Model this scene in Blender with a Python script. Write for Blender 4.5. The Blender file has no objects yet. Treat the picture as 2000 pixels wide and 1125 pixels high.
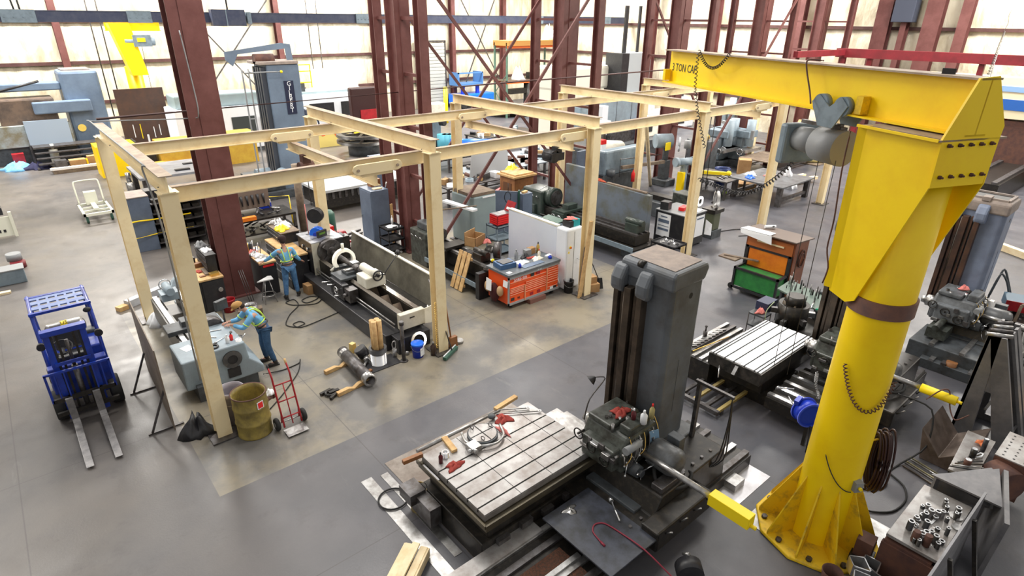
import bpy, math, random
from mathutils import Vector, Matrix
random.seed(7)
S = bpy.context.scene
COL = S.collection
PI = math.pi
# ---------------------------------------------------------------- camera
CX, CY, CZ = -1.7983, -10.6092, 7.3225
FPX, YAW, PITCH, ROLL = 1161.58, 0.7058, 0.42579, 0.009268
def cam_axes():
    cy, sy, cp, sp = math.cos(YAW), math.sin(YAW), math.cos(PITCH), math.sin(PITCH)
    f = Vector((sy*cp, cy*cp, -sp)); r = Vector((cy, -sy, 0)); u = r.cross(f)
    c, s = math.cos(ROLL), math.sin(ROLL)
    return c*r+s*u, -s*r+c*u, f
AR, AU, AF = cam_axes()
cd = bpy.data.cameras.new('camera'); cam = bpy.data.objects.new('camera', cd); COL.objects.link(cam)
cd.sensor_width = 36; cd.lens = FPX/2000*36; cd.clip_end = 400; cd.clip_start = .05
cam.matrix_world = Matrix(((AR.x, AU.x, -AF.x, CX), (AR.y, AU.y, -AF.y, CY), (AR.z, AU.z, -AF.z, CZ), (0, 0, 0, 1)))
S.camera = cam
def F(u, v, z=0.0):
    """the world point at height z seen at photo pixel u, v"""
    d = AF + (u-1000)/FPX*AR - (v-562.5)/FPX*AU
    t = (z-CZ)/d.z
    return Vector((CX+t*d.x, CY+t*d.y, z))
# ---------------------------------------------------------------- light
w = bpy.data.worlds.new('hall_light'); S.world = w; w.use_nodes = True
w.node_tree.nodes['Background'].inputs[0].default_value = (1.0, 0.97, 0.93, 1)
w.node_tree.nodes['Background'].inputs[1].default_value = 0.45
S.view_settings.view_transform = 'Standard'; S.view_settings.look = 'None'
S.view_settings.gamma = 1; S.view_settings.use_curve_mapping = False
S.view_settings.exposure = 0.42
def area(x, y, z, sx, sy, e, col=(1, .96, .9), rot=(0, 0, 0)):
    l = bpy.data.lights.new('high_bay_light', 'AREA'); l.shape = 'RECTANGLE'; l.size = sx; l.size_y = sy
    l.energy = e; l.color = col
    o = bpy.data.objects.new('high_bay_light', l); COL.objects.link(o); o.location = (x, y, z); o.rotation_euler = rot
for x, y, e in ((-6, 12, 800), (4, 3, 850), (12, -4, 700), (3, 14, 900), (15, 8, 900), (28, 2, 1100), (24, 18, 1800),
                (-14, 28, 3000), (2, 29, 3300), (17, 29, 3300), (32, 27, 3300), (34, 12, 3000), (34, -4, 2800), (33, -18, 2400)):
    area(x, y, 13.5, 5, 3, e)
# ---------------------------------------------------------------- materials
MATS = {}
def mat(name, c, r=.55, m=0.0, c2=None, sc=3.0, k=.5, bump=0.0, bs=40.0, emit=0, spread=.25, alpha=None, coat=0):
    if name in MATS: return MATS[name]
    a = bpy.data.materials.new(name); a.use_nodes = True; nt = a.node_tree; p = nt.nodes['Principled BSDF']
    p.inputs['Base Color'].default_value = (*c, 1); p.inputs['Roughness'].default_value = r; p.inputs['Metallic'].default_value = m
    if coat: p.inputs['Coat Weight'].default_value = coat
    tc = nt.nodes.new('ShaderNodeTexCoord')
    if c2:
        n = nt.nodes.new('ShaderNodeTexNoise'); n.inputs['Scale'].default_value = sc; n.inputs['Detail'].default_value = 6
        n.inputs['Roughness'].default_value = .65
        nt.links.new(tc.outputs['Object'], n.inputs['Vector'])
        mr = nt.nodes.new('ShaderNodeMapRange'); mr.inputs[1].default_value = k-spread*.5; mr.inputs[2].default_value = k+spread*.5
        nt.links.new(n.outputs['Fac'], mr.inputs[0])
        mx = nt.nodes.new('ShaderNodeMix'); mx.data_type = 'RGBA'
        mx.inputs[6].default_value = (*c, 1); mx.inputs[7].default_value = (*c2, 1)
        nt.links.new(mr.outputs[0], mx.inputs[0]); nt.links.new(mx.outputs[2], p.inputs['Base Color'])
    if bump:
        b = nt.nodes.new('ShaderNodeTexNoise'); b.inputs['Scale'].default_value = bs; b.inputs['Detail'].default_value = 4
        nt.links.new(tc.outputs['Object'], b.inputs['Vector'])
        bm = nt.nodes.new('ShaderNodeBump'); bm.inputs['Strength'].default_value = bump; bm.inputs['Distance'].default_value = .02
        nt.links.new(b.outputs['Fac'], bm.inputs['Height']); nt.links.new(bm.outputs[0], p.inputs['Normal'])
    if emit:
        p.inputs['Emission Color'].default_value = (*c, 1); p.inputs['Emission Strength'].default_value = emit
    if alpha is not None: p.inputs['Alpha'].default_value = alpha
    MATS[name] = a
    return a
CREAM = mat('cream_paint', (.90, .755, .475), .5, c2=(.76, .58, .31), sc=2.2, k=.62)
CREAMD = mat('dusty_steel_top', (.42, .34, .25), .7, c2=(.30, .22, .17), sc=5)
YEL = mat('yellow_paint', (1.0, .70, .001), .42, c2=(.93, .60, .001), sc=1.3, k=.6)
YELD = mat('grimy_yellow_paint', (.80, .52, .006), .55, c2=(.28, .18, .03), sc=5, k=.62)
YELB = mat('bright_yellow_paint', (.95, .72, .01), .4)
MAR = mat('maroon_primer', (.105, .032, .028), .55, c2=(.15, .055, .05), sc=1.5)
MARD = mat('dark_maroon_primer', (.06, .02, .02), .6, c2=(.09, .04, .035), sc=2)
BLU = mat('blue_truck_paint', (.008, .045, .40), .35, c2=(.01, .03, .26), sc=5, coat=.3)
BLUB = mat('bright_blue_plastic', (.01, .16, .85), .35)
BLUC = mat('cobalt_paint', (.01, .04, .48), .35)
GRB = mat('blue_grey_machine_paint', (.20, .26, .31), .45, c2=(.13, .17, .20), sc=3.5, k=.58)
GRL = mat('light_grey_blue_paint', (.30, .38, .44), .5, c2=(.24, .29, .33), sc=2)
GRC = mat('locker_blue_grey_paint', (.13, .17, .24), .45, c2=(.10, .13, .19), sc=2)
GRD = mat('dark_grey_machine_paint', (.075, .085, .095), .5, c2=(.035, .035, .035), sc=4, k=.58)
GRN = mat('grey_green_machine_paint', (.075, .085, .075), .4, c2=(.025, .025, .02), sc=7, k=.5)
COLM = mat('column_grey_paint', (.12, .135, .155), .45, c2=(.075, .075, .075), sc=1.6, k=.55)
DUSTY = mat('dust_covered_top', (.34, .28, .24), .8, c2=(.25, .21, .19), sc=5)
OILY = mat('oily_black_iron', (.022, .020, .018), .35, .3, c2=(.055, .045, .035), sc=9, k=.6)
BLK = mat('black_paint', (.018, .018, .022), .45, c2=(.035, .035, .035), sc=6, k=.6)
RUB = mat('black_rubber', (.015, .015, .015), .75)
STL = mat('bare_steel', (.50, .50, .50), .32, .85, c2=(.30, .29, .28), sc=6)
STB = mat('bright_steel', (.75, .76, .78), .22, .9)
STD = mat('dull_dark_steel', (.16, .155, .16), .42, .7, c2=(.08, .07, .065), sc=6)
TBL = mat('ground_table_steel', (.40, .39, .385), .36, .45, c2=(.24, .215, .20), sc=2.6, k=.52)
TBW = mat('white_ground_steel', (.85, .86, .88), .3, .3, c2=(.74, .76, .80), sc=1.5)
WAY = mat('worn_brown_way', (.10, .075, .055), .35, .5, c2=(.035, .028, .022), sc=2)
RUS = mat('rusty_brown_steel', (.13, .055, .035), .75, c2=(.075, .035, .03), sc=4)
WOOD = mat('pine_wood', (.66, .44, .20), .7, c2=(.48, .29, .12), sc=6)
WOODL = mat('pale_new_timber', (.85, .72, .48), .7, c2=(.74, .58, .34), sc=5)
WOODD = mat('brown_wood', (.30, .13, .045), .55, c2=(.20, .08, .03), sc=4)
WOODG = mat('old_grey_wood', (.22, .17, .12), .8, c2=(.14, .10, .075), sc=5)
CARD = mat('cardboard', (.42, .25, .11), .8, c2=(.34, .19, .08), sc=3)
WHT = mat('white_paint', (.80, .84, .90), .45, c2=(.70, .75, .80), sc=2, k=.65)
WHC = mat('off_white_paint', (.78, .76, .66), .5, c2=(.60, .57, .46), sc=4, k=.62)
PAP = mat('white_paper', (.85, .87, .90), .7)
RED = mat('red_paint', (.42, .012, .02), .4, c2=(.28, .01, .015), sc=5)
REDB = mat('bright_red_plastic', (.75, .02, .02), .4)
ORA = mat('orange_paint', (.86, .10, .015), .4)
ORL = mat('orange_panel_paint', (.78, .22, .01), .45, c2=(.66, .16, .01), sc=3)
RAG = mat('red_shop_rag', (.42, .07, .05), .9, c2=(.30, .04, .035), sc=20)
PINK = mat('faded_pink_rag', (.68, .22, .20), .9)
GRE = mat('green_paint', (.03, .24, .05), .5, c2=(.02, .16, .04), sc=4)
GRED = mat('dark_green_metal', (.03, .10, .07), .45)
BRS = mat('brass_metal', (.75, .50, .14), .3, .8)
TEAL = mat('teal_plastic', (.02, .32, .36), .5)
SKIN = mat('skin', (.55, .30, .22), .6)
SHIRT = mat('light_blue_work_shirt', (.20, .50, .80), .85, c2=(.15, .40, .70), sc=9)
DENIM = mat('blue_denim', (.09, .22, .42), .9, c2=(.05, .13, .28), sc=10)
DENIM2 = mat('dark_blue_denim', (.05, .12, .24), .9, c2=(.03, .08, .17), sc=10)
HIVIS = mat('yellow_reflective_tape', (.62, .85, .10), .5)
TANC = mat('tan_cap_cloth', (.40, .22, .07), .85)
BOOT = mat('dark_boot_leather', (.025, .022, .02), .6)
HAIR = mat('dark_brown_hair', (.03, .018, .015), .8)
PLAS = mat('grey_plastic', (.25, .26, .27), .5)
TYEL = mat('dirty_yellow_drum_paint', (.34, .26, .06), .55, c2=(.10, .075, .03), sc=3.5, k=.55, spread=.35)
ORR = mat('orange_rack_paint', (.75, .14, .02), .5)
CWHT = mat('worn_white_guard_paint', (.62, .60, .52), .45, c2=(.34, .30, .20), sc=2, k=.6, spread=.5)
NAVY = mat('navy_beam_paint', (.035, .045, .09), .5, c2=(.06, .07, .11), sc=3)
# ---------------------------------------------------------------- mesh builder
def T(x, y, z=0, rz=0, rx=0, ry=0):
    return Matrix.Translation((x, y, z)) @ Matrix.Rotation(rz, 4, 'Z') @ Matrix.Rotation(ry, 4, 'Y') @ Matrix.Rotation(rx, 4, 'X')
def frame(d):
    d = Vector(d).normalized()
    a = Vector((0, 0, 1)) if abs(d.z) < .95 else Vector((0, 1, 0))
    s = d.cross(a).normalized(); return s, s.cross(d).normalized(), d
class M:
    def __init__(s, xf=None): s.v = []; s.f = []; s.m = []; s.s = []; s.xf = xf
    def add(s, vs, fs, m=0, sm=False):
        n = len(s.v)
        for p in vs: s.v.append(s.xf @ Vector(p) if s.xf else Vector(p))
        for i, f in enumerate(fs):
            s.f.append([n+k for k in f]); s.m.append(m); s.s.append(sm if isinstance(sm, bool) else sm[i])
        return s
    def box(s, x0, y0, z0, x1, y1, z1, m=0):
        if x0 > x1: x0, x1 = x1, x0
        if y0 > y1: y0, y1 = y1, y0
        if z0 > z1: z0, z1 = z1, z0
        return s.add([(x0,y0,z0),(x1,y0,z0),(x1,y1,z0),(x0,y1,z0),(x0,y0,z1),(x1,y0,z1),(x1,y1,z1),(x0,y1,z1)],
              [(0,3,2,1),(4,5,6,7),(0,1,5,4),(1,2,6,5),(2,3,7,6),(3,0,4,7)], m)
    def cb(s, cx, cy, z0, lx, ly, h, m=0): return s.box(cx-lx/2, cy-ly/2, z0, cx+lx/2, cy+ly/2, z0+h, m)
    def bar(s, p0, p1, w, h=None, m=0):
        h = h or w; p0 = Vector(p0); p1 = Vector(p1); a, b, d = frame(p1-p0); a = a*w/2; b = b*h/2
        vs = [p0-a-b, p0+a-b, p0+a+b, p0-a+b, p1-a-b, p1+a-b, p1+a+b, p1-a+b]
        return s.add(vs, [(0,1,2,3),(7,6,5,4),(0,4,5,1),(1,5,6,2),(2,6,7,3),(3,7,4,0)], m)
    def cyl(s, p0, p1, r, r2=None, n=16, m=0, cap=True):
        r2 = r if r2 is None else r2; p0 = Vector(p0); p1 = Vector(p1); a, b, d = frame(p1-p0); vs = []
        for p, q in ((p0, r), (p1, r2)):
            for i in range(n): t = 2*PI*i/n; vs.append(p+a*q*math.cos(t)+b*q*math.sin(t))
        fs = [(i, (i+1) % n, n+(i+1) % n, n+i) for i in range(n)]; sm = [True]*n
        if cap: fs += [tuple(range(n-1, -1, -1)), tuple(range(n, 2*n))]; sm += [False, False]
        fs = [tuple(reversed(f)) for f in fs]
        return s.add(vs, fs, m, sm)
    def lathe(s, p, d, prof, n=20, m=0, sm=True):
        p = Vector(p); a, b, d = frame(d); vs = []; k = len(prof)
        for r, h in prof:
            for i in range(n): t = 2*PI*i/n; vs.append(p+d*h+(a*math.cos(t)+b*math.sin(t))*r)
        fs = []
        for j in range(k-1):
            for i in range(n): fs.append((j*n+i, (j+1)*n+i, (j+1)*n+(i+1) % n, j*n+(i+1) % n))
        return s.add(vs, fs, m, sm)
    def ring(s, p, d, ro, ri, h, n=24, m=0):
        return s.lathe(p, d, [(ri, 0), (ro, 0), (ro, 0), (ro, h), (ro, h), (ri, h), (ri, h), (ri, 0)], n, m)
    def tube(s, pts, r, n=6, m=0, close=False):
        pts = [Vector(p) for p in pts]
        if 4 <= len(pts) <= 22 and not close:                # round the bends of hoses and bent pipes
            q = [pts[0]]+pts+[pts[-1]]; out = []
            for i in range(1, len(q)-2):
                for j in range(4):
                    t = j/4; a, b, c, d = q[i-1:i+3]
                    out.append(b*(2*t**3-3*t*t+1)+c*(3*t*t-2*t**3)+(c-a)*.42*(t**3-2*t*t+t)+(d-b)*.42*(t**3-t*t))
            pts = out+[pts[-1]]
        vs = []; k = len(pts); pa = None
        for i, p in enumerate(pts):
            if close: d = pts[(i+1) % k]-pts[i-1]
            else: d = pts[min(i+1, k-1)]-pts[max(i-1, 0)]
            if d.length < 1e-6: d = Vector((0, 0, 1))
            a, b, d = frame(d)
            if pa is not None:
                a = (pa - d*pa.dot(d)); a = a.normalized() if a.length > 1e-4 else frame(d)[0]; b = a.cross(d).normalized()*-1
                b = d.cross(a)
            pa = a
            for j in range(n): t = 2*PI*j/n; vs.append(p+a*r*math.cos(t)+b*r*math.sin(t))
        fs = [(i*n+j, i*n+(j+1) % n, (i+1)*n+(j+1) % n, (i+1)*n+j) for i in range(k-1) for j in range(n)]
        if close: fs += [((k-1)*n+j, (k-1)*n+(j+1) % n, (j+1) % n, j) for j in range(n)]
        else: fs += [tuple(range(n-1, -1, -1)), tuple((k-1)*n+j for j in range(n))]
        return s.add(vs, fs, m, True)
    def torus(s, p, d, R, r, n=24, k=6, m=0, sx=1.0, sy=1.0):
        p = Vector(p); a, b, d = frame(d)
        return s.tube([p+a*R*sx*math.cos(2*PI*i/n)+b*R*sy*math.sin(2*PI*i/n) for i in range(n)], r, k, m, True)
    def prism(s, poly, ax, lo, hi, m=0):
        """poly in the two other axes (x: (y,z), y: (x,z), z: (x,y)) from lo to hi along ax"""
        def P(q, t):
            return (t, q[0], q[1]) if ax == 'x' else ((q[0], t, q[1]) if ax == 'y' else (q[0], q[1], t))
        k = len(poly); vs = [P(q, lo) for q in poly]+[P(q, hi) for q in poly]
        fs = [tuple(range(k-1, -1, -1)), tuple(range(k, 2*k))]+[(i, (i+1) % k, k+(i+1) % k, k+i) for i in range(k)]
        return s.add(vs, fs, m)
    def plate(s, pts, t, m=0):
        """flat polygon of 3D points given thickness t along its normal"""
        pts = [Vector(p) for p in pts]; n = (pts[1]-pts[0]).cross(pts[2]-pts[0]).normalized()*t; k = len(pts)
        fs = [tuple(range(k-1, -1, -1)), tuple(range(k, 2*k))]+[(i, (i+1) % k, k+(i+1) % k, k+i) for i in range(k)]
        return s.add(pts+[p+n for p in pts], fs, m)
    def ball(s, p, r, m=0, sc=(1, 1, 1), n=12, k=8):
        vs = []; p = Vector(p)
        for j in range(k+1):
            th = PI*j/k
            for i in range(n): t = 2*PI*i/n; vs.append(p+Vector((r*sc[0]*math.sin(th)*math.cos(t), r*sc[1]*math.sin(th)*math.sin(t), r*sc[2]*math.cos(th))))
        return s.add(vs, [(j*n+i, (j+1)*n+i, (j+1)*n+(i+1) % n, j*n+(i+1) % n) for j in range(k) for i in range(n)], m, True)
    def ibeam(s, p0, p1, h, wd, t=.02, m=0, mt=None):
        p0 = Vector(p0); p1 = Vector(p1); a, b, d = frame(p1-p0); mt = m if mt is None else mt
        s.bar(p0, p1, t, h-2*t+.002, m)
        up = b*(h/2-t/2)
        s.bar(p0+up, p1+up, wd, t, mt); s.bar(p0-up, p1-up, wd, t, m); return s
    def coil(s, pts, R, r, turns, m=0, n=5):
        pts = [Vector(p) for p in pts]; L = [0]
        for i in range(len(pts)-1): L.append(L[-1]+(pts[i+1]-pts[i]).length)
        out = []; N = turns*9
        for i in range(N+1):
            t = L[-1]*i/N; k = max(j for j in range(len(pts)-1) if L[j] <= t+1e-9); q = (t-L[k])/max(1e-6, L[k+1]-L[k])
            p = pts[k].lerp(pts[k+1], q); a, b, d = frame(pts[k+1]-pts[k]); an = 2*PI*turns*i/N
            out.append(p+a*R*math.cos(an)+b*R*math.sin(an))
        return s.tube(out, r, n, m)
    def cloth(s, cx, cy, z, rx, ry, h, m=0, seed=1, n=18, k=5):
        """a crumpled rag: lumpy low mound"""
        rnd = random.Random(seed); ph = [rnd.uniform(0, 6) for _ in range(6)]; vs = [(cx, cy, z+h*.8)]
        for j in range(1, k+1):
            q = j/k
            for i in range(n):
                t = 2*PI*i/n; e = 1+.28*math.sin(3*t+ph[0])+.18*math.sin(5*t+ph[1])+.08*math.sin(9*t+ph[4])
                zz = h*(1-q**2)*(.75+.4*math.sin(4*t+ph[2]+3*q)+.2*math.sin(7*t+ph[3]-4*q))
                vs.append((cx+rx*e*q*math.cos(t), cy+ry*e*q*math.sin(t), z+max(.002, zz) if j < k else z+.001))
        fs = [(0, 1+i, 1+(i+1) % n) for i in range(n)]
        for j in range(k-1):
            for i in range(n): fs.append((1+j*n+i, 1+(j+1)*n+i, 1+(j+1)*n+(i+1) % n, 1+j*n+(i+1) % n))
        fs.append(tuple(1+(k-1)*n+i for i in range(n-1, -1, -1)))
        return s.add(vs, fs, m, True)
def obj(name, b, mats, parent=None, org=None, bevel=0, kind=None, label=None):
    if not isinstance(mats, (list, tuple)): mats = [mats]
    o0 = Vector(org) if org is not None else (parent['_o'].copy() if False else Vector(ORG[parent.name]) if parent else Vector((0, 0, 0)))
    me = bpy.data.meshes.new(name); me.from_pydata([v-o0 for v in b.v], [], b.f)
    for a in mats: me.materials.append(a)
    for i, p in enumerate(me.polygons): p.material_index = min(b.m[i], len(mats)-1); p.use_smooth = b.s[i]
    me.update()
    o = bpy.data.objects.new(name, me); COL.objects.link(o); ORG[o.name] = tuple(o0)
    if parent: o.parent = parent
    else: o.location = o0
    if bevel:
        bv = o.modifiers.new('bevel', 'BEVEL'); bv.width = bevel; bv.segments = 2; bv.limit_method = 'ANGLE'; bv.angle_limit = .7
    if kind: o['kind'] = kind
    if label: o['label'] = label
    return o
ORG = {}
def tag(o, label, cat, group=None):
    o['label'] = label; o['category'] = cat
    if group: o['group'] = group
    return o
def thing(name, label, cat, loc, group=None):
    o = bpy.data.objects.new(name, None); COL.objects.link(o); o.location = loc; o.empty_display_size = .1
    ORG[o.name] = tuple(loc); return tag(o, label, cat, group)
def one(name, label, cat, b, mats, group=None, bevel=0, org=None):
    """a thing that is a single mesh; its origin sits at the centre of its base"""
    if org is None:
        xs = [v.x for v in b.v]; ys = [v.y for v in b.v]; org = ((min(xs)+max(xs))/2, (min(ys)+max(ys))/2, min(v.z for v in b.v))
    return tag(obj(name, b, mats, None, org, bevel), label, cat, group)
def each(name, bs, mats, parent, bevel=0):
    for b in bs: obj(name, b, mats, parent, bevel=bevel)
def st(name, b, mats, parent=None, bevel=0):
    o = obj(name, b, mats, parent, bevel=bevel)
    if not parent: o['kind'] = 'structure'
    return o
def dup(root, loc, rz=0, label=None, group=None):
    r = root.copy(); COL.objects.link(r); r.location = loc; r.rotation_euler = (0, 0, rz)
    if label: r['label'] = label
    if group: r['group'] = group
    for ch in list(root.children):
        c = ch.copy(); COL.objects.link(c); c.parent = r
        for g in list(ch.children):
            d = g.copy(); COL.objects.link(d); d.parent = c
    return r
def text(name, body, size, loc, rot, m, parent, ext=.002, sx=1.0):
    cu = bpy.data.curves.new(name, 'FONT'); cu.body = body; cu.size = size; cu.extrude = ext; cu.align_x = 'CENTER'; cu.align_y = 'CENTER'
    cu.resolution_u = 2
    t = bpy.data.objects.new(name, cu); COL.objects.link(t); bpy.context.view_layer.update()
    me = bpy.data.meshes.new_from_object(t); bpy.data.objects.remove(t); me.materials.clear(); me.materials.append(m)
    o = bpy.data.objects.new(name, me); COL.objects.link(o); ORG[o.name] = (0, 0, 0)
    if parent: o.parent = parent; loc = Vector(loc)-Vector(ORG[parent.name])
    mw = rot.to_4x4() if isinstance(rot, Matrix) else None
    if mw: o.matrix_local = Matrix.Translation(loc) @ mw @ Matrix.Diagonal((sx, 1, 1, 1))
    else: o.location = loc; o.rotation_euler = rot; o.scale = (sx, 1, 1)
    return o
def face_rot(right, up):
    r = Vector(right).normalized(); u = Vector(up).normalized(); n = r.cross(u)
    return Matrix(((r.x, u.x, n.x), (r.y, u.y, n.y), (r.z, u.z, n.z)))
R_ = random.Random(11)
# ================================================================ setting
def floor_material():
    a = bpy.data.materials.new('concrete_floor'); a.use_nodes = True; nt = a.node_tree; N = nt.nodes; L = nt.links
    p = N['Principled BSDF']; tc = N.new('ShaderNodeTexCoord')
    def noise(sc, det=5, rough=.6, stretch=None):
        n = N.new('ShaderNodeTexNoise'); n.inputs['Scale'].default_value = sc; n.inputs['Detail'].default_value = det; n.inputs['Roughness'].default_value = rough
        if stretch:
            mp = N.new('ShaderNodeMapping'); mp.inputs['Scale'].default_value = stretch; L.new(tc.outputs['Object'], mp.inputs['Vector']); L.new(mp.outputs[0], n.inputs['Vector'])
        else: L.new(tc.outputs['Object'], n.inputs['Vector'])
        return n.outputs['Fac']
    def rng(x, a0, a1, b0=0, b1=1):
        m = N.new('ShaderNodeMapRange'); m.inputs[1].default_value = a0; m.inputs[2].default_value = a1; m.inputs[3].default_value = b0; m.inputs[4].default_value = b1
        L.new(x, m.inputs[0]); return m.outputs[0]
    def math_(op, x, y):
        m = N.new('ShaderNodeMath'); m.operation = op
        for i, q in enumerate((x, y)):
            if isinstance(q, (int, float)): m.inputs[i].default_value = q
            elif q is not None: L.new(q, m.inputs[i])
        return m.outputs[0]
    def mix(f, c1, c2):
        m = N.new('ShaderNodeMix'); m.data_type = 'RGBA'; L.new(f, m.inputs[0]) if not isinstance(f, float) else setattr(m.inputs[0], 'default_value', f)
        for i, q in ((6, c1), (7, c2)):
            if isinstance(q, tuple): m.inputs[i].default_value = (*q, 1)
            else: L.new(q, m.inputs[i])
        return m.outputs[2]
    sx = N.new('ShaderNodeSeparateXYZ'); L.new(tc.outputs['Object'], sx.inputs[0]); X, Y = sx.outputs[0], sx.outputs[1]
    # the older grey sealed floor, cooler and darker towards the boring mills
    base = mix(rng(noise(.35), .35, .65), (.150, .133, .119), (.090, .085, .085))
    cool = mix(rng(noise(.6, 7), .35, .65), (.070, .073, .088), (.112, .108, .118))
    f = rng(math_('ADD', math_('SUBTRACT', X, math_('MULTIPLY', Y, .9)), math_('MULTIPLY', noise(.3), 5)), 1.5, 7.5)
    base = mix(f, base, cool)
    # the lighter buff slab under the bridge crane frame
    tan = mix(rng(noise(.55, 6), .42, .60), (.245, .215, .160), (.130, .125, .120))
    def step(x, a0, a1): return rng(x, a0, a1)
    ins = math_('MULTIPLY', math_('MULTIPLY', step(X, -.57, -.56), step(math_('MULTIPLY', X, -1.), -12.36, -12.35)),
                math_('MULTIPLY', step(Y, -1.69, -1.68), step(math_('MULTIPLY', Y, -1.), -7.4, -6.9)))
    c = mix(ins, base, tan)
    # oil stains, scuffs and tyre wear
    c = mix(rng(noise(1.3, 8, .7), .56, .72, 0, .55), c, (.055, .050, .050))
    c = mix(rng(noise(2.0, 8, .7, (1, .22, 1)), .60, .75, 0, .4), c, (.26, .25, .245))
    c = mix(rng(noise(14, 6, .8), .66, .74, 0, .5), c, (.06, .055, .05))
    # saw-cut joints
    def joint(v, period, off):
        m = math_('ABSOLUTE', math_('SUBTRACT', math_('FRACT', math_('MULTIPLY', math_('ADD', v, off), 1/period), None), .5), None)
        return rng(m, .4975, .4990)
    j = math_('MAXIMUM', joint(X, 5.0, 3.1), joint(Y, 5.0, 4.2))
    c = mix(math_('MULTIPLY', j, .6), c, (.05, .045, .045))
    L.new(c, p.inputs['Base Color'])
    L.new(rng(noise(1.1, 6), .3, .7, .28, .5), p.inputs['Roughness'])
    b = N.new('ShaderNodeBump'); b.inputs['Strength'].default_value = .08; b.inputs['Distance'].default_value = .02
    L.new(noise(30, 4), b.inputs['Height']); L.new(b.outputs[0], p.inputs['Normal'])
    return a
fb = M().box(-45, -45, -.1, 40.5, 36.2, 0)
st('floor', fb, floor_material())
def wall_material():
    a = bpy.data.materials.new('wall_insulation_blanket'); a.use_nodes = True; nt = a.node_tree; N = nt.nodes; L = nt.links
    p = N['Principled BSDF']; tc = N.new('ShaderNodeTexCoord'); p.inputs['Roughness'].default_value = .38
    n = N.new('ShaderNodeTexNoise'); n.inputs['Scale'].default_value = 1.2; n.inputs['Detail'].default_value = 5
    mp = N.new('ShaderNodeMapping'); mp.inputs['Scale'].default_value = (1.6, 1, .5); L.new(tc.outputs['Object'], mp.inputs[0]); L.new(mp.outputs[0], n.inputs[0])
    r = N.new('ShaderNodeValToRGB'); r.color_ramp.elements[0].position = .36; r.color_ramp.elements[0].color = (.56, .49, .35, 1)
    r.color_ramp.elements[1].position = .62; r.color_ramp.elements[1].color = (.80, .735, .58, 1)
    L.new(n.outputs[0], r.inputs[0]); L.new(r.outputs[0], p.inputs['Base Color'])
    b = N.new('ShaderNodeBump'); b.inputs['Strength'].default_value = .5; b.inputs['Distance'].default_value = .12
    n2 = N.new('ShaderNodeTexNoise'); n2.inputs['Scale'].default_value = 4; n2.inputs['Detail'].default_value = 3; L.new(mp.outputs[0], n2.inputs[0])
    L.new(n2.outputs[0], b.inputs['Height']); L.new(b.outputs[0], p.inputs['Normal'])
    return a
WALLM = wall_material()
wb = M(); zs = (0, 2.3, 4.63, 6.96, 9.3, 12.5); xs = [-42.2+1.5*i for i in range(56)]
for j in range(5):                                    # each blanket bulges between two girts and dips at its seams
    z0, z1 = zs[j], zs[j+1]
    for i in range(len(xs)-1):
        x0, x1 = xs[i], xs[i+1]; vs = []; n = 4
        for b_ in range(n+1):
            for a_ in range(n+1):
                q, t = a_/n, b_/n; d = .16*math.sin(PI*t)**.6*(1-.45*abs(2*q-1)**3)
                vs.append((x0+(x1-x0)*q, 36-d, z0+(z1-z0)*t))
        wb.add(vs, [(b_*(n+1)+a_, b_*(n+1)+a_+1, (b_+1)*(n+1)+a_+1, (b_+1)*(n+1)+a_) for b_ in range(n) for a_ in range(n)], 0, True)
st('wall_back', wb, WALLM)
rb = M()
for p_, f_ in ((wb, 0),):
    rb.v = [Vector((40.3-(36-v.y), 36-(40.3-v.x), v.z)) for v in wb.v if True]; rb.f = wb.f; rb.m = wb.m; rb.s = wb.s
st('wall_right', rb, WALLM)
for i, z in enumerate((2.3, 4.63, 6.96, 9.3)):
    st('trim_%d' % (i+1), M().box(-42, 35.72, z-.09, 40.1, 35.98, z+.09).box(40.02, -40, z-.09, 40.28, 36, z+.09), MARD)
st('wall_left', M().box(-45.2, -20, 0, -45, 36.2, 12), WALLM)
# ---------------------------------------------------------------- columns
def hsec(b, x, y, z0, z1, wx, dy, t=.03, m=0):
    """H section: flanges facing -y and +y, web along y"""
    b.box(x-wx/2, y-dy/2, z0, x+wx/2, y-dy/2+t, z1, m); b.box(x-wx/2, y+dy/2-t, z0, x+wx/2, y+dy/2, z1, m)
    b.box(x-t/2, y-dy/2+t, z0, x+t/2, y+dy/2-t, z1, m)
def building_column(x, y, label, front=True, wide=.95, spread=1.15):
    c = thing('building_column', label, 'steel column', (x, y, 0), 'maroon building columns along the crane bay')
    b = M(); b.box(x-wide/2, y-.28, 0, x+wide/2, y-.24, 14); b.box(x-wide/2, y+.24, 0, x+wide/2, y+.28, 14)
    b.box(x-wide/2+.12, y-.24, 0, x-wide/2+.15, y+.24, 14); b.box(x+wide/2-.15, y-.24, 0, x+wide/2-.12, y+.24, 14)
    b.box(x-wide*.18, y-.30, 0, x-wide*.16, y-.28, 14); b.box(x-wide/2-.1, y-.4, 0, x+wide/2+.1, y+.4, .04)
    obj('main_shaft', b, MAR, c)
    ys = [y+spread] + ([y-spread] if front else [])
    for yy in ys:
        b = M(); hsec(b, x-.02, yy, 0, 14, .29, .30, .03); b.cb(x, yy, 0, .5, .5, .03); obj('crane_leg', b, MAR, c)
        b = M()
        for z in [1.1+1.55*i for i in range(8)]:
            b.bar((x, min(yy, y)+.16, z), (x, max(yy, y)-.16, z), .09, .09)
        obj('lacing_struts', b, MAR, c)
    return c
building_column(2.3, 6.45, 'massive maroon steel column rising behind the black workbenches', False, .82, .85)
building_column(8.12, 6.4, 'maroon laced column beside the tall blue grey locker', True, .52, 1.3)
building_column(15.9, 7.1, 'maroon laced column behind the dark green lathe headstock', True, .82, 1.7)
building_column(23.2, 7.1, 'maroon laced column beside the pedestal grinders', True, .82, 1.7)
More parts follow.
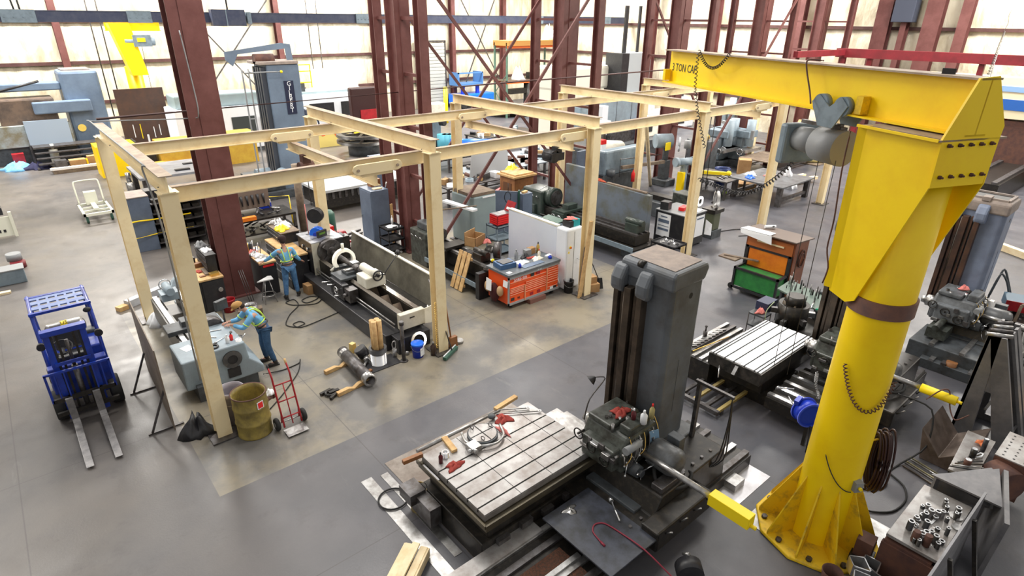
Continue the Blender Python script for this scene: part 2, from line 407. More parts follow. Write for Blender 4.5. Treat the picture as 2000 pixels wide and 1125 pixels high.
building_column(30.4, 7.1, 'maroon laced column seen behind the coiled crane cable', True, .85, 1.7)
building_column(37.2, 7.1, 'far maroon laced column standing before the end wall', True, .85, 1.7)
def wall_column(X, label):
    b = M(); hsec(b, X, 35.45, 0, 12.5, .36, .5, .04)
    one('wall_column', label, 'steel column', b, MAR, 'slender maroon columns against the back wall', org=(X, 35.45, 0))
def wx(u, v, Y):
    d = AF + (u-1000)/FPX*AR - (v-562.5)/FPX*AU
    return CX+d.x*(Y-CY)/d.y
for u, v, t in ((112, 60, 'slender maroon wall column above the left grey milling machine'), (540, 40, 'slender maroon wall column behind the tall blue grey boring column'),
                (728, 40, 'slender maroon wall column left of the laced column'), (883, 40, 'slender maroon wall column right of the roll up door'),
                (983, 40, 'slender maroon wall column beside the orange pallet rack')):
    wall_column(wx(u, v, 35.4), t)
def wy(u, v, X):
    d = AF + (u-1000)/FPX*AR - (v-562.5)/FPX*AU
    return CY+d.y*(X-CX)/d.x
for u, wd_, t in ((1275, .36, 'slender maroon end wall column right of the tall grey electrical cabinet'), (1398, .36, 'slender maroon end wall column right of the poster column'),
                (1562, .4, 'slender maroon end wall column above the middle of the yellow boom'), (1722, .8, 'wide maroon end wall column with the grey box mounted high'), (1765, .3, 'slender maroon end wall column with the caged ladder'),
                (1818, .85, 'wide maroon end wall column above the right half of the boom'), (1880, .5, 'last maroon end wall column above the red frame')):
    y = wy(u, 60, 39.6); b = M(); b.box(39.3, y-wd_/2, 0, 39.35, y+wd_/2, 12.5).box(39.85, y-wd_/2, 0, 39.9, y+wd_/2, 12.5).box(39.35, y-.02, 0, 39.85, y+.02, 12.5)
    one('wall_column', t, 'steel column', b, MAR, 'maroon columns against the end wall', org=(39.6, y, 0))
# cross bracing of the crane bay, one angle bar each
def brace(p0, p1, label, grp='diagonal braces of the crane bay', w_=.1, mt=MAR):
    b = M(); b.bar(p0, p1, w_, .02); a, bb, d = frame(Vector(p1)-Vector(p0))
    b.bar(Vector(p0)+a*w_/2, Vector(p1)+a*w_/2, .02, w_)
    one('diagonal_brace', label, 'brace', b, mt, grp, org=tuple(p0))
brace((8.3, 5.2, .25), (15.9, 5.25, 8.9), 'long maroon brace rising right from the fire extinguisher column')
brace((8.3, 5.2, 8.3), (15.7, 5.25, .3), 'long maroon brace falling right to the dark green lathe')
brace((8.2, 7.5, .4), (15.4, 7.7, 8.4), 'rear maroon brace rising right behind the rear cream beam')
brace((8.2, 7.5, 8.4), (15.4, 7.7, .4), 'rear maroon brace falling right behind the rear cream beam')
brace((23.2, 5.3, .3), (30.4, 5.3, 8.6), 'maroon brace crossing the cream posts near the brown cartons')
brace((23.2, 8.9, 8.6), (30.4, 8.9, .3), 'far maroon brace falling right behind the middle of the yellow boom')
for (u0, v0, u1, v1, t) in ((400, 62, 512, 180, 'thin steel tie rod falling right left of the tall boring column'), (410, 172, 520, 0, 'thin steel tie rod rising right left of the tall boring column'),
                            (900, 0, 985, 175, 'thin steel tie rod falling right behind the blue lift'), (905, 175, 965, 0, 'thin steel tie rod rising right behind the blue lift')):
    p = []
    for u, v in ((u0, v0), (u1, v1)):
        d = AF + (u-1000)/FPX*AR - (v-562.5)/FPX*AU; k = (34.8-CY)/d.y; p.append((CX+k*d.x, 34.8, CZ+k*d.z))
    brace(p[0], p[1], t, 'thin tie rods of the back wall', .09, STD)
# roll-up door in the back wall
x0, x1 = wx(815, 150, 35.7), wx(868, 150, 35.7)
b = M()
for i in range(19): b.box(x0, 35.55, .05+i*.28, x1, 35.62, .05+i*.28+.25)
st('door_1', b, mat('grey_door_slats', (.42, .43, .40), .5))
b = M().box(x0-.12, 35.5, 0, x0, 35.7, 5.5); b.box(x1, 35.5, 0, x1+.12, 35.7, 5.5).box(x0-.12, 35.5, 5.4, x1+.12, 35.7, 5.55)
st('door_frame', b, STD, bpy.data.objects['door_1'])
# blue grey runway beam across the bay at eye level
t = thing('runway_beam', 'long navy blue steel beam running high across the hall', 'crane beam', (-25, 24, 7.05))
b = M().box(-25, 23.85, 7.0, 39.6, 24.15, 7.02).box(-25, 23.98, 7.02, 39.6, 24.02, 7.43).box(-25, 23.82, 7.0, 39.6, 23.86, 7.45).box(-25, 23.8, 7.43, 39.6, 24.15, 7.47)
obj('beam', b, NAVY, t)
for u, s_ in ((40, 1.2), (275, 1.0), (710, .9), (1050, 1.0), (1185, .8), (1350, .8)):
    X = wx(u, 46, 23.8); b = M().box(X-s_/2, 23.74, 6.98, X+s_/2, 23.84, 7.49)
    for k in range(4): b.cyl((X-s_/2+.12+k*(s_-.24)/3, 23.74, 7.2), (X-s_/2+.12+k*(s_-.24)/3, 23.71, 7.2), .025, n=6)
    obj('splice_plate', b, GRB, t)
X = wx(448, 46, 23.6)
t = thing('junction_box', 'boxy navy hanger box fixed on the runway beam right of the big maroon column', 'hanger box', (X, 23.5, 6.9))
obj('housing', M().box(X-.85, 23.3, 6.85, X+.75, 23.75, 7.6), NAVY, t, bevel=.02); each('strap', [M().box(X+.9, 23.5, 6.95, X+1.1, 23.8, 7.5), M().box(X-.2, 23.28, 6.85, X-.15, 23.3, 7.6)], GRB, t)
obj('hanger_rod', M().cyl((X, 23.55, 7.6), (X, 23.55, 13), .04, n=8), STD, t)
X = wx(42, 46, 23.6)
one('hanger_rods', 'pair of thin grey hanger rods holding the runway beam top left', 'hanger rod', M().cyl((X-.1, 23.9, 7.47), (X-.5, 23.9, 13), .035, n=6).cyl((X+.1, 23.9, 7.47), (X-.1, 23.9, 13), .035, n=6), STD)
for u, t_ in ((180, 'thin vertical conduit on the back wall behind the yellow jib'), (200, 'second thin vertical conduit on the back wall'), (603, 'thin conduit hanging right of the tall boring column'),
              (622, 'black cable hanging right of the tall boring column'), (1165, 'thin conduit on the back wall left of the tall grey cabinet'), (1435, 'thin conduit on the wall over the yellow boom tip')):
    X = wx(u, 60, 33.5); one('wall_conduit', t_, 'conduit', M().cyl((X, 33.5, 1.6), (X, 33.5, 12.5), .035, n=6), STD)
# ================================================================ cream bridge crane frame
SP, DY, HZ = 5.0, 6.2, 4.76
post = []
pn = ['first front cream post, beside the dirty yellow drum', 'second front cream post, with the broom leaning on it', 'third front cream post, with a plank leaning on it',
      'fourth front cream post, beside the black poster cabinet', 'fifth front cream post, behind the orange and green cabinet', 'sixth front cream post, standing alone behind the hoist']
rn = ['first rear cream post, behind the propped steel sheet', 'second rear cream post, behind the black tool chest', 'third rear cream post, behind the lathe with the carton',
      'fourth rear cream post, behind the dark green lathe headstock', 'fifth rear cream post, behind the grey lathe splash guard', 'sixth rear cream post, behind the fourth front post']
for row, y, nm in ((0, 0.0, pn), (1, DY, rn)):
    for i in range(6):
        x = SP*i; loc = (x, y, 0)
        if not post:
            c = thing('crane_post', nm[i], 'steel post', loc, 'cream posts of the bridge crane frame')
            b = M(); hsec(b, 0, 0, .03, HZ, .26, .26, .016); obj('shaft', b, CREAM, c, org=(0, 0, 0))
            obj('base_plate', M().box(-.26, -.27, 0, .30, .25, .03), STD, c, org=(0, 0, 0))
            obj('cap_plate', M().box(-.15, -.15, HZ-.015, .15, .15, HZ), CREAM, c, org=(0, 0, 0)); post.append(c)
        else: post.append(dup(post[0], loc, 0, nm[i]))
hn = ['cream cross beam over the first pair of posts with a rusty top', 'cream cross beam over the second pair of posts', 'cream cross beam over the third pair of posts',
      'cream cross beam over the fourth pair of posts', 'cream cross beam over the fifth pair of posts', 'cream cross beam over the sixth pair of posts, behind the yellow boom']
for i in range(6):
    x = SP*i; b = M().ibeam((x, -.16, HZ+.14), (x, DY+.14, HZ+.14), .28, .2, .016, 0, 1)
    one('cross_beam', hn[i], 'steel beam', b, [CREAM, CREAMD], 'cream cross beams of the bridge crane frame')
FY, RY = .34, 4.75
for Y, t_ in ((FY, 'long cream runway beam along the front row of posts'), (RY, 'long cream runway beam along the rear of the frame')):
    t = thing('crane_runway', t_, 'steel beam', (0, Y, HZ-.14), 'cream runway beams of the bridge crane frame')
    obj('beam', M().ibeam((.12, Y, HZ-.14), (26.0, Y, HZ-.14), .27, .13, .016, 0, 1), [CREAM, CREAMD], t)
    for i in range(6):
        for s in (-1, 1): obj('hanger_bolt', M().cyl((SP*i+s*.06, Y-.05, HZ-.03), (SP*i+s*.06, Y-.05, HZ+.03), .012, n=6), STD, t)
def end_truck(b, x, Y):
    b.prism([(x-.56, HZ-.20), (x-.52, HZ-.12), (x-.45, HZ-.09), (x+.45, HZ-.09), (x+.52, HZ-.12), (x+.56, HZ-.20), (x+.52, HZ-.27), (x+.45, HZ-.30), (x-.45, HZ-.30), (x-.52, HZ-.27)], 'y', Y-.14, Y-.09)
    b.box(x-.35, Y-.09, HZ-.36, x+.35, Y+.1, HZ-.30)
for X, t_ in ((3.85, 'cream travelling bridge between the first and second cross beams'), (9.55, 'cream travelling bridge between the second and third cross beams'), (19.0, 'cream travelling bridge near the fourth cross beam')):
    t = thing('travelling_bridge', t_, 'crane bridge', (X, FY, HZ-.55), 'travelling bridges of the cream frame')
    obj('girder', M().ibeam((X, FY-.05, HZ-.47), (X, RY+.3, HZ-.47), .24, .14, .014, 0, 1), [CREAM, CREAMD], t)
    for Y in (FY, RY):
        b = M(); end_truck(b, X, Y); e = obj('end_truck', b, CREAM, t, bevel=.01)
        b = M()
        for s in (-1, 1): b.cyl((X+s*.44, Y-.14, HZ-.20), (X+s*.44, Y-.16, HZ-.20), .03, n=10)
        obj('wheel_axle', b, CREAMD, e)
b = M(); X = 3.85; Y = 4.0
t = thing('chain_hoist', 'small rusty chain hoist hanging from the first travelling bridge', 'hoist', (X, Y, 3.6))
obj('hoist_body', M().cyl((X-.18, Y, 3.87), (X+.18, Y, 3.87), .16, n=14).box(X-.1, Y-.1, 3.95, X+.1, Y+.1, 4.2), RUS, t); obj('chain', M().cyl((X, Y, 3.75), (X, Y, 2.9), .012, n=6), STD, t)
for Y, u in ((.6, 0), (1.0, 1)):
    X = 9.6; 
t = thing('electric_hoist', 'black electric hoist under the cream beam near the third front post', 'hoist', (9.55, .8, 3.7))
obj('hoist_body', M().cyl((9.4, .8, 3.95), (9.4, 1.15, 3.95), .17, n=14).box(9.25, .75, 3.85, 9.7, 1.1, 4.05).box(9.45, .8, 4.05, 9.65, 1.0, 4.2), BLK, t); obj('chain', M().cyl((9.4, 1.0, 3.8), (9.4, 1.0, 3.0), .012, n=6), STD, t)
# conduit along the first cross beam and down its post, long pipe behind the frame
one('air_line', 'thin white pipe running from the maroon column down the first front post', 'pipe',
    M().tube([(2.05, 6.0, 7.0), (2.1, 6.0, 5.9), (2.1, 6.0, 5.1), (1.9, 6.25, 4.98), (0.0, 6.3, 5.08), (-.13, 6.2, 5.08), (-.13, .9, 5.08), (-.15, .75, 5.0), (-.15, .2, 4.1), (-.15, .15, 1.2)], .015, 6), PLAS)
one('pipe_run', 'long dark pipe stretched above the rear of the cream frame', 'pipe', M().tube([(0, 6.35, 5.12), (12, 6.4, 5.25), (26, 6.5, 5.3)], .03, 6), MARD)
# ================================================================ yellow jib crane
AX, AY, TH, ZT = 6.42, -8.40, 1.173, 6.80
dx, dy_ = math.cos(TH), math.sin(TH); nx, ny = -dy_, dx
def J(u, w_, z): return (AX+u*dx+w_*nx, AY+u*dy_+w_*ny, z)
jb = thing('jib_crane', 'big yellow jib crane on a flared round column, marked 3 ton', 'jib crane', (AX, AY, 0))
b = M().lathe((AX, AY, 0), (0, 0, 1), [(.40, .05), (.385, 2.0), (.37, 3.78), (.36, 6.1), (0, 6.1)], 40)
obj('mast', b, YEL, jb)
b = M().lathe((AX, AY, 0), (0, 0, 1), [(0, .06), (.87, .06), (.89, .05), (.89, .012)], 10); base = obj('base_flange', b, YELD, jb)
for i in range(10):
    b = M(); a = 2*PI*(i+.5)/10; b.cyl((AX+.76*math.cos(a), AY+.76*math.sin(a), .06), (AX+.76*math.cos(a), AY+.76*math.sin(a), .11), .045, n=6)
    obj('anchor_nut', b, STD, base)
for i in range(10):
    a = 2*PI*i/10+.12; c, s = math.cos(a), math.sin(a)
    b = M().plate([(AX+.36*c, AY+.36*s, .06), (AX+.84*c, AY+.84*s, .06), (AX+.84*c, AY+.84*s, .12), (AX+.385*c, AY+.385*s, 1.15), (AX+.36*c, AY+.36*s, 1.15)], .022)
    obj('gusset', b, YELD, jb)
obj('roller_band', M().ring((AX, AY, 3.90), (0, 0, 1), .40, .34, .21, 40), RUS, jb)
b = M()
L0, L1 = -.50, 5.74
b.ibeam(J(L0, 0, ZT-.3), J(L1, 0, ZT-.3), .6, .30, .022, 0, 1)
boom = obj('boom', b, [YEL, CREAMD], jb)
# side plates straddling the mast, end plate with its bolts, top plate
for s in (1, -1):
    b = M(); w0 = s*.42
    b.plate([J(.52, w0, 6.18), J(-.48, w0, 6.18), J(-.48, w0, 5.65), J(.05, w0, 4.04), J(.18, w0, 3.97), J(.46, w0, 4.02), J(.48, w0, 4.14)], .02*s)
    b.bar(J(.52, w0, 6.18), J(.46, w0, 4.06), .02, .16)
    obj('side_plate', b, YEL, jb)
b = M(); b.plate([J(.57, .5, 6.18), J(-.5, .5, 6.18), J(-.5, -.5, 6.18), J(.57, -.5, 6.18)], -.02); obj('top_plate', b, [CREAMD], jb)
b = M(); b.bar(J(.57, .5, 6.175), J(-.5, .5, 6.175), .02, .03); b.box(0, 0, 0, 0, 0, 0) if False else None; obj('top_plate_edge', b, YEL, jb)
b = M(); b.plate([J(-.50, .43, 5.66), J(-.50, .45, 6.18), J(-.50, .17, 6.80), J(-.50, -.10, 6.82), J(-.50, -.40, 6.3), J(-.50, -.36, 5.66)], .025)
ep = obj('end_plate', b, YEL, jb)
for k in range(5):
    for z in (6.12, 5.78):
        b = M(); w_ = .34-.155*k; b.cyl(J(-.50, w_, z), J(-.55, w_, z), .012, n=8); b.cyl(J(-.5, w_, z), J(-.525, w_, z), .022, n=6); obj('end_plate_bolt', b, RUS, ep)
b = M(); b.plate([J(.38, 0, 5.9), J(.38, 0, 6.0), J(.38, .14, 5.9)], .01) if False else b.box(*(J(.9, .16, 6.25)), *(J(.98, .2, 6.5)))
rt = face_rot((-dx, -dy_, 0), (0, 0, 1))
obj('trolley_stop', M(Matrix.Translation(J(.95, .09, 6.24)) @ Matrix.Rotation(TH, 4, 'Z')).box(-.05, -.06, 0, .05, .06, .22), YELD, jb)
obj('boom_end_stop', M(Matrix.Translation(J(L1-.04, .09, 6.24)) @ Matrix.Rotation(TH, 4, 'Z')).box(-.04, -.06, 0, .04, .06, .2), YEL, jb)
text('capacity_lettering', '3 TON CAP.', .20, Vector(J(5.22, .014, 6.48)), rt, BLK, jb, sx=.8)
b = M()
b.box(*J(-.06, -.03, 6.8), *J(.06, .03, 6.86)); obj('top_junction_box', b, BLK, jb)
def sag(p0, p1, s, n=14):
    p0 = Vector(p0); p1 = Vector(p1); return [p0.lerp(p1, i/n)-Vector((0, 0, s*4*(i/n)*(1-i/n))) for i in range(n+1)]
t = thing('coiled_power_cable', 'black coiled power cable draped along the yellow boom and down to the hoist pendant', 'cable', J(5.0, .17, 6.8))
obj('upper_loop', M().coil(sag(J(4.58, .17, 6.83), J(3.7, .17, 6.83), .26), .022, .007, 22), BLK, t)
pz = [J(4.56, .2, 6.8), J(4.4, .28, 6.2), J(4.1, .35, 5.8), J(3.7, .4, 5.3)]
obj('hanging_coil', M().coil(pz, .022, .007, 26), BLK, t)
one('lower_coiled_cable', 'black coiled cable sagging from the hoist across the cream posts', 'cable', M().coil([J(3.7, .42, 4.75)]+sag(J(3.1, .35, 4.75), J(1.8, .2, 5.45), .25)[1:], .028, .009, 34), BLK)
one('supply_hose', 'brown supply hose looped over the yellow boom', 'hose', M().tube([J(1.95, -.1, 6.82), J(1.95, .17, 6.83), J(1.9, .2, 6.7), J(1.75, .22, 6.45), J(1.6, .3, 6.3)], .012, 6), RUS)
one('mast_cable', 'brown cable hanging down the edge of the yellow side plate', 'cable', M().tube([J(.63, .52, 6.1), J(.62, .52, 5.6), J(.55, .53, 5.0), J(.55, .53, 4.6), J(.47, .52, 4.35), J(.49, .53, 4.12)], .01, 6), RUS)
# trolley and hoist
t = thing('trolley_hoist', 'grey trolley hoist hanging under the yellow boom', 'hoist', J(1.35, 0, 5.5))
for k, u in enumerate((1.18, 1.55)):
    for s in (1, -1):
        b = M(); b.cyl(J(u, s*.10, 6.30), J(u, s*.19, 6.30), .13, n=20); obj('wheel', b, GRB, t)
for s in (1, -1):
    b = M(); b.plate([J(1.06, s*.19, 6.32), J(1.18, s*.19, 6.42), J(1.36, s*.19, 6.28), J(1.56, s*.19, 6.42), J(1.68, s*.19, 6.32), J(1.5, s*.19, 6.02), J(1.24, s*.19, 6.02)], .02*s); obj('side_cheek', b, GRB, t)
b = M(); b.cyl(J(1.6, 0, 5.75), J(2.05, 0, 5.75), .19, .17, n=24); b.cyl(J(2.05, 0, 5.75), J(2.12, 0, 5.75), .12, n=16); b.cyl(J(1.15, 0, 5.75), J(1.6, 0, 5.75), .24, n=24)
hb = obj('hoist_drum', b, PLAS, t)
b = M(Matrix.Translation(J(2.05, -.05, 5.7)) @ Matrix.Rotation(TH, 4, 'Z')); b.box(-.05, -.32, -.32, .10, .30, .26); obj('control_housing', b, GRB, t, bevel=.04)
b = M(); b.bar(J(1.35, 0, 6.05), J(1.35, 0, 5.9), .12); b.bar(J(1.2, 0, 6.0), J(2.0, 0, 6.0), .05); obj('suspension', b, STD, t)
b = M()
for u in (1.15, 1.45): b.cyl(J(u, .1, 5.6), J(u-.02, .1, 2.2), .006, n=5)
obj('load_cable', b, BLK, t)
# extras on the mast
t = thing('hose_coil', 'dark brown coiled cable hung on the right of the yellow mast', 'cable coil', (AX+.3, AY-.42, 1.2))
b = M(); cc = Vector((AX+.36, AY-.42, 1.45)); vv = Vector((.55, -.35, 0)).normalized()
for k in range(16):
    o_ = Vector((math.cos(k*2.4)*.03, math.sin(k*2.4)*.03, math.sin(k*1.7)*.03)); b.torus(cc+o_+vv*(.012*k-.05), Vector((.62, -.50+.05*(k%3), .05)), .12+.01*(k%4), .016, 24, 5, sx=.9, sy=3.7)
obj('coils', b, mat('dark_brown_rubber', (.045, .018, .015), .4), t); obj('hook', M().cyl((AX+.25, AY-.3, 1.8), (AX+.42, AY-.45, 1.86), .015, n=6), YELD, t)
a0 = Vector((-.55, -.83, 0)).normalized()
one('outlet_box', 'small grey outlet box with yellow plug on the yellow mast', 'outlet box', M(T(AX+a0.x*.42+.1, AY+a0.y*.42-.05, 1.25, -.58)).box(-.06, -.05, -.08, .06, .06, .08, 0).cyl((0, -.05, 0), (0, -.09, 0), .025, n=8, m=1), [PLAS, YELB])
one('mast_pendant_coil', 'brown coiled cord looped round the yellow mast', 'cord', M().coil([(AX+.42*math.cos(a), AY+.42*math.sin(a), 2.55+.35*((a-3.9)/.75)**2) for a in [2.9+.13*i for i in range(15)]], .022, .008, 26), RUS)
obj('cord', M().tube([(AX+.42*math.cos(a), AY+.42*math.sin(a), 1.15+.55*((a-4.25)/1.15)**2) for a in [3.1+.1*i for i in range(12)]], .008, 5), BLK, jb)
one('crane_foot_sheet', 'bright steel sheet under the foot of the yellow jib crane', 'steel sheet', M().box(5.72, -9.25, 0, 7.35, -7.57, .01), STL)
# ================================================================ helpers for shop furniture
DRM = STB
def chest(name, label, cat, x0, y0, x1, y1, z0, z1, body, front, face, cols, top=None, topt=.04, group=None, handle=DRM, wheels=0, fronts=None):
    """cabinet body with drawer fronts; cols = [(width share, [row shares])...] on the given face"""
    c = thing(name, label, cat, ((x0+x1)/2, (y0+y1)/2, z0 if not wheels else 0), group)
    b = M().box(x0, y0, z0+(wheels or 0), x1, y1, z1-topt); obj('cabinet_body', b, body, c, bevel=.008)
    if topt: obj('top', M().box(x0-.02, y0-.02, z1-topt, x1+.02, y1+.02, z1), top or body, c, bevel=.006)
    zb, zt = z0+(wheels or 0)+.03, z1-topt-.02
    a0, a1 = (x0+.02, x1-.02) if face in '-y+y' else (y0+.02, y1-.02)
    tot = sum(q[0] for q in cols); a = a0
    for wd, rows in cols:
        w_ = (a1-a0)*wd/tot; rt = sum(rows); z = zt
        for r in rows:
            h = (zt-zb)*r/rt
            def bx(u0, u1, q0, q1, d0, d1):
                if face == '-y': return M().box(u0, y0-d1, q0, u1, y0-d0, q1)
                if face == '+y': return M().box(u0, y1+d0, q0, u1, y1+d1, q1)
                if face == '-x': return M().box(x0-d1, u0, q0, x0-d0, u1, q1)
                return M().box(x1+d0, u0, q0, x1+d1, u1, q1)
            dr = obj('drawer', bx(a+.008, a+w_-.008, z-h+.006, z-.006, 0, .015), front, c)
            obj('handle', bx(a+.02, a+w_-.02, z-.03, z-.012, .015, .03), handle, dr)
            z -= h
        a += w_
    if wheels:
        for sx_ in (x0+.08, x1-.08):
            for sy_ in (y0+.07, y1-.07):
                k = obj('caster', M().cyl((sx_-.02, sy_, wheels*.5), (sx_+.02, sy_, wheels*.5), wheels*.5, n=12), RUB, c)
                obj('caster_fork', M().box(sx_-.03, sy_-.02, wheels*.5, sx_+.03, sy_+.02, wheels), STD, k)
    return c
def bottle(name, label, x, y, z, h, r, m, capm, cat='bottle', group=None):
    t = thing(name, label, cat, (x, y, z), group)
    obj('bottle_body', M().lathe((x, y, z), (0, 0, 1), [(0, 0), (r, 0), (r, h*.62), (r*.4, h*.78), (r*.35, h*.85)], 12), m, t)
    obj('cap', M().cyl((x, y, z+h*.84), (x, y, z+h), r*.42, r*.3, 10), capm, t); return t
def pail(name, label, x, y, h, r, m, lid=None, z=0, inside=None, cat='bucket', lab=None):
    t = thing(name, label, cat, (x, y, z)); b = M()
    if lid: b.lathe((x, y, z), (0, 0, 1), [(0, 0), (r*.87, 0), (r*.95, h*.8), (r, h*.82), (r, h*.9), (r*.98, h*.95)], 24)
    else: b.lathe((x, y, z), (0, 0, 1), [(0, .01), (r*.87, 0), (r*.96, h*.86), (r*1.03, h*.87), (r*1.03, h), (r*.97, h), (r*.92, h*.85), (r*.83, .02), (0, .02)], 24)
    obj('pail_body', b, m, t)
    if lid: obj('lid', M().lathe((x, y, z+h*.93), (0, 0, 1), [(r*1.05, -h*.05), (r*1.06, h*.05), (r*.9, h*.07), (r*.86, h*.05), (0, h*.05)], 24), lid, t)
    if inside: obj('contents', M().cyl((x, y, z+.02), (x, y, z+h*.45), r*.8, n=20), inside, t)
    hw = M().tube([(x+r*1.05*math.cos(a), y+r*1.05*math.sin(a), z+h*.8-.1*math.sin(a-2.7)*(1 if 0 < a-2.7 < PI else 0)) for a in [2.7+PI*i/10 for i in range(11)]], .004, 5); obj('wire_handle', hw, STL, t)
    return t
def rag(label, x, y, z, rx, ry, h, m, seed, name='shop_rag', cat='rag'):
    return one(name, label, cat, M().cloth(x, y, z, rx, ry, h, 0, seed), m, org=(x, y, z))
def blocky(label, name, cat, x, y, z, lx, ly, h, m, rz=0, group=None, bevel=.004):
    return one(name, label, cat, M(T(x, y, z, rz)).box(-lx/2, -ly/2, 0, lx/2, ly/2, h), m, group, bevel, (x, y, z))
def rod(label, name, cat, p0, p1, r, m, group=None, n=10, r2=None):
    return one(name, label, cat, M().cyl(p0, p1, r, r2, n), m, group)
def stool_leg(): pass
# ================================================================ forklift
fk = thing('forklift', 'blue forklift with slatted overhead guard and two bare forks', 'forklift', (-1.8, 3.2, 0))
b = M(); b.prism([(2.6, .35), (2.62, .75), (3.0, .62), (3.3, .62), (3.35, 1.0), (4.15, 1.05), (4.35, .85), (4.35, .3), (3.9, .25), (2.9, .25)], 'x', -2.3, -1.3)
obj('chassis', b, BLU, fk, bevel=.03)
obj('counterweight', M().prism([(3.9, .25), (3.9, 1.12), (4.25, 1.08), (4.42, .9), (4.42, .35)], 'x', -2.3, -1.3), GRD, fk, bevel=.04)
obj('floor_plate', M().box(-2.2, 2.65, .5, -1.4, 3.3, .54), BLK, fk)
seat = obj('seat', M().prism([(3.05, .85), (3.05, 1.02), (3.5, 1.0), (3.62, 1.45), (3.72, 1.45), (3.68, .85)], 'x', -2.06, -1.55), BLK, fk, bevel=.04)
obj('seat_base', M().box(-2.1, 3.0, .6, -1.5, 3.7, .86), BLK, fk)
tk = obj('gas_tank', M().lathe((-2.15, 3.95, 1.28), (1, 0, 0), [(0, 0), (.08, .01), (.15, .05), (.16, .1), (.16, .62), (.15, .67), (.08, .71), (0, .72)], 20), STL, fk)
obj('tank_label', M().lathe((-1.86, 3.95, 1.28), (1, 0, 0), [(.162, 0), (.162, .12)], 20), YELB, tk)
obj('tank_valve', M().cyl((-2.15, 3.95, 1.28), (-2.27, 3.95, 1.28), .04, n=8).cyl((-2.24, 3.95, 1.28), (-2.24, 3.95, 1.38), .02, n=6), STB, tk)
obj('tank_bracket', M().box(-2.05, 3.8, 1.08, -1.95, 4.1, 1.14).box(-1.65, 3.8, 1.08, -1.55, 4.1, 1.14), BLK, tk)
for x in (-2.24, -1.32):
    b = M().tube([(x, 2.62, .75), (x, 2.72, 1.3), (x, 2.98, 2.02), (x, 3.05, 2.1), (x, 3.85, 2.1), (x, 3.95, 2.02), (x, 4.15, 1.0)], .035, 8); obj('guard_post', b, BLU, fk)
each('guard_crossbar', [M().box(-2.28, 2.93, 2.08, -1.28, 3.0, 2.13), M().box(-2.28, 3.82, 2.08, -1.28, 3.9, 2.13)], BLU, fk)
gb = M(); pale = mat('grey_blue_guard', (.20, .27, .46), .5, c2=(.12, .18, .42), sc=6)  # slats get a paler, greyer blue than the truck paint
for k, y in enumerate((3.24, 3.52, 3.78)): gb.box(-2.25, y-.08, 2.095, -1.31, y+.08, 2.12)
for k in range(7): gb.box(-2.25+k*.15, 3.0, 2.1, -2.21+k*.15, 3.85, 2.122)
obj('guard_slats', gb, pale, fk)
for x in (-2.13, -1.56):
    mb = M().box(x-.05, 2.18, .12, x+.05, 2.30, 2.0); mo = obj('mast_rail', mb, BLU, fk, bevel=.006); obj('inner_rail', M().box(x+(.05 if x < -1.8 else -.09), 2.2, .12, x+(.09 if x < -1.8 else -.05), 2.28, 1.95), BLK, mo)
each('mast_crossbar', [M().box(-2.2, 2.16, 1.92, -1.49, 2.31, 2.02), M().box(-2.13, 2.14, 1.3, -1.56, 2.18, 1.36)], BLU, fk)
text('tank_lettering', 'US', .11, (-1.80, 3.87, 1.435), face_rot((1, 0, 0), (0, .55, .83)), BLK, fk)
for x in (-1.98, -1.72): obj('lift_chain', M().box(x-.02, 2.2, .3, x+.02, 2.24, 1.9), OILY, fk)
obj('lift_cylinder', M().cyl((-1.85, 2.26, .2), (-1.85, 2.26, 1.2), .05, n=12).cyl((-1.85, 2.26, 1.2), (-1.85, 2.26, 1.75), .03, n=10), STD, fk)
obj('cowl', M().prism([(2.45, .35), (2.45, 1.12), (2.6, 1.15), (2.72, .75), (2.72, .35)], 'x', -2.28, -1.32), BLU, fk, bevel=.02)
cg = obj('carriage', M().box(-2.34, 2.08, .28, -1.32, 2.14, .36).box(-2.34, 2.08, .58, -1.32, 2.14, .66).box(-2.1, 2.1, .3, -2.04, 2.16, .66).box(-1.6, 2.1, .3, -1.54, 2.16, .66), OILY, fk)
b = M().bar((-2.34, 2.1, .6), (-2.34, 2.1, 1.2), .04).bar((-1.32, 2.1, .6), (-1.32, 2.1, 1.2), .04).bar((-2.36, 2.1, 1.2), (-1.3, 2.1, 1.2), .04)
for x in (-2.2, -2.05, -1.6, -1.46): b.box(x-.012, 2.09, .62, x+.012, 2.11, 1.2)
obj('load_backrest', b, BLU, cg)
FORK = mat('worn_fork_steel', (.20, .195, .20), .42, .6, c2=(.32, .31, .31), sc=5)
for x in (-2.10, -1.66):
    b = M(); b.prism([(2.05, .66), (2.05, .12), (1.9, .06), (.62, .045), (.46, .04), (.46, .05), (.62, .07), (1.9, .12), (1.97, .14), (2.0, .2), (2.0, .66)], 'x', x-.06, x+.06); obj('fork', b, FORK, fk, bevel=.01)
for x, y, r in ((-2.27, 2.55, .30), (-1.33, 2.55, .30), (-2.24, 3.95, .23), (-1.36, 3.95, .23)):
    wdt = .1; t_ = obj('tyre', M().lathe((x-wdt, y, r), (1, 0, 0), [(r*.55, 0), (r*.93, 0), (r, .03), (r, .17), (r*.93, .2), (r*.55, .2)], 24), RUB, fk)
    obj('wheel_hub', M().cyl((x-wdt+.01, y, r), (x+wdt-.01, y, r), r*.57, n=16), GRD, t_)
obj('dashboard', M().box(-2.1, 2.66, 1.0, -1.5, 2.78, 1.22), BLK, fk, bevel=.02)
sw = obj('steering_wheel', M().torus((-1.95, 2.98, 1.3), (0, -.5, .85), .17, .015, 20), BLK, fk); obj('steering_column', M().cyl((-1.95, 2.75, 1.1), (-1.95, 2.97, 1.28), .03, n=8), BLK, sw)
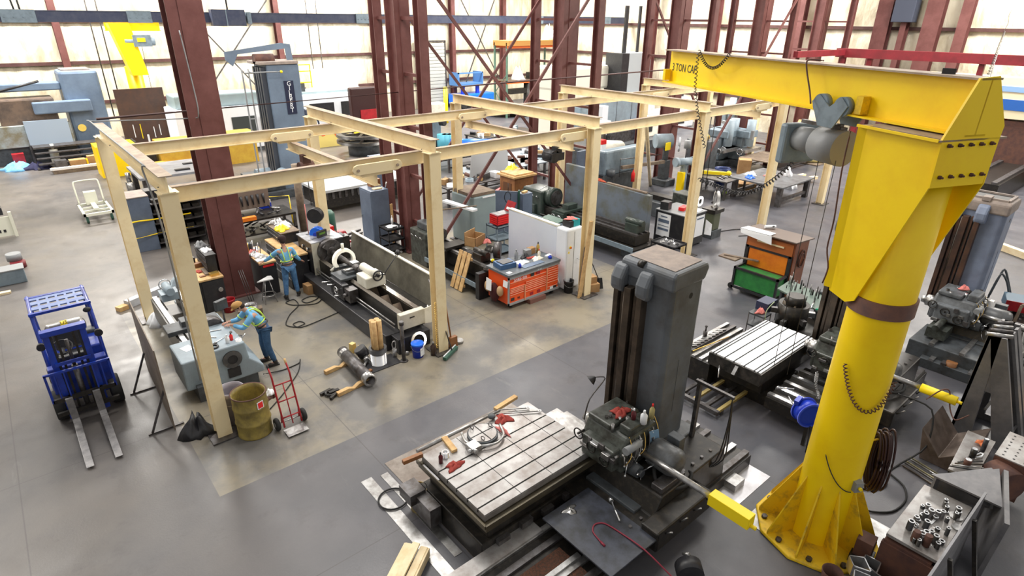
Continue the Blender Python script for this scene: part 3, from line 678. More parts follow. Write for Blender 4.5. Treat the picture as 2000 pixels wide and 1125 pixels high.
for x in (-2.25, -1.32): obj('headlamp', M().cyl((x, 2.72, 1.55), (x, 2.62, 1.55), .06, .075, 12), BLK, fk)
obj('mirror', M().ball((-1.38, 2.9, 1.98), .07, 0, (1, .5, .8)), BLK, fk)
# propped steel sheet and the timber beside it
t = thing('steel_sheet', 'tall brown steel sheet standing on edge left of the grey lathe', 'steel sheet', (-.66, 2, 0))
obj('sheet', M().plate([(-.70, .68, .02), (-.62, 3.5, .02), (-.62, 3.5, 1.78), (-.70, .68, 1.78)], .02), mat('brown_scaled_steel', (.17, .13, .10), .55, .3, c2=(.24, .20, .16), sc=2), t)
for y in (.85, 2.6):
    obj('prop_leg', M().bar((-1.05, y, .02), (-.68, y, .85), .035).bar((-1.12, y, .015), (-.5, y, .015), .05, .03), STD, t)
t = thing('box_beam', 'long pale steel box beam lying on the floor behind the grey lathe', 'steel beam', (.4, 7.6, 0))
obj('beam', M().bar((-.35, 7.35, .1), (1.75, 8.4, .1), .2, .2), mat('pale_galvanised', (.55, .57, .62), .5, c2=(.42, .43, .45), sc=3), t)
blocky('short pine block at the left end of the pale box beam', 'wood_block', 'timber', -.48, 7.28, 0, .25, .2, .12, WOOD, .4)
# ================================================================ grey engine lathe (worker leaning over it)
g = thing('grey_lathe', 'light blue grey engine lathe with round spindle bore facing the camera', 'lathe', (.55, 3.0, 0))
obj('base', M().box(-.05, 1.35, 0, 1.15, 2.5, .35).box(.1, 2.5, 0, .9, 5.5, .3), GRD, g)
obj('headstock', M().prism([(.30, .35), (.30, 1.12), (.98, 1.12), (1.02, .72), (1.28, .45), (1.28, .30), (.30, .30)], 'y', 1.25, 2.45), GRL, g, bevel=.03)
obj('spindle_flange', M().ring((.68, 1.25, .82), (0, -1, 0), .19, .10, .04, 28), OILY, g); obj('spindle_bore', M().cyl((.68, 1.249, .82), (.68, 1.22, .82), .11, n=24), BLK, g)
obj('rear_housing', M().box(-.22, 1.5, .25, .26, 2.5, .92), GRL, g, bevel=.03)
obj('bed', M().box(.02, 2.5, .3, .22, 5.5, .82).box(.55, 2.5, .3, .78, 5.5, .82).box(.22, 2.5, .45, .55, 5.5, .55), OILY, g)
obj('way_rails', M().box(.06, 2.5, .82, .16, 5.5, .87).box(.60, 2.5, .82, .7, 5.5, .87), STL, g)
obj('chuck', M().cyl((.66, 2.45, .98), (.66, 2.7, .98), .28, n=24), STD, g)
obj('carriage', M().box(-.12, 3.0, .84, 1.0, 3.5, .95).box(.2, 3.1, .95, .6, 3.4, 1.08), GRD, g, bevel=.01)
obj('apron', M().box(.85, 3.0, .4, 1.05, 3.55, .88), GRL, g, bevel=.01)
obj('tailstock', M().box(.2, 5.0, .86, .6, 5.4, 1.05).cyl((.4, 4.9, 1.12), (.4, 5.45, 1.12), .1, n=14), GRL, g); obj('tailstock_wheel', M().torus((.4, 5.52, 1.12), (0, 1, 0), .13, .015, 18), STB, g)
obj('feed_levers', M().cyl((1.02, 1.8, .9), (1.16, 1.8, 1.02), .014, n=6).cyl((1.02, 2.2, .9), (1.17, 2.15, .8), .014, n=6), STB, g)
obj('switch_panel', M().box(.55, 1.235, .40, .80, 1.252, .62), BLK, g)
obj('readout_post', M().cyl((.95, 2.45, 1.1), (.95, 2.45, 1.45), .02, n=8), STD, g)
obj('digital_readout', M(T(.93, 2.42, 1.56, .4)).box(-.14, -.05, -.11, .14, .05, .11), GRD, g, bevel=.01)
for i, (x, y, L_, a, nm, lb, m_) in enumerate(((.62, 1.65, .32, .5, 'wrench', 'long wrench lying on the grey lathe headstock', STB), (.48, 1.9, .28, 2.4, 'wrench', 'curved spanner on the rear of the grey lathe headstock', STL),
        (.85, 1.75, .22, 1.2, 'file', 'dark file on the grey lathe headstock beside the can', STD), (.4, 1.55, .2, .1, 'pliers', 'pair of black pliers on the grey lathe headstock', BLK), (.6, 2.15, .35, 2.9, 'pry_bar', 'bent steel bar across the grey lathe headstock', STL))):
    c, s = math.cos(a)*L_/2, math.sin(a)*L_/2; one(nm, lb, 'tool', M().bar((x-c, y-s, 1.13), (x+c, y+s, 1.13), .025, .012).cyl((x+c, y+s, 1.122), (x+c, y+s, 1.14), .03, n=10), m_)
bottle('drink_can', 'red and black drink can on the grey lathe headstock', .80, 1.50, 1.12, .17, .035, REDB, BLK, 'can'); bottle('spray_bottle', 'small clear spray bottle on the grey lathe headstock', .7, 1.42, 1.12, .2, .04, PAP, WHT)
one('coil_spring', 'small black coil of cable on the grey lathe headstock', 'cable coil', M().torus((.42, 1.4, 1.14), (0, 0, 1), .08, .02, 18), BLK)
one('tape_roll', 'white tape roll on the grey lathe headstock edge', 'tape roll', M().ring((.9, 1.36, 1.12), (0, 0, 1), .06, .03, .05), PAP)
blocky('white paper sheet on the rear housing of the grey lathe', 'paper_sheet', 'paper', .05, 2.1, .92, .2, .26, .006, PAP, .3)
rag('white rags bundled at the far end of the grey lathe', .1, 5.75, .0, .3, .22, .35, PAP, 3); 
t = thing('steady_rest', 'round grey steady rest standing behind the grey lathe bed', 'steady rest', (1.0, 6.6, 0))
obj('ring', M().ring((1.0, 6.6, .5), (.3, -1, .1), .42, .30, .12, 28), GRB, t); obj('foot', M().box(.7, 6.45, 0, 1.3, 6.75, .12), GRB, t); obj('clamp', M().ring((1.15, 6.3, .3), (.3, -1, .1), .26, .16, .1, 20), GRB, t)
pail('waste_bin', 'clear plastic bin with yellow sticker between the drum and the cream post', .33, .28, .75, .24, mat('cloudy_plastic', (.30, .28, .32), .4), inside=BLK, cat='bin')
one('yellow_sticker_bag', 'black plastic bag slumped at the foot of the first front post', 'bag', M().cloth(-.35, .35, 0, .28, .3, .42, 0, 5), BLK, org=(-.35, .35, 0))
# ---------------------------------------------------------------- drum and hand truck
t = thing('steel_drum', 'open dirty yellow steel drum with red label beside the first cream post', 'drum', (.50, -.30, 0))
rr = .31
obj('drum_shell', M().lathe((.50, -.30, 0), (0, 0, 1), [(0, 0), (rr, 0), (rr+.01, .02), (rr, .05), (rr, .28), (rr+.015, .30), (rr, .32), (rr, .60), (rr+.015, .62), (rr, .64), (rr, .87), (rr+.015, .89), (rr-.01, .90), (rr-.015, .80), (rr-.02, .3), (0, .25)], 32), TYEL, t)
obj('rim', M().torus((.50, -.30, .895), (0, 0, 1), rr+.005, .013, 32), RUS, t)
la = -1.25; obj('red_label', M(T(.50, -.30, .72, la)).box(rr+.002, -.05, -.06, rr+.012, .05, .06, 0).box(rr+.001, -.065, -.075, rr+.008, .065, .075, 1), [REDB, PAP], t)
obj('drain_pipe', M().cyl((.78, -.12, .45), (.98, -.02, .45), .05, n=12).cyl((.98, -.02, .45), (1.02, 0, .45), .07, n=12), RUS, t)
rag('crumpled white paper on the drain pipe of the drum', .95, -.02, .5, .09, .08, .12, PAP, 9, 'crumpled_paper', 'paper')
t = thing('hand_truck', 'dark red two wheeled hand truck next to the drum', 'hand truck', (1.1, -.6, 0))
def ht(x, z): return (x, -.72+z*.28, z)
for x in (.93, 1.27): obj('side_rail', M().tube([ht(x, .1), ht(x, .9), (x, -.42, 1.1), (x, -.30, 1.24)], .018, 8), RED, t); obj('grip', M().cyl((x, -.31, 1.22), (x, -.25, 1.31), .022, n=8), WOOD if x > 1 else BLK, t)
for z in (.28, .6, .92): obj('cross_bar', M().cyl(ht(.93, z), ht(1.27, z), .014, n=8), RED, t)
obj('centre_bar', M().cyl(ht(1.1, .12), ht(1.1, .92), .012, n=8), RED, t)
obj('toe_plate', M().box(.9, -.95, .03, 1.3, -.68, .04), STL, t)
for x in (.84, 1.36):
    k = obj('wheel', M().lathe((x-.04, -.55, .13), (1, 0, 0), [(.05, 0), (.11, 0), (.13, .02), (.13, .06), (.11, .08), (.05, .08)], 20), RUB, t); obj('hub', M().cyl((x-.045, -.55, .13), (x+.045, -.55, .13), .05, n=10), PLAS, k)
obj('axle', M().cyl((.84, -.55, .13), (1.36, -.55, .13), .012, n=6), STL, t)
for x in (.93, 1.27): obj('axle_brace', M().bar((x, -.55, .13), ht(x, .4), .02), RED, t)
# ---------------------------------------------------------------- people
def bone_mesh(name, pts, edges, m, parent, root=0, sub=2):
    me = bpy.data.meshes.new(name); o0 = Vector(ORG[parent.name])
    me.from_pydata([Vector(p[:3])-o0 for p in pts], edges, []); me.materials.append(m)
    o = bpy.data.objects.new(name, me); COL.objects.link(o); o.parent = parent; ORG[o.name] = tuple(o0)
    md = o.modifiers.new('skin', 'SKIN'); md.use_smooth_shade = True; md.branch_smoothing = .6
    if not me.skin_vertices: return o
    for i, p in enumerate(pts):
        q = me.skin_vertices[0].data[i]; r = p[3]; q.radius = (r, p[4] if len(p) > 4 else r); q.use_root = (i == root)
    s = o.modifiers.new('sub', 'SUBSURF'); s.levels = s.render_levels = sub
    return o
def person(label, J_, hat, hatm, trousers, stripes=True):
    """J_: dict of world joints; hips, chest, neck, head, sho/elb/wri/hand and hip/kne/ank/toe for l and r"""
    P = {k: Vector(v) for k, v in J_.items()}; base = (P['ankl']+P['ankr'])/2; base.z = 0
    t = thing('person', label, 'person', base)
    pts = []; ed = []
    def add(p, r, prev=None, r2=None):
        pts.append((p.x, p.y, p.z, r, r2 or r)); i = len(pts)-1
        if prev is not None: ed.append((prev, i))
        return i
    h = add(P['hips'], .115, None, .10); w_ = add(P['hips'].lerp(P['chest'], .5), .11, h, .10); c = add(P['chest'], .125, w_, .11); n = add(P['neck'], .055, c)
    hd = (P['head']-P['neck']).normalized(); k = add(P['neck']+hd*.08, .055, n); k = add(P['head']-hd*.02, .085, k, .09); k = add(P['head']+hd*.07, .08, k, .085)
    fw = P['face'].normalized()
    for s in 'lr':
        a = add(P['sho'+s], .062, c); a = add(P['elb'+s], .043, a); a = add(P['wri'+s], .028, a)
        hv = (P['hand'+s]-P['wri'+s]); hn = hv.normalized(); pm = add(P['wri'+s]+hn*.07, .034, a, .022)
        side = hn.cross(Vector((0, 0, 1))); side = side.normalized() if side.length > .1 else Vector((1, 0, 0)); dn = hn.cross(side).normalized()
        if dn.z > 0: dn = -dn
        for q, (o_, L_) in enumerate(((-.030, .068), (-.010, .082), (.010, .078), (.030, .060))):
            f0 = add(P['wri'+s]+hn*.095+side*o_, .0095, pm); f1 = add(P['wri'+s]+hn*(.095+L_*.55)+side*o_*1.1+dn*.012, .009, f0); add(P['wri'+s]+hn*(.095+L_*.85)+side*o_*1.1+dn*.04, .0075, f1)
        th = add(P['wri'+s]+hn*.05+side*(-.045), .011, pm); add(P['wri'+s]+hn*.09+side*(-.06)+dn*.015, .009, th)
        g_ = add(P['hip'+s], .09, h); g_ = add(P['kne'+s], .058, g_); g_ = add(P['ank'+s], .038, g_); add(P['toe'+s], .03, g_)
    body = bone_mesh('body', pts, ed, SKIN, t)
    # shirt: torso and sleeves
    pts, ed = [], []
    h = add(P['hips']+Vector((0, 0, .02)), .150, None, .125); w_ = add(P['hips'].lerp(P['chest'], .5), .150, h, .125); c = add(P['chest'], .165, w_, .135); add(P['neck'], .075, c)
    for s in 'lr': a = add(P['sho'+s], .082, c); a = add(P['elb'+s], .060, a); add(P['elb'+s].lerp(P['wri'+s], .92), .045, a)
    sh = bone_mesh('shirt', pts, ed, SHIRT, t)
    pts, ed = [], []
    h = add(P['hips'], .145, None, .125)
    for s in 'lr': g_ = add(P['hip'+s], .105, h); g_ = add(P['kne'+s], .080, g_); add(P['ank'+s]+Vector((0, 0, .02)), .062, g_)
    tr = bone_mesh('trousers', pts, ed, trousers, t)
    ax = (P['chest']-P['hips']).normalized(); rt_ = P['shor']-P['shol']; rt_ = (rt_-ax*rt_.dot(ax)).normalized(); bk = ax.cross(rt_); 
    if bk.dot(fw) > 0: bk = -bk
    def loop(cen, ra, rb, r, m, par, nm):
        b = M().tube([cen+rt_*ra*math.cos(2*PI*i/20)+bk*rb*math.sin(2*PI*i/20) for i in range(20)], r, 6, 0, True); return obj(nm, b, m, par)
    loop(P['hips']+ax*.06, .163, .140, .017, BLK, tr, 'belt')
    loop(P['hips'].lerp(P['chest'], .42), .165, .139, .014, HIVIS, sh, 'reflective_band')
    for s, sg in (('l', -1), ('r', 1)):
        lo = P['hips'].lerp(P['chest'], .42)+rt_*sg*.075; hi = P['chest']+rt_*sg*.085+ax*.13
        obj('reflective_strap', M().tube([lo+bk*.139, lo.lerp(hi, .5)+bk*.148, hi+bk*.085, hi+ax*.02, hi-bk*.09-ax*.03, lo.lerp(hi, .5)-bk*.146, lo-bk*.139], .013, 6), HIVIS, sh)
        e = P['sho'+s].lerp(P['elb'+s], .72); obj('sleeve_band', M().torus(e, P['elb'+s]-P['sho'+s], .066, .010, 16), HIVIS, sh)
        a, y_ = P['ank'+s], P['toe'+s]; q = (y_-a); q.z = 0; q = q.normalized()
        b = M(Matrix.Translation((a.x, a.y, 0)) @ Matrix.Rotation(math.atan2(q.y, q.x), 4, 'Z')); b.ball((.07, 0, .045), .05, 0, (2.7, 1.0, .9)); b.ball((.0, 0, .09), .052, 0, (1.1, .95, 1.4)); b.cb(.06, 0, 0, .28, .095, .03); obj('boot', b, BOOT, t)
    # head details
    fx = fw; sx_ = fx.cross(hd).normalized(); hc = P['head']+hd*.02
    obj('nose', M().cyl(hc+fx*.085+hd*.01, hc+fx*.115-hd*.03, .012, .017, 8), SKIN, body)
    for sg in (-1, 1):
        obj('ear', M().ball(hc+sx_*sg*.088-hd*.005, .03, 0, (.55, .6, 1.0)), SKIN, body); obj('eye', M().ball(hc+fx*.084+sx_*sg*.033+hd*.012, .012), BLK, body)
    obj('mouth', M().bar(hc+fx*.09-hd*.062-sx_*.022, hc+fx*.09-hd*.062+sx_*.022, .01), RAG, body)
    Rm = Matrix((( fx.x, sx_.x, hd.x, hc.x), (fx.y, sx_.y, hd.y, hc.y), (fx.z, sx_.z, hd.z, hc.z), (0, 0, 0, 1)))
    obj('hair', M(Rm).ball((-.022, 0, .012), .101, 0, (.98, .92, 1.0)), HAIR, t)
    cp = obj('cap', M(Rm).lathe((-.005, 0, .035), (0, 0, 1), [(.112, 0), (.113, .03), (.098, .075), (.055, .102), (0, .108)], 20), hatm, t)
    if hat == 'cap': obj('visor', M(Rm).plate([(.08, -.075, .035), (.15, -.05, .028), (.172, 0, .026), (.15, .05, .028), (.08, .075, .035)], .008), hatm, cp)
    return t
x, y = 3.42, 5.2
person('standing worker in dark cap seen from behind beside the black lathe', dict(hips=(x, y, .97), chest=(x-.02, y+.04, 1.32), neck=(x-.02, y+.06, 1.50), head=(x-.02, y+.10, 1.66), face=(-.1, 1, -.1),
    shol=(x-.20, y+.06, 1.43), elbl=(x-.36, y+.24, 1.22), wril=(x-.52, y+.40, 1.08), handl=(x-.62, y+.46, 1.03), shor=(x+.17, y+.02, 1.43), elbr=(x+.27, y+.02, 1.15), wrir=(x+.42, y+.14, .97), handr=(x+.5, y+.2, .92),
    hipl=(x-.10, y, .90), knel=(x-.14, y-.02, .50), ankl=(x-.20, y-.08, .08), toel=(x-.18, y+.1, .04), hipr=(x+.10, y, .90), kner=(x+.13, y+.0, .50), ankr=(x+.16, y-.02, .08), toer=(x+.24, y+.14, .04)), 'knit', mat('dark_knit_cap', (.03, .015, .015), .9), DENIM)
x, y = 1.62, 2.0
person('worker in tan cap leaning over the grey lathe headstock', dict(hips=(x, y, .98), chest=(x-.16, y+.06, 1.28), neck=(x-.29, y+.10, 1.42), head=(x-.39, y+.12, 1.52), face=(-1, .2, -.55),
    shol=(x-.24, y-.11, 1.34), elbl=(x-.45, y-.10, 1.10), wril=(x-.62, y+.10, 1.16), handl=(x-.72, y+.15, 1.17), shor=(x-.22, y+.28, 1.35), elbr=(x-.42, y+.36, 1.12), wril_=(0, 0, 0), wrir=(x-.62, y+.32, 1.15), handr=(x-.72, y+.3, 1.16),
    hipl=(x-.01, y-.10, .90), knel=(x-.03, y-.12, .50), ankl=(x+.06, y-.16, .08), toel=(x-.10, y-.15, .04), hipr=(x-.01, y+.10, .90), kner=(x-.06, y+.12, .50), ankr=(x-.02, y+.16, .08), toer=(x-.2, y+.17, .04)), 'cap', TANC, DENIM2)
# ---------------------------------------------------------------- black benches around the maroon column
chest('workbench', 'black tool cabinet bench with wooden top left of the maroon column', 'workbench', 1.2, 5.55, 1.78, 7.3, 0, .98, BLK, BLK, '-x', [(1, [1, 1, 2]), (1, [1, 1, 2])], WOOD, .05, handle=BLK)
obj('end_door', M().box(1.24, 5.53, .06, 1.75, 5.55, .9), BLK, bpy.data.objects['workbench'])
obj('door_pad', M().cyl((1.66, 5.53, .62), (1.66, 5.50, .62), .06, n=14), STL, bpy.data.objects['workbench'])
chest('tool_cabinet', 'tall black tool cabinet with sloping top on the wooden bench', 'tool cabinet', 1.55, 5.9, 1.78, 7.0, .98, 1.5, BLK, BLK, '-x', [(1, [1, 1, 1])], BLK, .03, handle=STD)
rag('grey cloth heap on the black cabinet by the column', 1.66, 6.75, 1.5, .16, .2, .14, PLAS, 12, 'cloth_heap'); rag('white cloth on the black cabinet by the column', 1.66, 6.3, 1.5, .14, .16, .09, PAP, 13, 'cloth_heap')
chest('black_workbench', 'black workbench with littered wooden top right of the maroon column', 'workbench', 2.83, 5.72, 3.26, 7.2, 0, 1.0, BLK, BLK, '+x', [(1, [1, 1, 2]), (1, [1, 1, 2])], WOOD, .05, handle=BLK)
obj('red_nameplate', M().box(2.9, 5.705, .86, 3.2, 5.72, .92), REDB, bpy.data.objects['black_workbench']); obj('end_panel', M().box(2.86, 5.71, .06, 3.18, 5.722, .84), BLK, bpy.data.objects['black_workbench'])
for i, (x, y, z, lx, ly, h, m_, nm, lb) in enumerate(((1.35, 6.9, .98, .2, .22, .22, BLK, 'bench_vise', 'small black vise at the far end of the left bench'), (1.4, 6.6, .98, .3, .14, .12, WOODD, 'wooden_box', 'brown wooden box on the left bench'),
     (1.36, 6.2, .98, .12, .2, .03, RAG, 'rag_pad', 'flat red rag pad on the left bench'), (1.48, 6.05, .98, .1, .5, .05, WOODG, 'wood_strip', 'wooden strip along the left bench'), (1.35, 5.8, .98, .14, .1, .03, WOODD, 'sanding_block', 'small brown block near the end of the left bench'),
     (1.62, 5.72, .98, .22, .16, .08, BRS, 'brass_block', 'brass coloured block at the near corner of the left bench'), (2.95, 6.9, 1.0, .2, .2, .25, GRD, 'angle_grinder', 'dark grinder standing on the right bench'), (2.95, 5.95, 1.0, .3, .2, .03, PAP, 'paper_sheet', 'white papers near the red nameplate of the right bench'))):
    blocky(lb, nm, 'tool' if 'vise' in nm or 'grinder' in nm else nm.split('_')[-1], x, y, z, lx, ly, h, m_, R_.uniform(-.4, .4))
for i, (x, y, s, m_, lb) in enumerate(((2.98, 6.3, 4, PAP, 'crumpled white rag in the middle of the right bench'), (2.95, 6.5, 5, STL, 'silver foil scraps on the right bench'), (2.95, 6.65, 6, PINK, 'pink rag against the maroon column on the right bench'), (3.05, 6.85, 8, PAP, 'white cloth at the far end of the right bench'), (3.0, 6.1, 9, STL, 'shiny steel scraps near the worker hand on the right bench'))):
    rag(lb, x, y, 1.0, .16, .13, .12, m_, s, 'bench_litter', 'litter')
for i in range(6):
    rod(['tall brass tipped tool standing', 'dark rod standing', 'silver lamp arm standing', 'black tool standing', 'chrome punch standing', 'grey bar standing'][i]+' in the rack of the right bench', 'standing_tool', 'tool', (2.88+.04*i, 6.75-.07*i, 1.0), (2.88+.05*i, 6.8-.08*i, 1.3+.05*(i % 3)), .014, [BRS, BLK, STB, BLK, STB, STD][i])
pail('red_bucket', 'dark red bucket at the foot of the maroon column', 1.75, 5.62-.25, .36, .17, RED)
t = thing('stool', 'steel legged stool with triangular grey seat at the right bench', 'stool', (2.78, 5.35, 0))
obj('seat', M().prism([(2.52, 5.22), (2.96, 5.18), (2.98, 5.42), (2.9, 5.46)], 'z', .66, .70), mat('pale_grey_seat', (.62, .62, .62), .5), t, bevel=.01)
for a in (.5, 2.2, 3.9, 5.4): obj('leg', M().cyl((2.8+.08*math.cos(a), 5.3+.08*math.sin(a), .66), (2.8+.24*math.cos(a), 5.3+.24*math.sin(a), 0), .012, n=8), STL, t)
obj('foot_ring', M().torus((2.8, 5.3, .22), (0, 0, 1), .19, .01, 22), STL, t)
blocky('thick brown timber block under the steel ring by the benches', 'timber_block', 'timber', 2.1, 4.75, 0, .6, .22, .2, WOODG, -.25)
one('bearing_ring', 'shiny steel ring lying on the timber block by the benches', 'ring', M().ring((2.12, 4.8, .2), (0, 0, 1), .19, .155, .09, 32), STB)
for i in range(3): rod(['first', 'second', 'third'][i]+' thin rod leaning at the foot of the maroon column', 'thin_rod', 'rod', (2.35+.06*i, 5.62, 0), (2.3+.05*i, 5.98, .85), .01, STD, 'rods leaning at the column foot', 6)
# black chest and vises behind the dark lathe
chest('tool_chest', 'long black tool chest with wooden top behind the standing worker', 'tool chest', 3.62, 5.6, 4.15, 7.5, .0, 1.05, BLK, BLK, '-x', [(1, [1, 1, 1, 1.4]), (1, [1, 1, 1, 1.4])], WOOD, .05)
chest('upper_chest', 'black upper tool chest piled with yellow and white items', 'tool chest', 3.85, 6.7, 4.4, 7.9, 1.05, 1.4, BLK, BLK, '-x', [(1, [1, 1])], WOODG, .03)
for i, (x, y, s, m_, lb) in enumerate(((4.0, 7.0, 21, YELB, 'yellow cloth on the upper black chest'), (4.2, 7.3, 22, PAP, 'white rags on the upper black chest'), (4.1, 7.7, 23, STL, 'grey plastic sheet on the upper black chest'))): rag(lb, x, y, 1.4, .22, .18, .16, m_, s)
blocky('orange cardboard box on the floor between the worker and the black lathe', 'cardboard_box', 'box', 3.95, 5.15, 0, .34, .3, .28, CARD, .1)
one('floor_hose', 'black air hose looping over the floor behind the standing worker', 'hose', M().tube([(4.05, 5.0, .02), (3.9, 4.6, .02), (3.55, 4.5, .02), (3.5, 4.75, .02), (3.8, 4.85, .02), (4.0, 4.55, .02), (3.7, 4.3, .02), (3.2, 4.6, .02), (3.1, 4.9, .02), (3.35, 4.95, .02), (3.3, 4.5, .02), (2.9, 4.1, .02), (2.6, 3.6, .02), (2.75, 3.3, .02), (3.0, 3.35, .02), (2.95, 3.55, .02), (2.75, 3.5, .02), (2.85, 3.2, .02), (3.5, 3.3, .02), (3.95, 3.4, .02)], .013, 6), RUB)
one('welding_lead', 'black lead on the floor by the leaning worker', 'hose', M().tube([(1.3, 1.55, .05), (1.7, 1.5, .015), (2.1, 1.55, .015), (2.2, 1.7, .015), (1.95, 1.2, .015), (1.4, .6, .015), (.95, .2, .015)], .012, 6), RUB)
# ================================================================ black lathe with chip guard
g = thing('black_lathe', 'long black and cream engine lathe with steady rest and open chip guard', 'lathe', (4.6, 3.3, 0))
obj('base', M().box(3.95, .75, 0, 5.0, 6.3, .42), BLK, g, bevel=.02)
obj('end_foot', M().box(4.1, .42, 0, 4.98, .75, .40), BLK, g, bevel=.01)
obj('headstock', M().box(4.2, 5.3, .42, 5.15, 6.35, 1.38), BLK, g, bevel=.02)
obj('headstock_top', M().box(4.18, 5.28, 1.38, 5.17, 6.37, 1.41), mat('scuffed_grey_lid', (.42, .43, .45), .35, .3, c2=(.2, .2, .21), sc=5), g)
obj('headstock_corner', M().box(4.19, 5.27, .42, 4.42, 5.31, 1.38), CWHT, g)
obj('headstock_knobs', M().cyl((4.2, 5.6, 1.15), (4.15, 5.6, 1.15), .045, n=12).cyl((4.2, 5.95, 1.15), (4.15, 5.95, 1.15), .045, n=12).cyl((4.2, 5.6, .8), (4.13, 5.6, .8), .02, n=8).cyl((4.2, 6.0, .8), (4.13, 6.0, .8), .03, n=8), STL, g)
r_ = obj('digital_readout', M(T(4.62, 5.5, 1.56, .35)).box(-.17, -.04, -.1, .17, .04, .1), BLK, g, bevel=.01)
obj('green_display', M(T(4.62, 5.5, 1.56, .35)).box(-.13, -.045, -.01, .1, -.04, .05), mat('dull_green_display', (.10, .22, .03), .3), r_)
obj('chuck', M().cyl((4.68, 5.3, 1.1), (4.68, 5.1, 1.1), .36, n=32).cyl((4.68, 5.1, 1.1), (4.68, 5.02, 1.1), .16, n=20), STD, g)
for k in range(4):
    a = PI/4+k*PI/2; obj('chuck_jaw', M().bar((4.68+.12*math.cos(a), 5.05, 1.1+.12*math.sin(a)), (4.68+.33*math.cos(a), 5.05, 1.1+.33*math.sin(a)), .07, .09), STD, g)
obj('workpiece', M().cyl((4.68, 5.0, 1.1), (4.68, 3.1, 1.1), .075, n=18).cyl((4.68, 3.6, 1.1), (4.68, 3.35, 1.1), .10, n=18), STD, g)
bd = obj('bed', M().box(4.35, .75, .42, 4.5, 5.3, .86).box(4.78, .75, .42, 4.93, 5.3, .86), OILY, g)
obj('way_rails', M().prism([(4.36, .86), (4.43, .92), (4.50, .86)], 'y', .75, 5.3).box(4.79, .75, .86, 4.92, 5.3, .90), mat('oily_way_steel', (.30, .27, .23), .25, .85), bd)
for y in (1.3, 1.9, 2.5): obj('bed_web', M().plate([(4.5, y-.1, .45), (4.78, y-.1, .45), (4.78, y+.15, .8), (4.5, y+.15, .8)], .02), WOODG, bd)
obj('bed_end', M().box(4.3, .60, .50, 4.98, .77, .90), CWHT, g, bevel=.015); obj('end_slot', M().box(4.55, .592, .76, 4.68, .602, .79), BLK, g)
obj('end_bracket', M().plate([(4.98, .62, .88), (5.52, .62, .95), (5.5, .62, .62), (5.15, .62, .45), (4.98, .62, .48)], .02), WHC, g); obj('bracket_bolt', M().cyl((5.4, .62, .86), (5.4, .59, .86), .02, n=8), BLK, g)
obj('steady_ring', M().ring((4.68, 4.35, 1.1), (0, -1, 0), .33, .24, .12, 32), WHC, g)
for a in (PI/2, PI/2+2.09, PI/2-2.09): obj('steady_arm', M().cyl((4.68+.22*math.cos(a), 4.29, 1.1+.22*math.sin(a)), (4.68+.48*math.cos(a), 4.29, 1.1+.48*math.sin(a)), .042, n=12), WHC, g)
obj('steady_base', M().box(4.34, 4.2, .88, 5.0, 4.4, .95), GRD, g)
obj('carriage', M().box(4.1, 3.3, .90, 5.1, 3.95, .97).box(4.35, 3.45, .97, 4.95, 3.8, 1.05), GRD, g, bevel=.01)
obj('tool_post', M().cb(4.72, 3.72, 1.05, .2, .2, .16).cb(4.5, 3.6, 1.05, .3, .12, .05), STL, g, bevel=.01)
obj('apron', M().box(4.02, 3.05, .45, 4.2, 3.85, .9), BLK, g, bevel=.015)
obj('apron_handwheel', M().torus((3.93, 3.3, .72), (1, 0, 0), .1, .014, 18).cyl((4.02, 3.3, .72), (3.92, 3.3, .72), .025, n=8), STB, g)
for y, z, L_ in ((3.5, .8, .22), (3.7, .82, .28), (3.15, .6, .2)): obj('feed_lever', M().cyl((4.02, y, z), (4.02-L_, y-.03, z+.06), .016, n=8).ball((4.02-L_, y-.03, z+.06), .025), STB, g)
obj('feed_gearbox', M().box(4.05, 2.75, .5, 4.3, 3.05, .85).cyl((4.05, 2.9, .7), (3.95, 2.9, .7), .05, n=10), STD, g)
ts = obj('tailstock', M().box(4.38, 2.4, .92, 4.95, 2.95, 1.22), WHC, g, bevel=.03)
obj('quill_housing', M().cyl((4.67, 3.1, 1.28), (4.67, 2.35, 1.28), .11, n=20).box(4.58, 2.45, 1.2, 4.76, 2.95, 1.3), WHC, ts); obj('quill', M().cyl((4.67, 3.1, 1.2), (4.67, 3.3, 1.15), .04, n=12), STL, ts)
obj('tailstock_wheel', M().torus((4.67, 2.28, 1.28), (0, 1, 0), .13, .022, 24).cyl((4.67, 2.35, 1.28), (4.67, 2.25, 1.28), .04, n=10).bar((4.55, 2.28, 1.28), (4.79, 2.28, 1.28), .02).cyl((4.77, 2.26, 1.3), (4.8, 2.15, 1.32), .02, n=8), BLK, ts)
obj('feed_screw', M().cyl((4.24, .8, .62), (4.24, 5.3, .62), .02, n=8).cyl((4.24, .8, .52), (4.24, 5.3, .52), .015, n=8), STL, g)
cgm = mat('grimy_guard_steel', (.36, .34, .27), .4, .3, c2=(.12, .11, .09), sc=1.6, k=.5, spread=.5)
sg = obj('chip_guard', M().plate([(5.62, 1.1, .45), (5.75, 1.1, 1.28), (5.75, 5.9, 1.28), (5.62, 5.9, .45)], .015), cgm, g)
obj('guard_rim', M().bar((5.75, 1.1, 1.29), (5.75, 5.9, 1.29), .09, .03), WHC, sg)
obj('chip_tray', M().box(4.95, .75, .40, 5.65, 5.9, .44), OILY, g)
obj('cross_slide_rails', M().box(5.1, 2.0, .5, 5.2, 3.8, .54).box(5.28, 2.2, .5, 5.34, 3.6, .54), STD, g)
obj('work_lamp', M().tube([(5.7, 3.1, 1.3), (5.72, 3.05, 1.5), (5.5, 2.9, 1.35), (5.15, 2.85, 1.0), (5.12, 2.9, .55)], .014, 6).cyl((5.72, 3.05, 1.5), (5.65, 3.0, 1.42), .05, .07, 10), BLK, g)
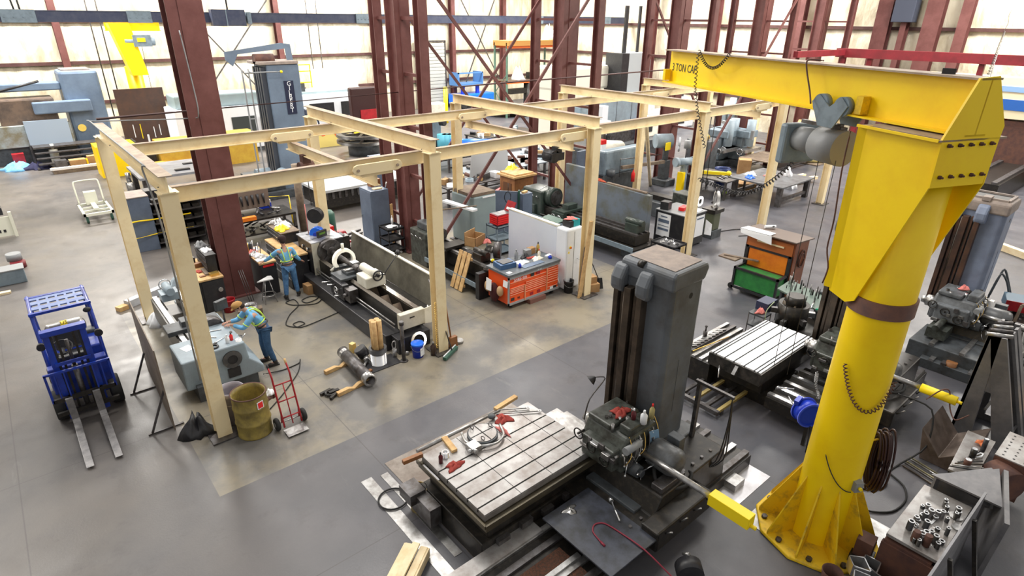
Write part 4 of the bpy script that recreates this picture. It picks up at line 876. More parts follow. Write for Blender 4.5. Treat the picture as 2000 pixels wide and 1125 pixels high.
obj('coolant_bottle', M().cyl((5.1, .66, .6), (5.1, .66, .82), .04, n=12).cyl((5.1, .66, .82), (5.1, .66, .92), .015, n=8), PAP, g)
for i, (x, y, L_, a, lb) in enumerate(((4.4, 5.6, .4, .3, 'long wrench on the black lathe headstock'), (4.75, 5.9, .35, 1.2, 'short bar on the black lathe headstock'), (4.9, 5.6, .3, 2.2, 'steel rule on the black lathe headstock'), (4.5, 6.1, .25, .0, 'small spanner at the rear of the black lathe headstock'))):
    one('wrench', lb, 'tool', M().bar((x-math.cos(a)*L_/2, y-math.sin(a)*L_/2, 1.418), (x+math.cos(a)*L_/2, y+math.sin(a)*L_/2, 1.418), .025, .012), [STL, BLK, STB, STD][i])
# things around the near end of the black lathe
pail('oil_pail', 'bright blue lidded pail with white label by the second cream post', 4.42, .10, .37, .145, BLUC, BLUB)
obj('label', M(T(4.42, .10, .16, -1.2)).box(.128, -.07, -.1, .142, .07, .1), PAP, bpy.data.objects['oil_pail'])
one('flange_ring', 'silver flange ring leaning on the end of the black lathe', 'flange ring', M().ring((4.62, .38, .24), (0, -1, .25), .21, .145, .03, 32).cyl((4.62, .39, .24), (4.62, .375, .24), .01, n=6), STB)
b = M().cyl((4.05, .12, .03), (4.05, .12, 1.0), .045, n=14).cyl((4.05, .12, .0), (4.05, .12, .03), .10, .08, 20).cyl((4.05, .12, .95), (4.05, .12, 1.04), .055, n=14)
one('steel_bar_stand', 'upright steel bar with round foot left of the blue pail', 'bar stand', b, STD)
one('shackle', 'small white lifting shackle beside the upright steel bar', 'shackle', M().cyl((3.98, .42, .0), (3.98, .42, .22), .05, n=12).tube([(3.95, .42, .22), (3.93, .42, .36), (3.98, .42, .42), (4.03, .42, .36), (4.01, .42, .22)], .014, 6), STL)
one('small_ball_nut', 'small shiny nut on the floor beside the upright steel bar', 'nut', M().ball((4.25, .32, .05), .05), STL)
bottle('brown_jar', 'tall brown jar with metal lid between the blue pail and the cream post', 4.74, -.08, 0, .36, .075, mat('brown_glass', (.05, .028, .02), .2), STL, 'jar')
t = thing('timber_bundle', 'four brown round timbers standing in a black and silver collar', 'timber bundle', (3.55, .4, 0))
for k, (ox, oy) in enumerate(((-.055, -.04), (.06, -.045), (-.05, .06), (.06, .055))): obj('timber', M().cyl((3.55+ox, .4+oy, .05), (3.55+ox*1.1, .4+oy, 1.12), .06, n=14), WOOD, t)
obj('silver_drum', M().ring((3.55, .4, .02), (0, 0, 1), .185, .17, .30, 32), STB, t); obj('black_collar', M().ring((3.55, .4, .32), (0, 0, 1), .205, .15, .11, 32), BLK, t)
blocky('thin black plate under the timber bundle', 'steel_plate', 'steel plate', 3.6, .35, 0, .75, .5, .018, BLK, .0)
t = thing('pipe_section', 'dark steel pipe with threaded silver ends resting on two wooden cradles', 'pipe', (3.05, .35, .1))
p0, p1 = Vector((3.02, 1.15, .17)), Vector((2.93, -.38, .17)); dd = (p1-p0).normalized()
obj('pipe_wall', M().lathe(p0, dd, [(.105, 0), (.135, 0), (.135, 1.53), (.105, 1.53), (.105, 0)], 28), STD, t); each('threaded_end', [M().lathe(p0+dd*1.36, dd, [(.14, 0), (.14, .18), (.11, .18)], 28), M().lathe(p0+dd*.1, dd, [(.137, 0), (.137, .12)], 28)], STL, t)
def cradle(x, y, rz, lb, L_=.62):
    one('wood_cradle', lb, 'wooden cradle', M(T(x, y, 0, rz)).prism([(-L_/2, 0), (L_/2, 0), (L_/2, .09), (.13, .09), (0, .03), (-.13, .09), (-L_/2, .09)], 'y', -.05, .05), WOOD, 'wooden cradles under the dark pipe', .004)
cradle(2.78, .80, .15, 'wooden cradle under the far end of the dark pipe', .8); cradle(2.62, -.18, .12, 'wooden cradle under the near end of the dark pipe', .8)
for (x, y, rz, lb) in ((3.32, 1.25, .3, 'small gold wood block left of the far pipe end'), (3.42, 1.0, -.2, 'small gold wood block right of the far pipe end')): blocky(lb, 'wood_block', 'wood block', x, y, 0, .12, .12, .24, mat('gold_wood', (.72, .52, .18), .5), rz)
one('chain_puller', 'black iron clamp lying left of the near pipe cradle', 'clamp', M().torus((2.15, -.08, .05), (0, 0, 1), .11, .03, 14).bar((1.95, 0, .04), (2.2, .05, .04), .06).bar((2.05, -.28, .04), (2.3, -.12, .04), .06).bar((2.1, -.1, .05), (2.32, -.1, .05), .08), OILY)
t = thing('drill_chuck', 'black round drill chuck with silver shank left of the timber bundle', 'chuck', (3.3, .55, 0))
obj('chuck_body', M().cyl((3.38, .75, .12), (3.28, .80, .32), .14, n=20), BLK, t); obj('shank', M().cyl((3.32, .55, .1), (3.05, .3, .03), .03, n=10).cyl((3.35, .62, .12), (3.31, .52, .1), .07, n=12), STL, t)
blocky('rust coloured scrap block left of the black plate', 'scrap_block', 'wood block', 3.2, .2, 0, .12, .08, .05, WOODD, .3)
t = thing('push_broom', 'push broom with green head leaning on the second cream post', 'broom', (5.1, -.35, 0))
obj('head', M().bar((4.78, -.48, .05), (5.32, -.2, .05), .09, .07), GRED, t); obj('head_edge', M().bar((4.78, -.44, .09), (5.32, -.16, .09), .02, .03), PAP, t); obj('handle', M().cyl((5.12, -.3, .08), (4.98, .35, 1.75), .014, n=8), STD, t)
one('floor_scraper', 'brown wooden handled scraper leaning on the second cream post', 'scraper', M().cyl((5.28, -.08, .02), (5.15, .0, 1.5), .02, n=8).box(5.2, -.14, .0, 5.4, -.04, .3), WOODD)
rod('grey leaning rod behind the second cream post', 'steel_rod', 'rod', (5.22, .12, .0), (5.18, .02, 1.35), .025, STD)
one('hanging_chain', 'rusty chain hanging down the left of the second cream post', 'chain', M().coil([(4.84, -.1, 1.35), (4.84, -.1, .15)], .018, .009, 22), BRS)
one('round_tin', 'shiny round tin on the floor right of the broom', 'tin', M().cyl((5.55, .02, 0), (5.55, .02, .07), .11, n=20), STL)
blocky('brown wedge block behind the second cream post', 'wood_wedge', 'wood block', 5.25, .35, 0, .2, .3, .3, WOODG, .2)
# ================================================================ horizontal boring mills
SLOT = mat('black_t_slot', (.01, .01, .01), .6)
def t_table(parent, x0, y0, x1, y1, z, h, m, slots, cross, sw=.014):
    t = obj('work_table', M().box(x0, y0, z-h, x1, y1, z-.004), m, parent, bevel=.01)
    slots = sorted(slots); b = M(); ys = [y0+.0, *slots, y1]; xs = [x0, *cross, x1]
    for i in range(len(ys)-1):                       # raised lands between the T slots
        for j in range(len(xs)-1):
            a0, a1 = ys[i]+(sw if i else 0), ys[i+1]-(sw if i < len(ys)-2 else 0); c0, c1 = xs[j]+(.005 if j else 0), xs[j+1]-(.005 if j < len(xs)-2 else 0)
            b.box(c0, a0, z-.004, c1, a1, z+.012)
    obj('table_lands', b, m, t)
    b = M()
    for s in slots: b.box(x0-.002, s-sw, z-.05, x1+.002, s+sw, z-.002)
    for s in cross: b.box(s-.005, y0, z-.012, s+.005, y1, z-.003)
    obj('t_slots', b, SLOT, t)
    return t
def mill_column(g, x, y, zt, ways_m, body_m, cap_m, openb=False):
    c = obj('column', M().prism([(x+.1, y-.45), (x+.02, y-.37), (x+.0, y+.5), (x+.85, y+.5), (x+.85, y-.37), (x+.77, y-.45)], 'z', .85, zt-.02), body_m, g, bevel=.03)
    b = M()
    for k, (a, w_) in enumerate(((-.02, .10), (.12, .05), (.20, .12), (.36, .06), (.44, .09))): b.box(x-.14+(.05 if k % 2 else 0), y+a, .85, x+.02, y+a+w_, zt-.42)
    obj('column_ways', b, ways_m, c, bevel=.006)
    obj('lead_screw', M().cyl((x-.10, y+.335, .9), (x-.10, y+.335, zt-.45), .022, n=10), WAY, c)
    b = M(); b.prism([(x-.02, zt-.30), (x-.02, zt-.05), (x+.05, zt), (x+.80, zt), (x+.87, zt-.06), (x+.87, zt-.12), (x+.8, zt-.28)], 'y', y-.48, y+.53)
    cp = obj('column_cap', b, cap_m, c, bevel=.04)
    for a in (-.12, .36):
        obj('cap_lobe', M().prism([(x-.17, zt-.48), (x-.17, zt-.30), (x-.08, zt-.12), (x+.02, zt-.08), (x+.02, zt-.52), (x-.1, zt-.56)], 'y', y+a, y+a+.24), body_m, cp, bevel=.05)
    if openb:
        obj('cap_opening', M().box(x+.12, y-.35, zt+.002, x+.75, y+.4, zt+.006), SLOT, cp); obj('cap_rim', M().bar((x+.1, y-.38, zt+.02), (x+.1, y+.43, zt+.02), .06, .05).bar((x+.78, y-.38, zt+.02), (x+.78, y+.43, zt+.02), .06, .05).bar((x+.1, y-.38, zt+.02), (x+.78, y-.38, zt+.02), .06, .05).bar((x+.1, y+.43, zt+.02), (x+.78, y+.43, zt+.02), .06, .05), DUSTY, cp)
        obj('pulley', M().box(x-.02, y-.06, zt-.02, x+.25, y+.1, zt+.07), DUSTY, cp)
    else:
        obj('dust_sheet', M().plate([(x+.08, y-.40, zt+.004), (x+.80, y-.38, zt+.004), (x+.80, y+.48, zt+.004), (x+.10, y+.46, zt+.004)], .006), DUSTY, cp)
        obj('pulley_wheel', M().cyl((x+.02, y+.10, zt-.03), (x+.02, y+.2, zt-.03), .06, n=14), OILY, cp)
    obj('lifting_hole', M().cyl((x+.50, y-.451, zt-.48), (x+.50, y-.44, zt-.48), .05, n=16), SLOT, c)
    obj('access_cover', M().box(x+.42, y-.457, 1.4, x+.52, y-.449, 2.4), body_m, c, bevel=.01)
    return c
def mill_head(g, x, y, z, m, seed, bar_y, bar_m, shape='box'):
    """spindle head riding on the -x face of the column; spindle along y"""
    rn = random.Random(seed)
    hd = obj('spindle_head', M().prism([(x-.95, z), (x-.98, z+.35), (x-.85, z+.62), (x-.15, z+.66), (x-.12, z)], 'y', y-.42, y+.42), m, g, bevel=.05)
    obj('gear_cover', M().box(x-.90, y-.10, z+.62, x-.2, y+.38, z+.72).box(x-.8, y-.40, z+.62, x-.3, y-.18, z+.78), m, hd, bevel=.03)
    obj('side_gearbox', M().box(x-1.1, y-.36, z+.08, x-.92, y+.30, z+.46), m, hd, bevel=.03)
    obj('spindle_sleeve', M().cyl((x-.55, y+.40, z+.28), (x-.55, y+.62, z+.28), .14, n=20).cyl((x-.55, y+.62, z+.28), (x-.55, y+.72, z+.28), .09, n=16), STL, hd)
    obj('silver_cylinder', M().cyl((x-.95, y-.46, z+.48), (x-.62, y-.46, z+.48), .065, n=16), PLAS, hd)
    obj('feed_hub', M().cyl((x-.72, y-.42, z+.05), (x-.72, y-.60, z+.05), .12, .10, 20).cyl((x-.72, y-.60, z+.05), (x-.72, y-.66, z+.05), .06, n=12), GRD, hd)
    for k in range(3):
        a = .4+2.1*k; c, s = math.cos(a), math.sin(a)
        obj('hub_lever', M().tube([(x-.72+.05*c, y-.63, z+.05+.05*s), (x-.72+.16*c, y-.66, z+.05+.16*s), (x-.72+.28*c, y-.72, z+.05+.27*s)], .013, 6), STB, hd)
    for k in range(9):
        xx = x-.95+.09*k+rn.uniform(-.03, .03); zz = z+rn.uniform(.2, .58); dxx = rn.uniform(-.10, .10); L_ = rn.uniform(.09, .2)
        obj('lever', M().cyl((xx, y-.42, zz), (xx+dxx*.3, y-.47, zz), .022, n=8).cyl((xx+dxx*.3, y-.47, zz), (xx+dxx, y-.50, zz-L_), .010, n=6).ball((xx+dxx, y-.50, zz-L_), .02), STB if k % 2 else STL, hd)
    for k in range(6):
        yy = y-.36+.12*k; zz = z+rn.uniform(.12, .4); obj('knob', M().cyl((x-.97, yy, zz), (x-1.08, yy, zz), .03, n=10), STD if k % 2 else STL, hd)
    for k in range(12):                                   # bolted covers, valve blocks and oil lines on both faces
        xx = x-.88+.065*k; zz = z+rn.uniform(.05, .5); sx_ = rn.uniform(.03, .075); sz = rn.uniform(.03, .09)
        if k % 2: obj('valve_block', M().box(xx-sx_, y-.42-rn.uniform(.03, .08), zz-sz, xx+sx_, y-.41, zz+sz), [OILY, STD, m, STL][k % 4], hd, bevel=.006)
        else: yy = y-.36+.06*k; obj('valve_block', M().box(x-1.1-rn.uniform(.02, .07), yy-sx_, zz-sz*.6, x-1.09, yy+sx_, zz+sz*.6), [OILY, STD, m, STL][(k+1) % 4], hd, bevel=.006)
    for k in range(7):
        a = x-.9+.11*k; q = rn.uniform(.02, .12); obj('oil_line', M().tube([(a, y-.42, z+.1+q), (a-.04, y-.50, z+.18+q), (a+.03, y-.52, z+.38), (a+.10, y-.44, z+.55), (a+.14, y-.30, z+.70)], .008, 5), [BRS, STD, STL][k % 3], hd)
    for k in range(10):
        xx = x-.85+.07*k; yy = y+rn.uniform(-.38, .36); obj('top_fitting', M().cyl((xx, yy, z+.6), (xx, yy, z+.68+rn.uniform(.02, .1)), rn.uniform(.018, .04), n=10), [STL, OILY, STD, STB][k % 4], hd)
    for k in range(3):
        w_ = obj('handwheel', M().torus((x-1.12, y-.2+.28*k, z+.22+.1*k), (1, 0, 0), .09, .012, 18).cyl((x-.98, y-.2+.28*k, z+.22+.1*k), (x-1.13, y-.2+.28*k, z+.22+.1*k), .02, n=8), OILY, hd)
    mt = obj('drive_motor', M().lathe((x-.30, y-.50, z+.22), (0, -1, 0), [(0, 0), (.20, .01), (.235, .06), (.235, .42), (.2, .5), (.12, .53), (0, .54)], 26), mat('motor_grey', (.12, .13, .14), .4, c2=(.07, .07, .07), sc=5), g)
    obj('motor_terminal_box', M().box(x-.12, y-.85, z+.2, x+.04, y-.62, z+.5), GRD, mt, bevel=.01)
    obj('motor_cable', M().tube([(x-.5, y-.7, z+.1), (x-.62, y-.85, z+.0), (x-.5, y-1.05, z-.08), (x-.25, y-1.15, z-.1), (x-.05, y-1.1, z-.02), (x+.0, y-.95, z-.1), (x-.15, y-.85, z-.15)], .03, 8), RUB, mt)
    obj('spindle_bar', M().cyl((x-.55, y-.42, z+.28), (x-.55, bar_y+.02, z+.28), .05, n=14), STL, g)
    if shape == 'box': b = M().bar((x-.55, bar_y, z+.28), (x-.55, bar_y-.62, z+.28), .17, .19).cyl((x-.55, bar_y-.62, z+.22), (x-.55, bar_y-.70, z+.22), .03, n=8)
    else: b = M().cyl((x-.55, bar_y, z+.28), (x-.55, bar_y-.58, z+.28), .085, n=18).cyl((x-.55, bar_y-.58, z+.28), (x-.55, bar_y-.66, z+.28), .03, n=8)
    obj('spindle_guard', b, bar_m, g, bevel=.006 if shape == 'box' else 0)
    return hd
def mill_bed(g, x, y, x0, x1, m):
    bd = obj('bed', M().box(x0, y-1.25, 0, x1, y+.10, .22), m, g, bevel=.01)
    for yy, mm in ((y-.18, STL), (y-.42, STD), (y-.95, STL), (y-1.2, STD)): obj('bed_way', M().box(x0, yy, .22, x1, yy+.10, .27), mm, bd)
    sd = obj('saddle', M().prism([(x-1.45, .24), (x-1.45, .46), (x-.9, .50), (x-.75, .80), (x+.95, .86), (x+1.05, .24)], 'y', y-1.2, y+.25), OILY, g, bevel=.02)
    obj('column_foot', M().box(x-.2, y-.62, .5, x+1.0, y+.62, .9), GRD, sd, bevel=.03)
    obj('saddle_front', M().box(x-1.2, y-1.5, .24, x+.2, y-1.18, .6), OILY, sd, bevel=.03)
    for k in range(9): xx = x-1.3+.25*k; obj('saddle_bolt', M().cyl((xx, y-1.08, .80 if xx > x-.75 else .47), (xx, y-1.08, .87 if xx > x-.75 else .52), .028, n=6), STD, sd)
    obj('rack_cover', M().box(x-1.05, y-.95, .44, x-.8, y+.05, .54), GRD, sd, bevel=.01); obj('chip_wedge', M().box(x-.7, y-1.15, .8, x-.1, y-.95, .9), STD, sd, bevel=.01)
    for k in range(4): obj('saddle_lever', M().cyl((x-1.0+.35*k, y-1.5, .5), (x-1.05+.36*k, y-1.62, .66+.04*(k % 2)), .012, n=6), STL, sd)
    return sd
# --- mill A, the near one
A = thing('boring_mill', 'nearest boring mill with slotted grey table and tall dusty grey column', 'boring mill', (4.6, -5.9, 0))
t_table(A, 2.02, -5.58, 4.30, -3.93, .93, .12, TBL, [-4.43, -4.66, -4.90, -5.17, -5.42], [2.70, 3.34, 3.96])
obj('table_gutter', M().box(1.97, -5.68, .72, 4.36, -3.9, .80).bar((1.96, -5.68, .82), (4.36, -5.68, .82), .03, .06).bar((1.96, -5.68, .82), (1.96, -3.88, .82), .03, .06), mat('oily_gutter', (.12, .10, .065), .35, .5, c2=(.08, .07, .05), sc=4), A)
obj('table_saddle', M().box(2.1, -5.55, .42, 4.2, -4.0, .72), OILY, A, bevel=.02)
tb_ = obj('table_base', M().box(1.95, -5.6, .0, 4.5, -3.95, .42), OILY, A, bevel=.02)
for i in range(5): obj('base_clamp', M().box(2.2+.45*i, -5.68, .28+.05*(i % 2), 2.42+.45*i, -5.6, .38+.05*(i % 2)), STD, tb_)
obj('table_slot_bar', M().box(1.955, -4.5, .80, 1.985, -4.05, .86), STB, A)
obj('saddle_side_rail', M().box(1.72, -4.6, .1, 1.92, -4.05, .45).box(1.62, -4.2, .3, 1.9, -3.85, .5), STD, A)
mill_bed(A, 5.1, -5.70, -1.2, 7.0, OILY)
mill_column(A, 5.1, -5.68, 3.98, WAY, COLM, COLM)
mill_head(A, 5.15, -5.80, .86, GRN, 3, -7.52, YELB)
obj('cable_post', M().bar((5.9, -6.35, .85), (5.9, -6.35, 1.95), .08, .06).bar((5.86, -6.3, 1.96), (5.86, -6.98, 1.96), .05, .05), STD, A)
for k in range(3): obj('hanging_cable', M().tube([(5.86, -6.95, 1.95), (5.84+.03*k, -6.97, 1.5), (5.7+.06*k, -6.95-.03*k, .8), (5.4+.1*k, -6.7, .45)], .012, 5), BLK, A)
lm = obj('work_lamp_arm', M().tube([(4.25, -5.35, 1.4), (4.35, -5.35, 1.75), (4.75, -5.3, 1.95), (4.62, -5.2, 1.98)], .012, 6), STD, A); obj('lamp_shade', M().lathe((4.62, -5.2, 1.98), (-.6, .3, -.5), [(.02, 0), (.05, .03), (.09, .1)], 16), BLK, lm); obj('lamp_bulb', M().ball((4.60, -5.19, 1.95), .035), PAP, lm)
obj('blue_cover', M().plate([(4.78, -6.25, 1.42), (4.95, -6.3, 1.42), (4.95, -6.36, 1.15), (4.78, -6.31, 1.15)], .01), mat('faded_blue_cover', (.16, .28, .42), .5), A)
one('black_rubber_mat', 'large black ribbed plate over the bed ways of the nearest mill', 'cover plate', M().box(2.92, -7.18, .47, 3.92, -5.82, .50), mat('blue_black_mat', (.055, .062, .085), .38, c2=(.025, .027, .032), sc=4), bevel=.006)
one('stiff_red_cable', 'thin dark red hose curling on the black plate of the nearest mill', 'hose', M().tube([(3.25, -6.7, .51), (3.3, -6.5, .51), (3.42, -6.42, .51), (3.55, -6.5, .51), (3.6, -6.8, .51), (3.62, -7.2, .51), (3.7, -7.7, .3), (3.8, -8.1, .1)], .012, 6).cyl((3.25, -6.70, .51), (3.24, -6.78, .51), .018, n=8), mat('dark_red_rubber', (.22, .015, .035), .5))
one('long_handle_wrench', 'bright steel wrench lying at the edge of the black plate', 'tool', M().cyl((3.95, -6.3, .52), (3.75, -6.62, .52), .014, n=8).cyl((3.96, -6.28, .52), (3.99, -6.22, .52), .035, n=10), STB)
one('chip_pile', 'pale heap of metal chips on the black plate', 'chip heap', M().cloth(3.35, -5.98, .5, .12, .09, .03, 0, 31), STL, org=(3.35, -5.98, .5))
one('chip_scatter', 'rust brown metal chips filling the bed between the ways of the nearest mill', 'metal chips', M().box(.2, -6.52, .22, 2.9, -6.22, .255).box(.2, -6.8, .22, 2.9, -6.58, .25), mat('rusty_chips', (.14, .05, .025), .6, .3, c2=(.05, .03, .02), sc=30, bump=1, bs=90))
one('way_cover', 'long pale steel strip covering the front way of the nearest mill', 'way cover', M().box(-1.1, -5.86, .27, 2.9, -5.60, .30), TBL)
one('dropped_steel_bar', 'narrow pale steel bar lying between the bed ways', 'steel bar', M().box(.6, -6.56, .27, 3.0, -6.48, .31), STL)
# items on table A
t = thing('round_vise', 'round slotted swivel base with curved steel bands on the nearest table', 'swivel base', (3.05, -4.15, .945))
obj('swivel_disc', M().cyl((3.07, -4.17, .945), (3.07, -4.17, 1.0), .26, n=36), GRD, t); obj('disc_face', M().cyl((3.07, -4.17, 1.0), (3.07, -4.17, 1.012), .235, n=36), TBL, t)
obj('disc_slots', M().bar((2.84, -4.17, 1.014), (3.3, -4.17, 1.014), .014, .006).bar((3.07, -4.4, 1.014), (3.07, -3.94, 1.014), .014, .006), SLOT, t)
obj('steel_band', M().tube([(2.80, -3.95, 1.0), (2.72, -4.2, 1.0), (2.85, -4.42, 1.0), (3.1, -4.52, 1.0), (3.32, -4.42, 1.0), (3.42, -4.2, 1.03)], .022, 8), STL, t)
obj('bracket', M().box(2.66, -4.45, .945, 2.84, -4.25, 1.04).cyl((2.7, -4.5, 1.0), (2.7, -4.4, 1.0), .04, n=12).cyl((2.6, -4.4, 1.0), (2.7, -4.4, 1.0), .03, n=10), STL, t)
for a in (.2, 2.0, 4.1): obj('eye_bolt', M().torus((3.07+.2*math.cos(a), -4.17+.2*math.sin(a), 1.05), (1, .4, 0), .035, .007, 14), STD, t)
rod('long round steel bar lying along the rear edge of the nearest table', 'round_bar', 'steel bar', (2.02, -3.80, .93), (3.75, -3.78, .93), .035, STL)
blocky('yellow wooden bar at the far corner of the nearest table', 'wood_bar', 'wood block', 3.95, -3.72, .93, .55, .09, .06, WOOD, .12)
blocky('yellow wooden wedge at the left end of the nearest table', 'wood_bar', 'wood block', 2.5, -4.02, .945, .1, .4, .05, WOOD, -.15)
blocky('brown wooden peg beside the left end of the nearest table', 'wood_peg', 'wood block', 1.86, -3.93, .93, .34, .07, .07, WOODD, -.1)
bottle('red_spray_can', 'dark red spray can on the left corner of the nearest table', 2.16, -4.28, .945, .2, .035, mat('dark_red_can', (.10, .01, .015), .35), BLK, 'can')
one('steel_collar', 'shiny steel collar beside the spray can on the nearest table', 'collar', M().ring((2.30, -4.2, .945), (0, 0, 1), .065, .035, .09, 20), STB)
rag('red shop rag on the left part of the nearest table', 2.28, -4.48, .945, .15, .10, .07, RAG, 41); rag('long red shop rag at the far side of the nearest table', 3.62, -4.05, .945, .16, .14, .08, RAG, 42); rag('red rag tail hanging toward the middle of the nearest table', 3.42, -4.28, .945, .06, .17, .05, PINK, 43)
one('black_boring_head', 'dark round boring tool beside the long red rag', 'tool', M().ball((3.48, -3.9, .99), .07, 0, (1, 1, .7)), GRD)
for i, (p0, p1, lb) in enumerate((((3.72, -3.82, .97), (4.15, -4.1, .97), 'upper long spanner at the far corner of the nearest table'), ((3.6, -3.88, .97), (4.25, -4.3, .97), 'lower long spanner at the far corner of the nearest table'))):
    one('long_spanner', lb, 'spanner', M().cyl(p0, p1, .012, n=8).ring(p1, (0, 0, 1), .032, .016, .015, 14), STL, 'long spanners on the nearest table')
for i, (x, y, h, r, m_, cm, lb) in enumerate(((4.60, -6.05, .22, .04, mat('dark_red_can', (.1, .01, .015), .35), PAP, 'dark can with white top on the nearest spindle head'), (4.66, -6.2, .24, .055, PAP, PAP, 'white oil bottle on the nearest spindle head'), (4.86, -6.2, .27, .042, mat('amber_oil', (.42, .36, .16), .3), REDB, 'clear oil bottle with pink cap on the nearest spindle head'))):
    bottle('oil_bottle', lb, x, y, 1.62, h, r, m_, cm)
rag('dark red rag on top of the nearest spindle head', 4.62, -5.78, 1.6, .16, .12, .09, RAG, 44)
one('small_chain_hook', 'grey steel plate lying right of the slotted table under the head', 'steel plate', M().box(4.45, -4.75, .40, 5.1, -3.9, .42), STL)
# floor plates around mill A
for (x0, y0, x1, y1, lb, m_) in ((1.40, -5.9, 1.60, -2.88, 'long bright steel strip on the floor, leftmost of the two', STL), (1.74, -5.2, 1.88, -2.95, 'bright steel strip on the floor beside the mill base', STL),
        (1.95, -5.85, 4.9, -2.72, 'large dull steel sheet under the nearest mill table', mat('dull_floor_plate', (.30, .27, .24), .4, .5, c2=(.16, .13, .11), sc=2)), (5.0, -4.35, 5.6, -3.7, 'small bright plate on the floor behind the nearest mill', STL),
        (5.7, -7.35, 7.0, -5.2, 'large bright steel sheet on the floor right of the nearest mill', mat('pale_floor_plate', (.62, .62, .66), .35, .5, c2=(.45, .44, .46), sc=2))):
    one('floor_plate', lb, 'steel plate', M().box(x0, y0, 0, x1, y1, .008), m_, 'steel plates on the floor around the nearest mill')
blocky('bright steel block on the floor sheet behind the yellow spindle guard', 'steel_block', 'steel block', 6.3, -6.85, .008, .3, .62, .14, STL, 0)
pail('dirty_pail', 'dirty yellow open pail beside the slotted table', 1.86, -4.02, .42, .15, mat('stained_yellow_pail', (.60, .48, .20), .5, c2=(.30, .18, .05), sc=7), inside=OILY)
one('floor_cable', 'black cable loop on the floor left of the dirty pail', 'cable', M().torus((1.62, -3.6, .03), (0, 0, 1), .24, .015, 28), RUB)
t = thing('timber_crate', 'pale new timber crate lid at the bottom edge of the photo', 'crate', (1.0, -5.1, 0))
for k in range(3): obj('plank', M(T(1.0, -5.05, .16+.05*(k == 1), .62)).box(-.7, -.17+.12*k, 0, .42, -.06+.12*k, .04), WOODL, t)
obj('side_board', M(T(1.0, -5.05, .03, .62)).box(-.7, -.2, 0, .42, -.15, .16).box(-.7, .15, 0, .42, .2, .16), WOODL, t)
t = thing('cable_reel_black', 'dark cable reel with hose at the bottom edge under the nearest mill', 'hose reel', (4.05, -7.62, 0))
obj('reel', M().cyl((3.98, -7.75, .22), (4.12, -7.6, .22), .19, n=24), BLK, t); obj('bracket', M().box(3.95, -7.75, 0, 4.15, -7.55, .06).cyl((4.12, -7.5, .35), (4.12, -7.6, .42), .025, n=8), STL, t)
# --- mill B, the middle one, partly behind the yellow column
Bm = thing('boring_mill', 'middle boring mill with shining white slotted table behind the yellow column', 'boring mill', (10, -6.6, 0))
t_table(Bm, 8.40, -6.20, 10.62, -5.10, 1.0, .16, TBW, [-5.15, -5.215, -5.42, -5.62, -5.85, -6.07, -6.145], [8.9, 9.5, 10.1], .017)
obj('table_edge', M().box(8.37, -6.23, .72, 10.65, -5.07, .985), mat('oily_table_side', (.09, .08, .07), .35, .6, c2=(.03, .03, .028), sc=5), Bm)
obj('table_saddle', M().box(8.7, -6.15, .35, 10.4, -5.2, .72), OILY, Bm, bevel=.02); obj('table_base', M().box(8.9, -6.3, 0, 10.2, -5.0, .35), OILY, Bm)
obj('table_lever', M().cyl((8.36, -5.35, .8), (8.2, -5.45, .62), .014, n=8), STB, Bm)
obj('table_dog', M().prism([(8.25, .8), (8.42, 1.02), (8.5, 1.02), (8.36, .78)], 'y', -5.75, -5.68), STL, Bm)
mill_bed(Bm, 10.9, -6.75, 9.2, 12.6, OILY)
mill_column(Bm, 10.95, -6.62, 3.9, WAY, COLM, COLM)
mill_head(Bm, 10.75, -6.95, .78, GRN, 8, -8.42, YELB, 'cyl')
for k in range(5):
    x = 8.55+.33*k; obj('guide_bar', M().box(x, -7.3, .5, x+.10, -6.35, .56), STB if k % 2 else STL, Bm)
obj('front_tray', M().box(8.5, -7.3, .25, 10.2, -6.35, .5), OILY, Bm)
obj('clamp_lever', M().cyl((8.6, -6.5, .75), (8.75, -6.75, .78), .016, n=8).ball((8.6, -6.5, .75), .03), STB, Bm); obj('clamp_handle', M().cyl((8.55, -6.75, .7), (8.45, -6.95, .6), .014, n=8), STB, Bm)
one('hoist_chain_end', 'steel lifting chain lying on the front tray of the middle mill', 'chain', M().coil([(9.3, -6.9, 1.0), (9.35, -6.9, .75), (9.3, -7.0, .6), (9.1, -7.1, .6)], .03, .008, 16), STL)
t = thing('duct_frame', 'welded angle frame of steel and yellow edged bars lying before the middle mill', 'steel frame', (8.1, -5.3, 0))
for y in (-4.95, -5.25, -5.55, -5.8): obj('angle_bar', M().box(7.75, y, .1, 8.9, y+.07, .16), STD if y in (-4.95, -5.55) else mat('yellow_edged_bar', (.35, .27, .10), .5), t)
obj('end_bar', M().box(7.72, -5.82, .08, 7.8, -4.85, .17), STD, t); obj('frame_legs', M().box(7.9, -5.8, 0, 8.0, -5.7, .1).box(7.9, -5.0, 0, 8.0, -4.9, .1).bar((7.95, -5.75, .03), (7.95, -4.95, .03), .05), STD, t)
t = thing('hose_reel', 'bright blue spring hose reel beside the yellow column', 'hose reel', (8.2, -7.25, 0))
obj('drum', M().cyl((8.14, -7.35, .78), (8.24, -7.2, .78), .22, n=30), BLUC, t); obj('flange', M().ring((8.13, -7.37, .78), (.55, .83, 0), .25, .2, .02, 30).ring((8.25, -7.19, .78), (.55, .83, 0), .25, .2, .02, 30), BLUC, t)
obj('bracket', M().bar((8.3, -7.45, .7), (8.4, -7.4, .7), .14).bar((8.05, -7.1, .95), (8.2, -7.1, 1.0), .08, .12), BLUC, t); obj('hose', M().tube([(8.15, -7.4, .56), (8.14, -7.42, .3), (8.1, -7.45, .02)], .012, 6), BLK, t); obj('stand', M().bar((8.3, -7.3, 0), (8.3, -7.3, .7), .06), OILY, t)
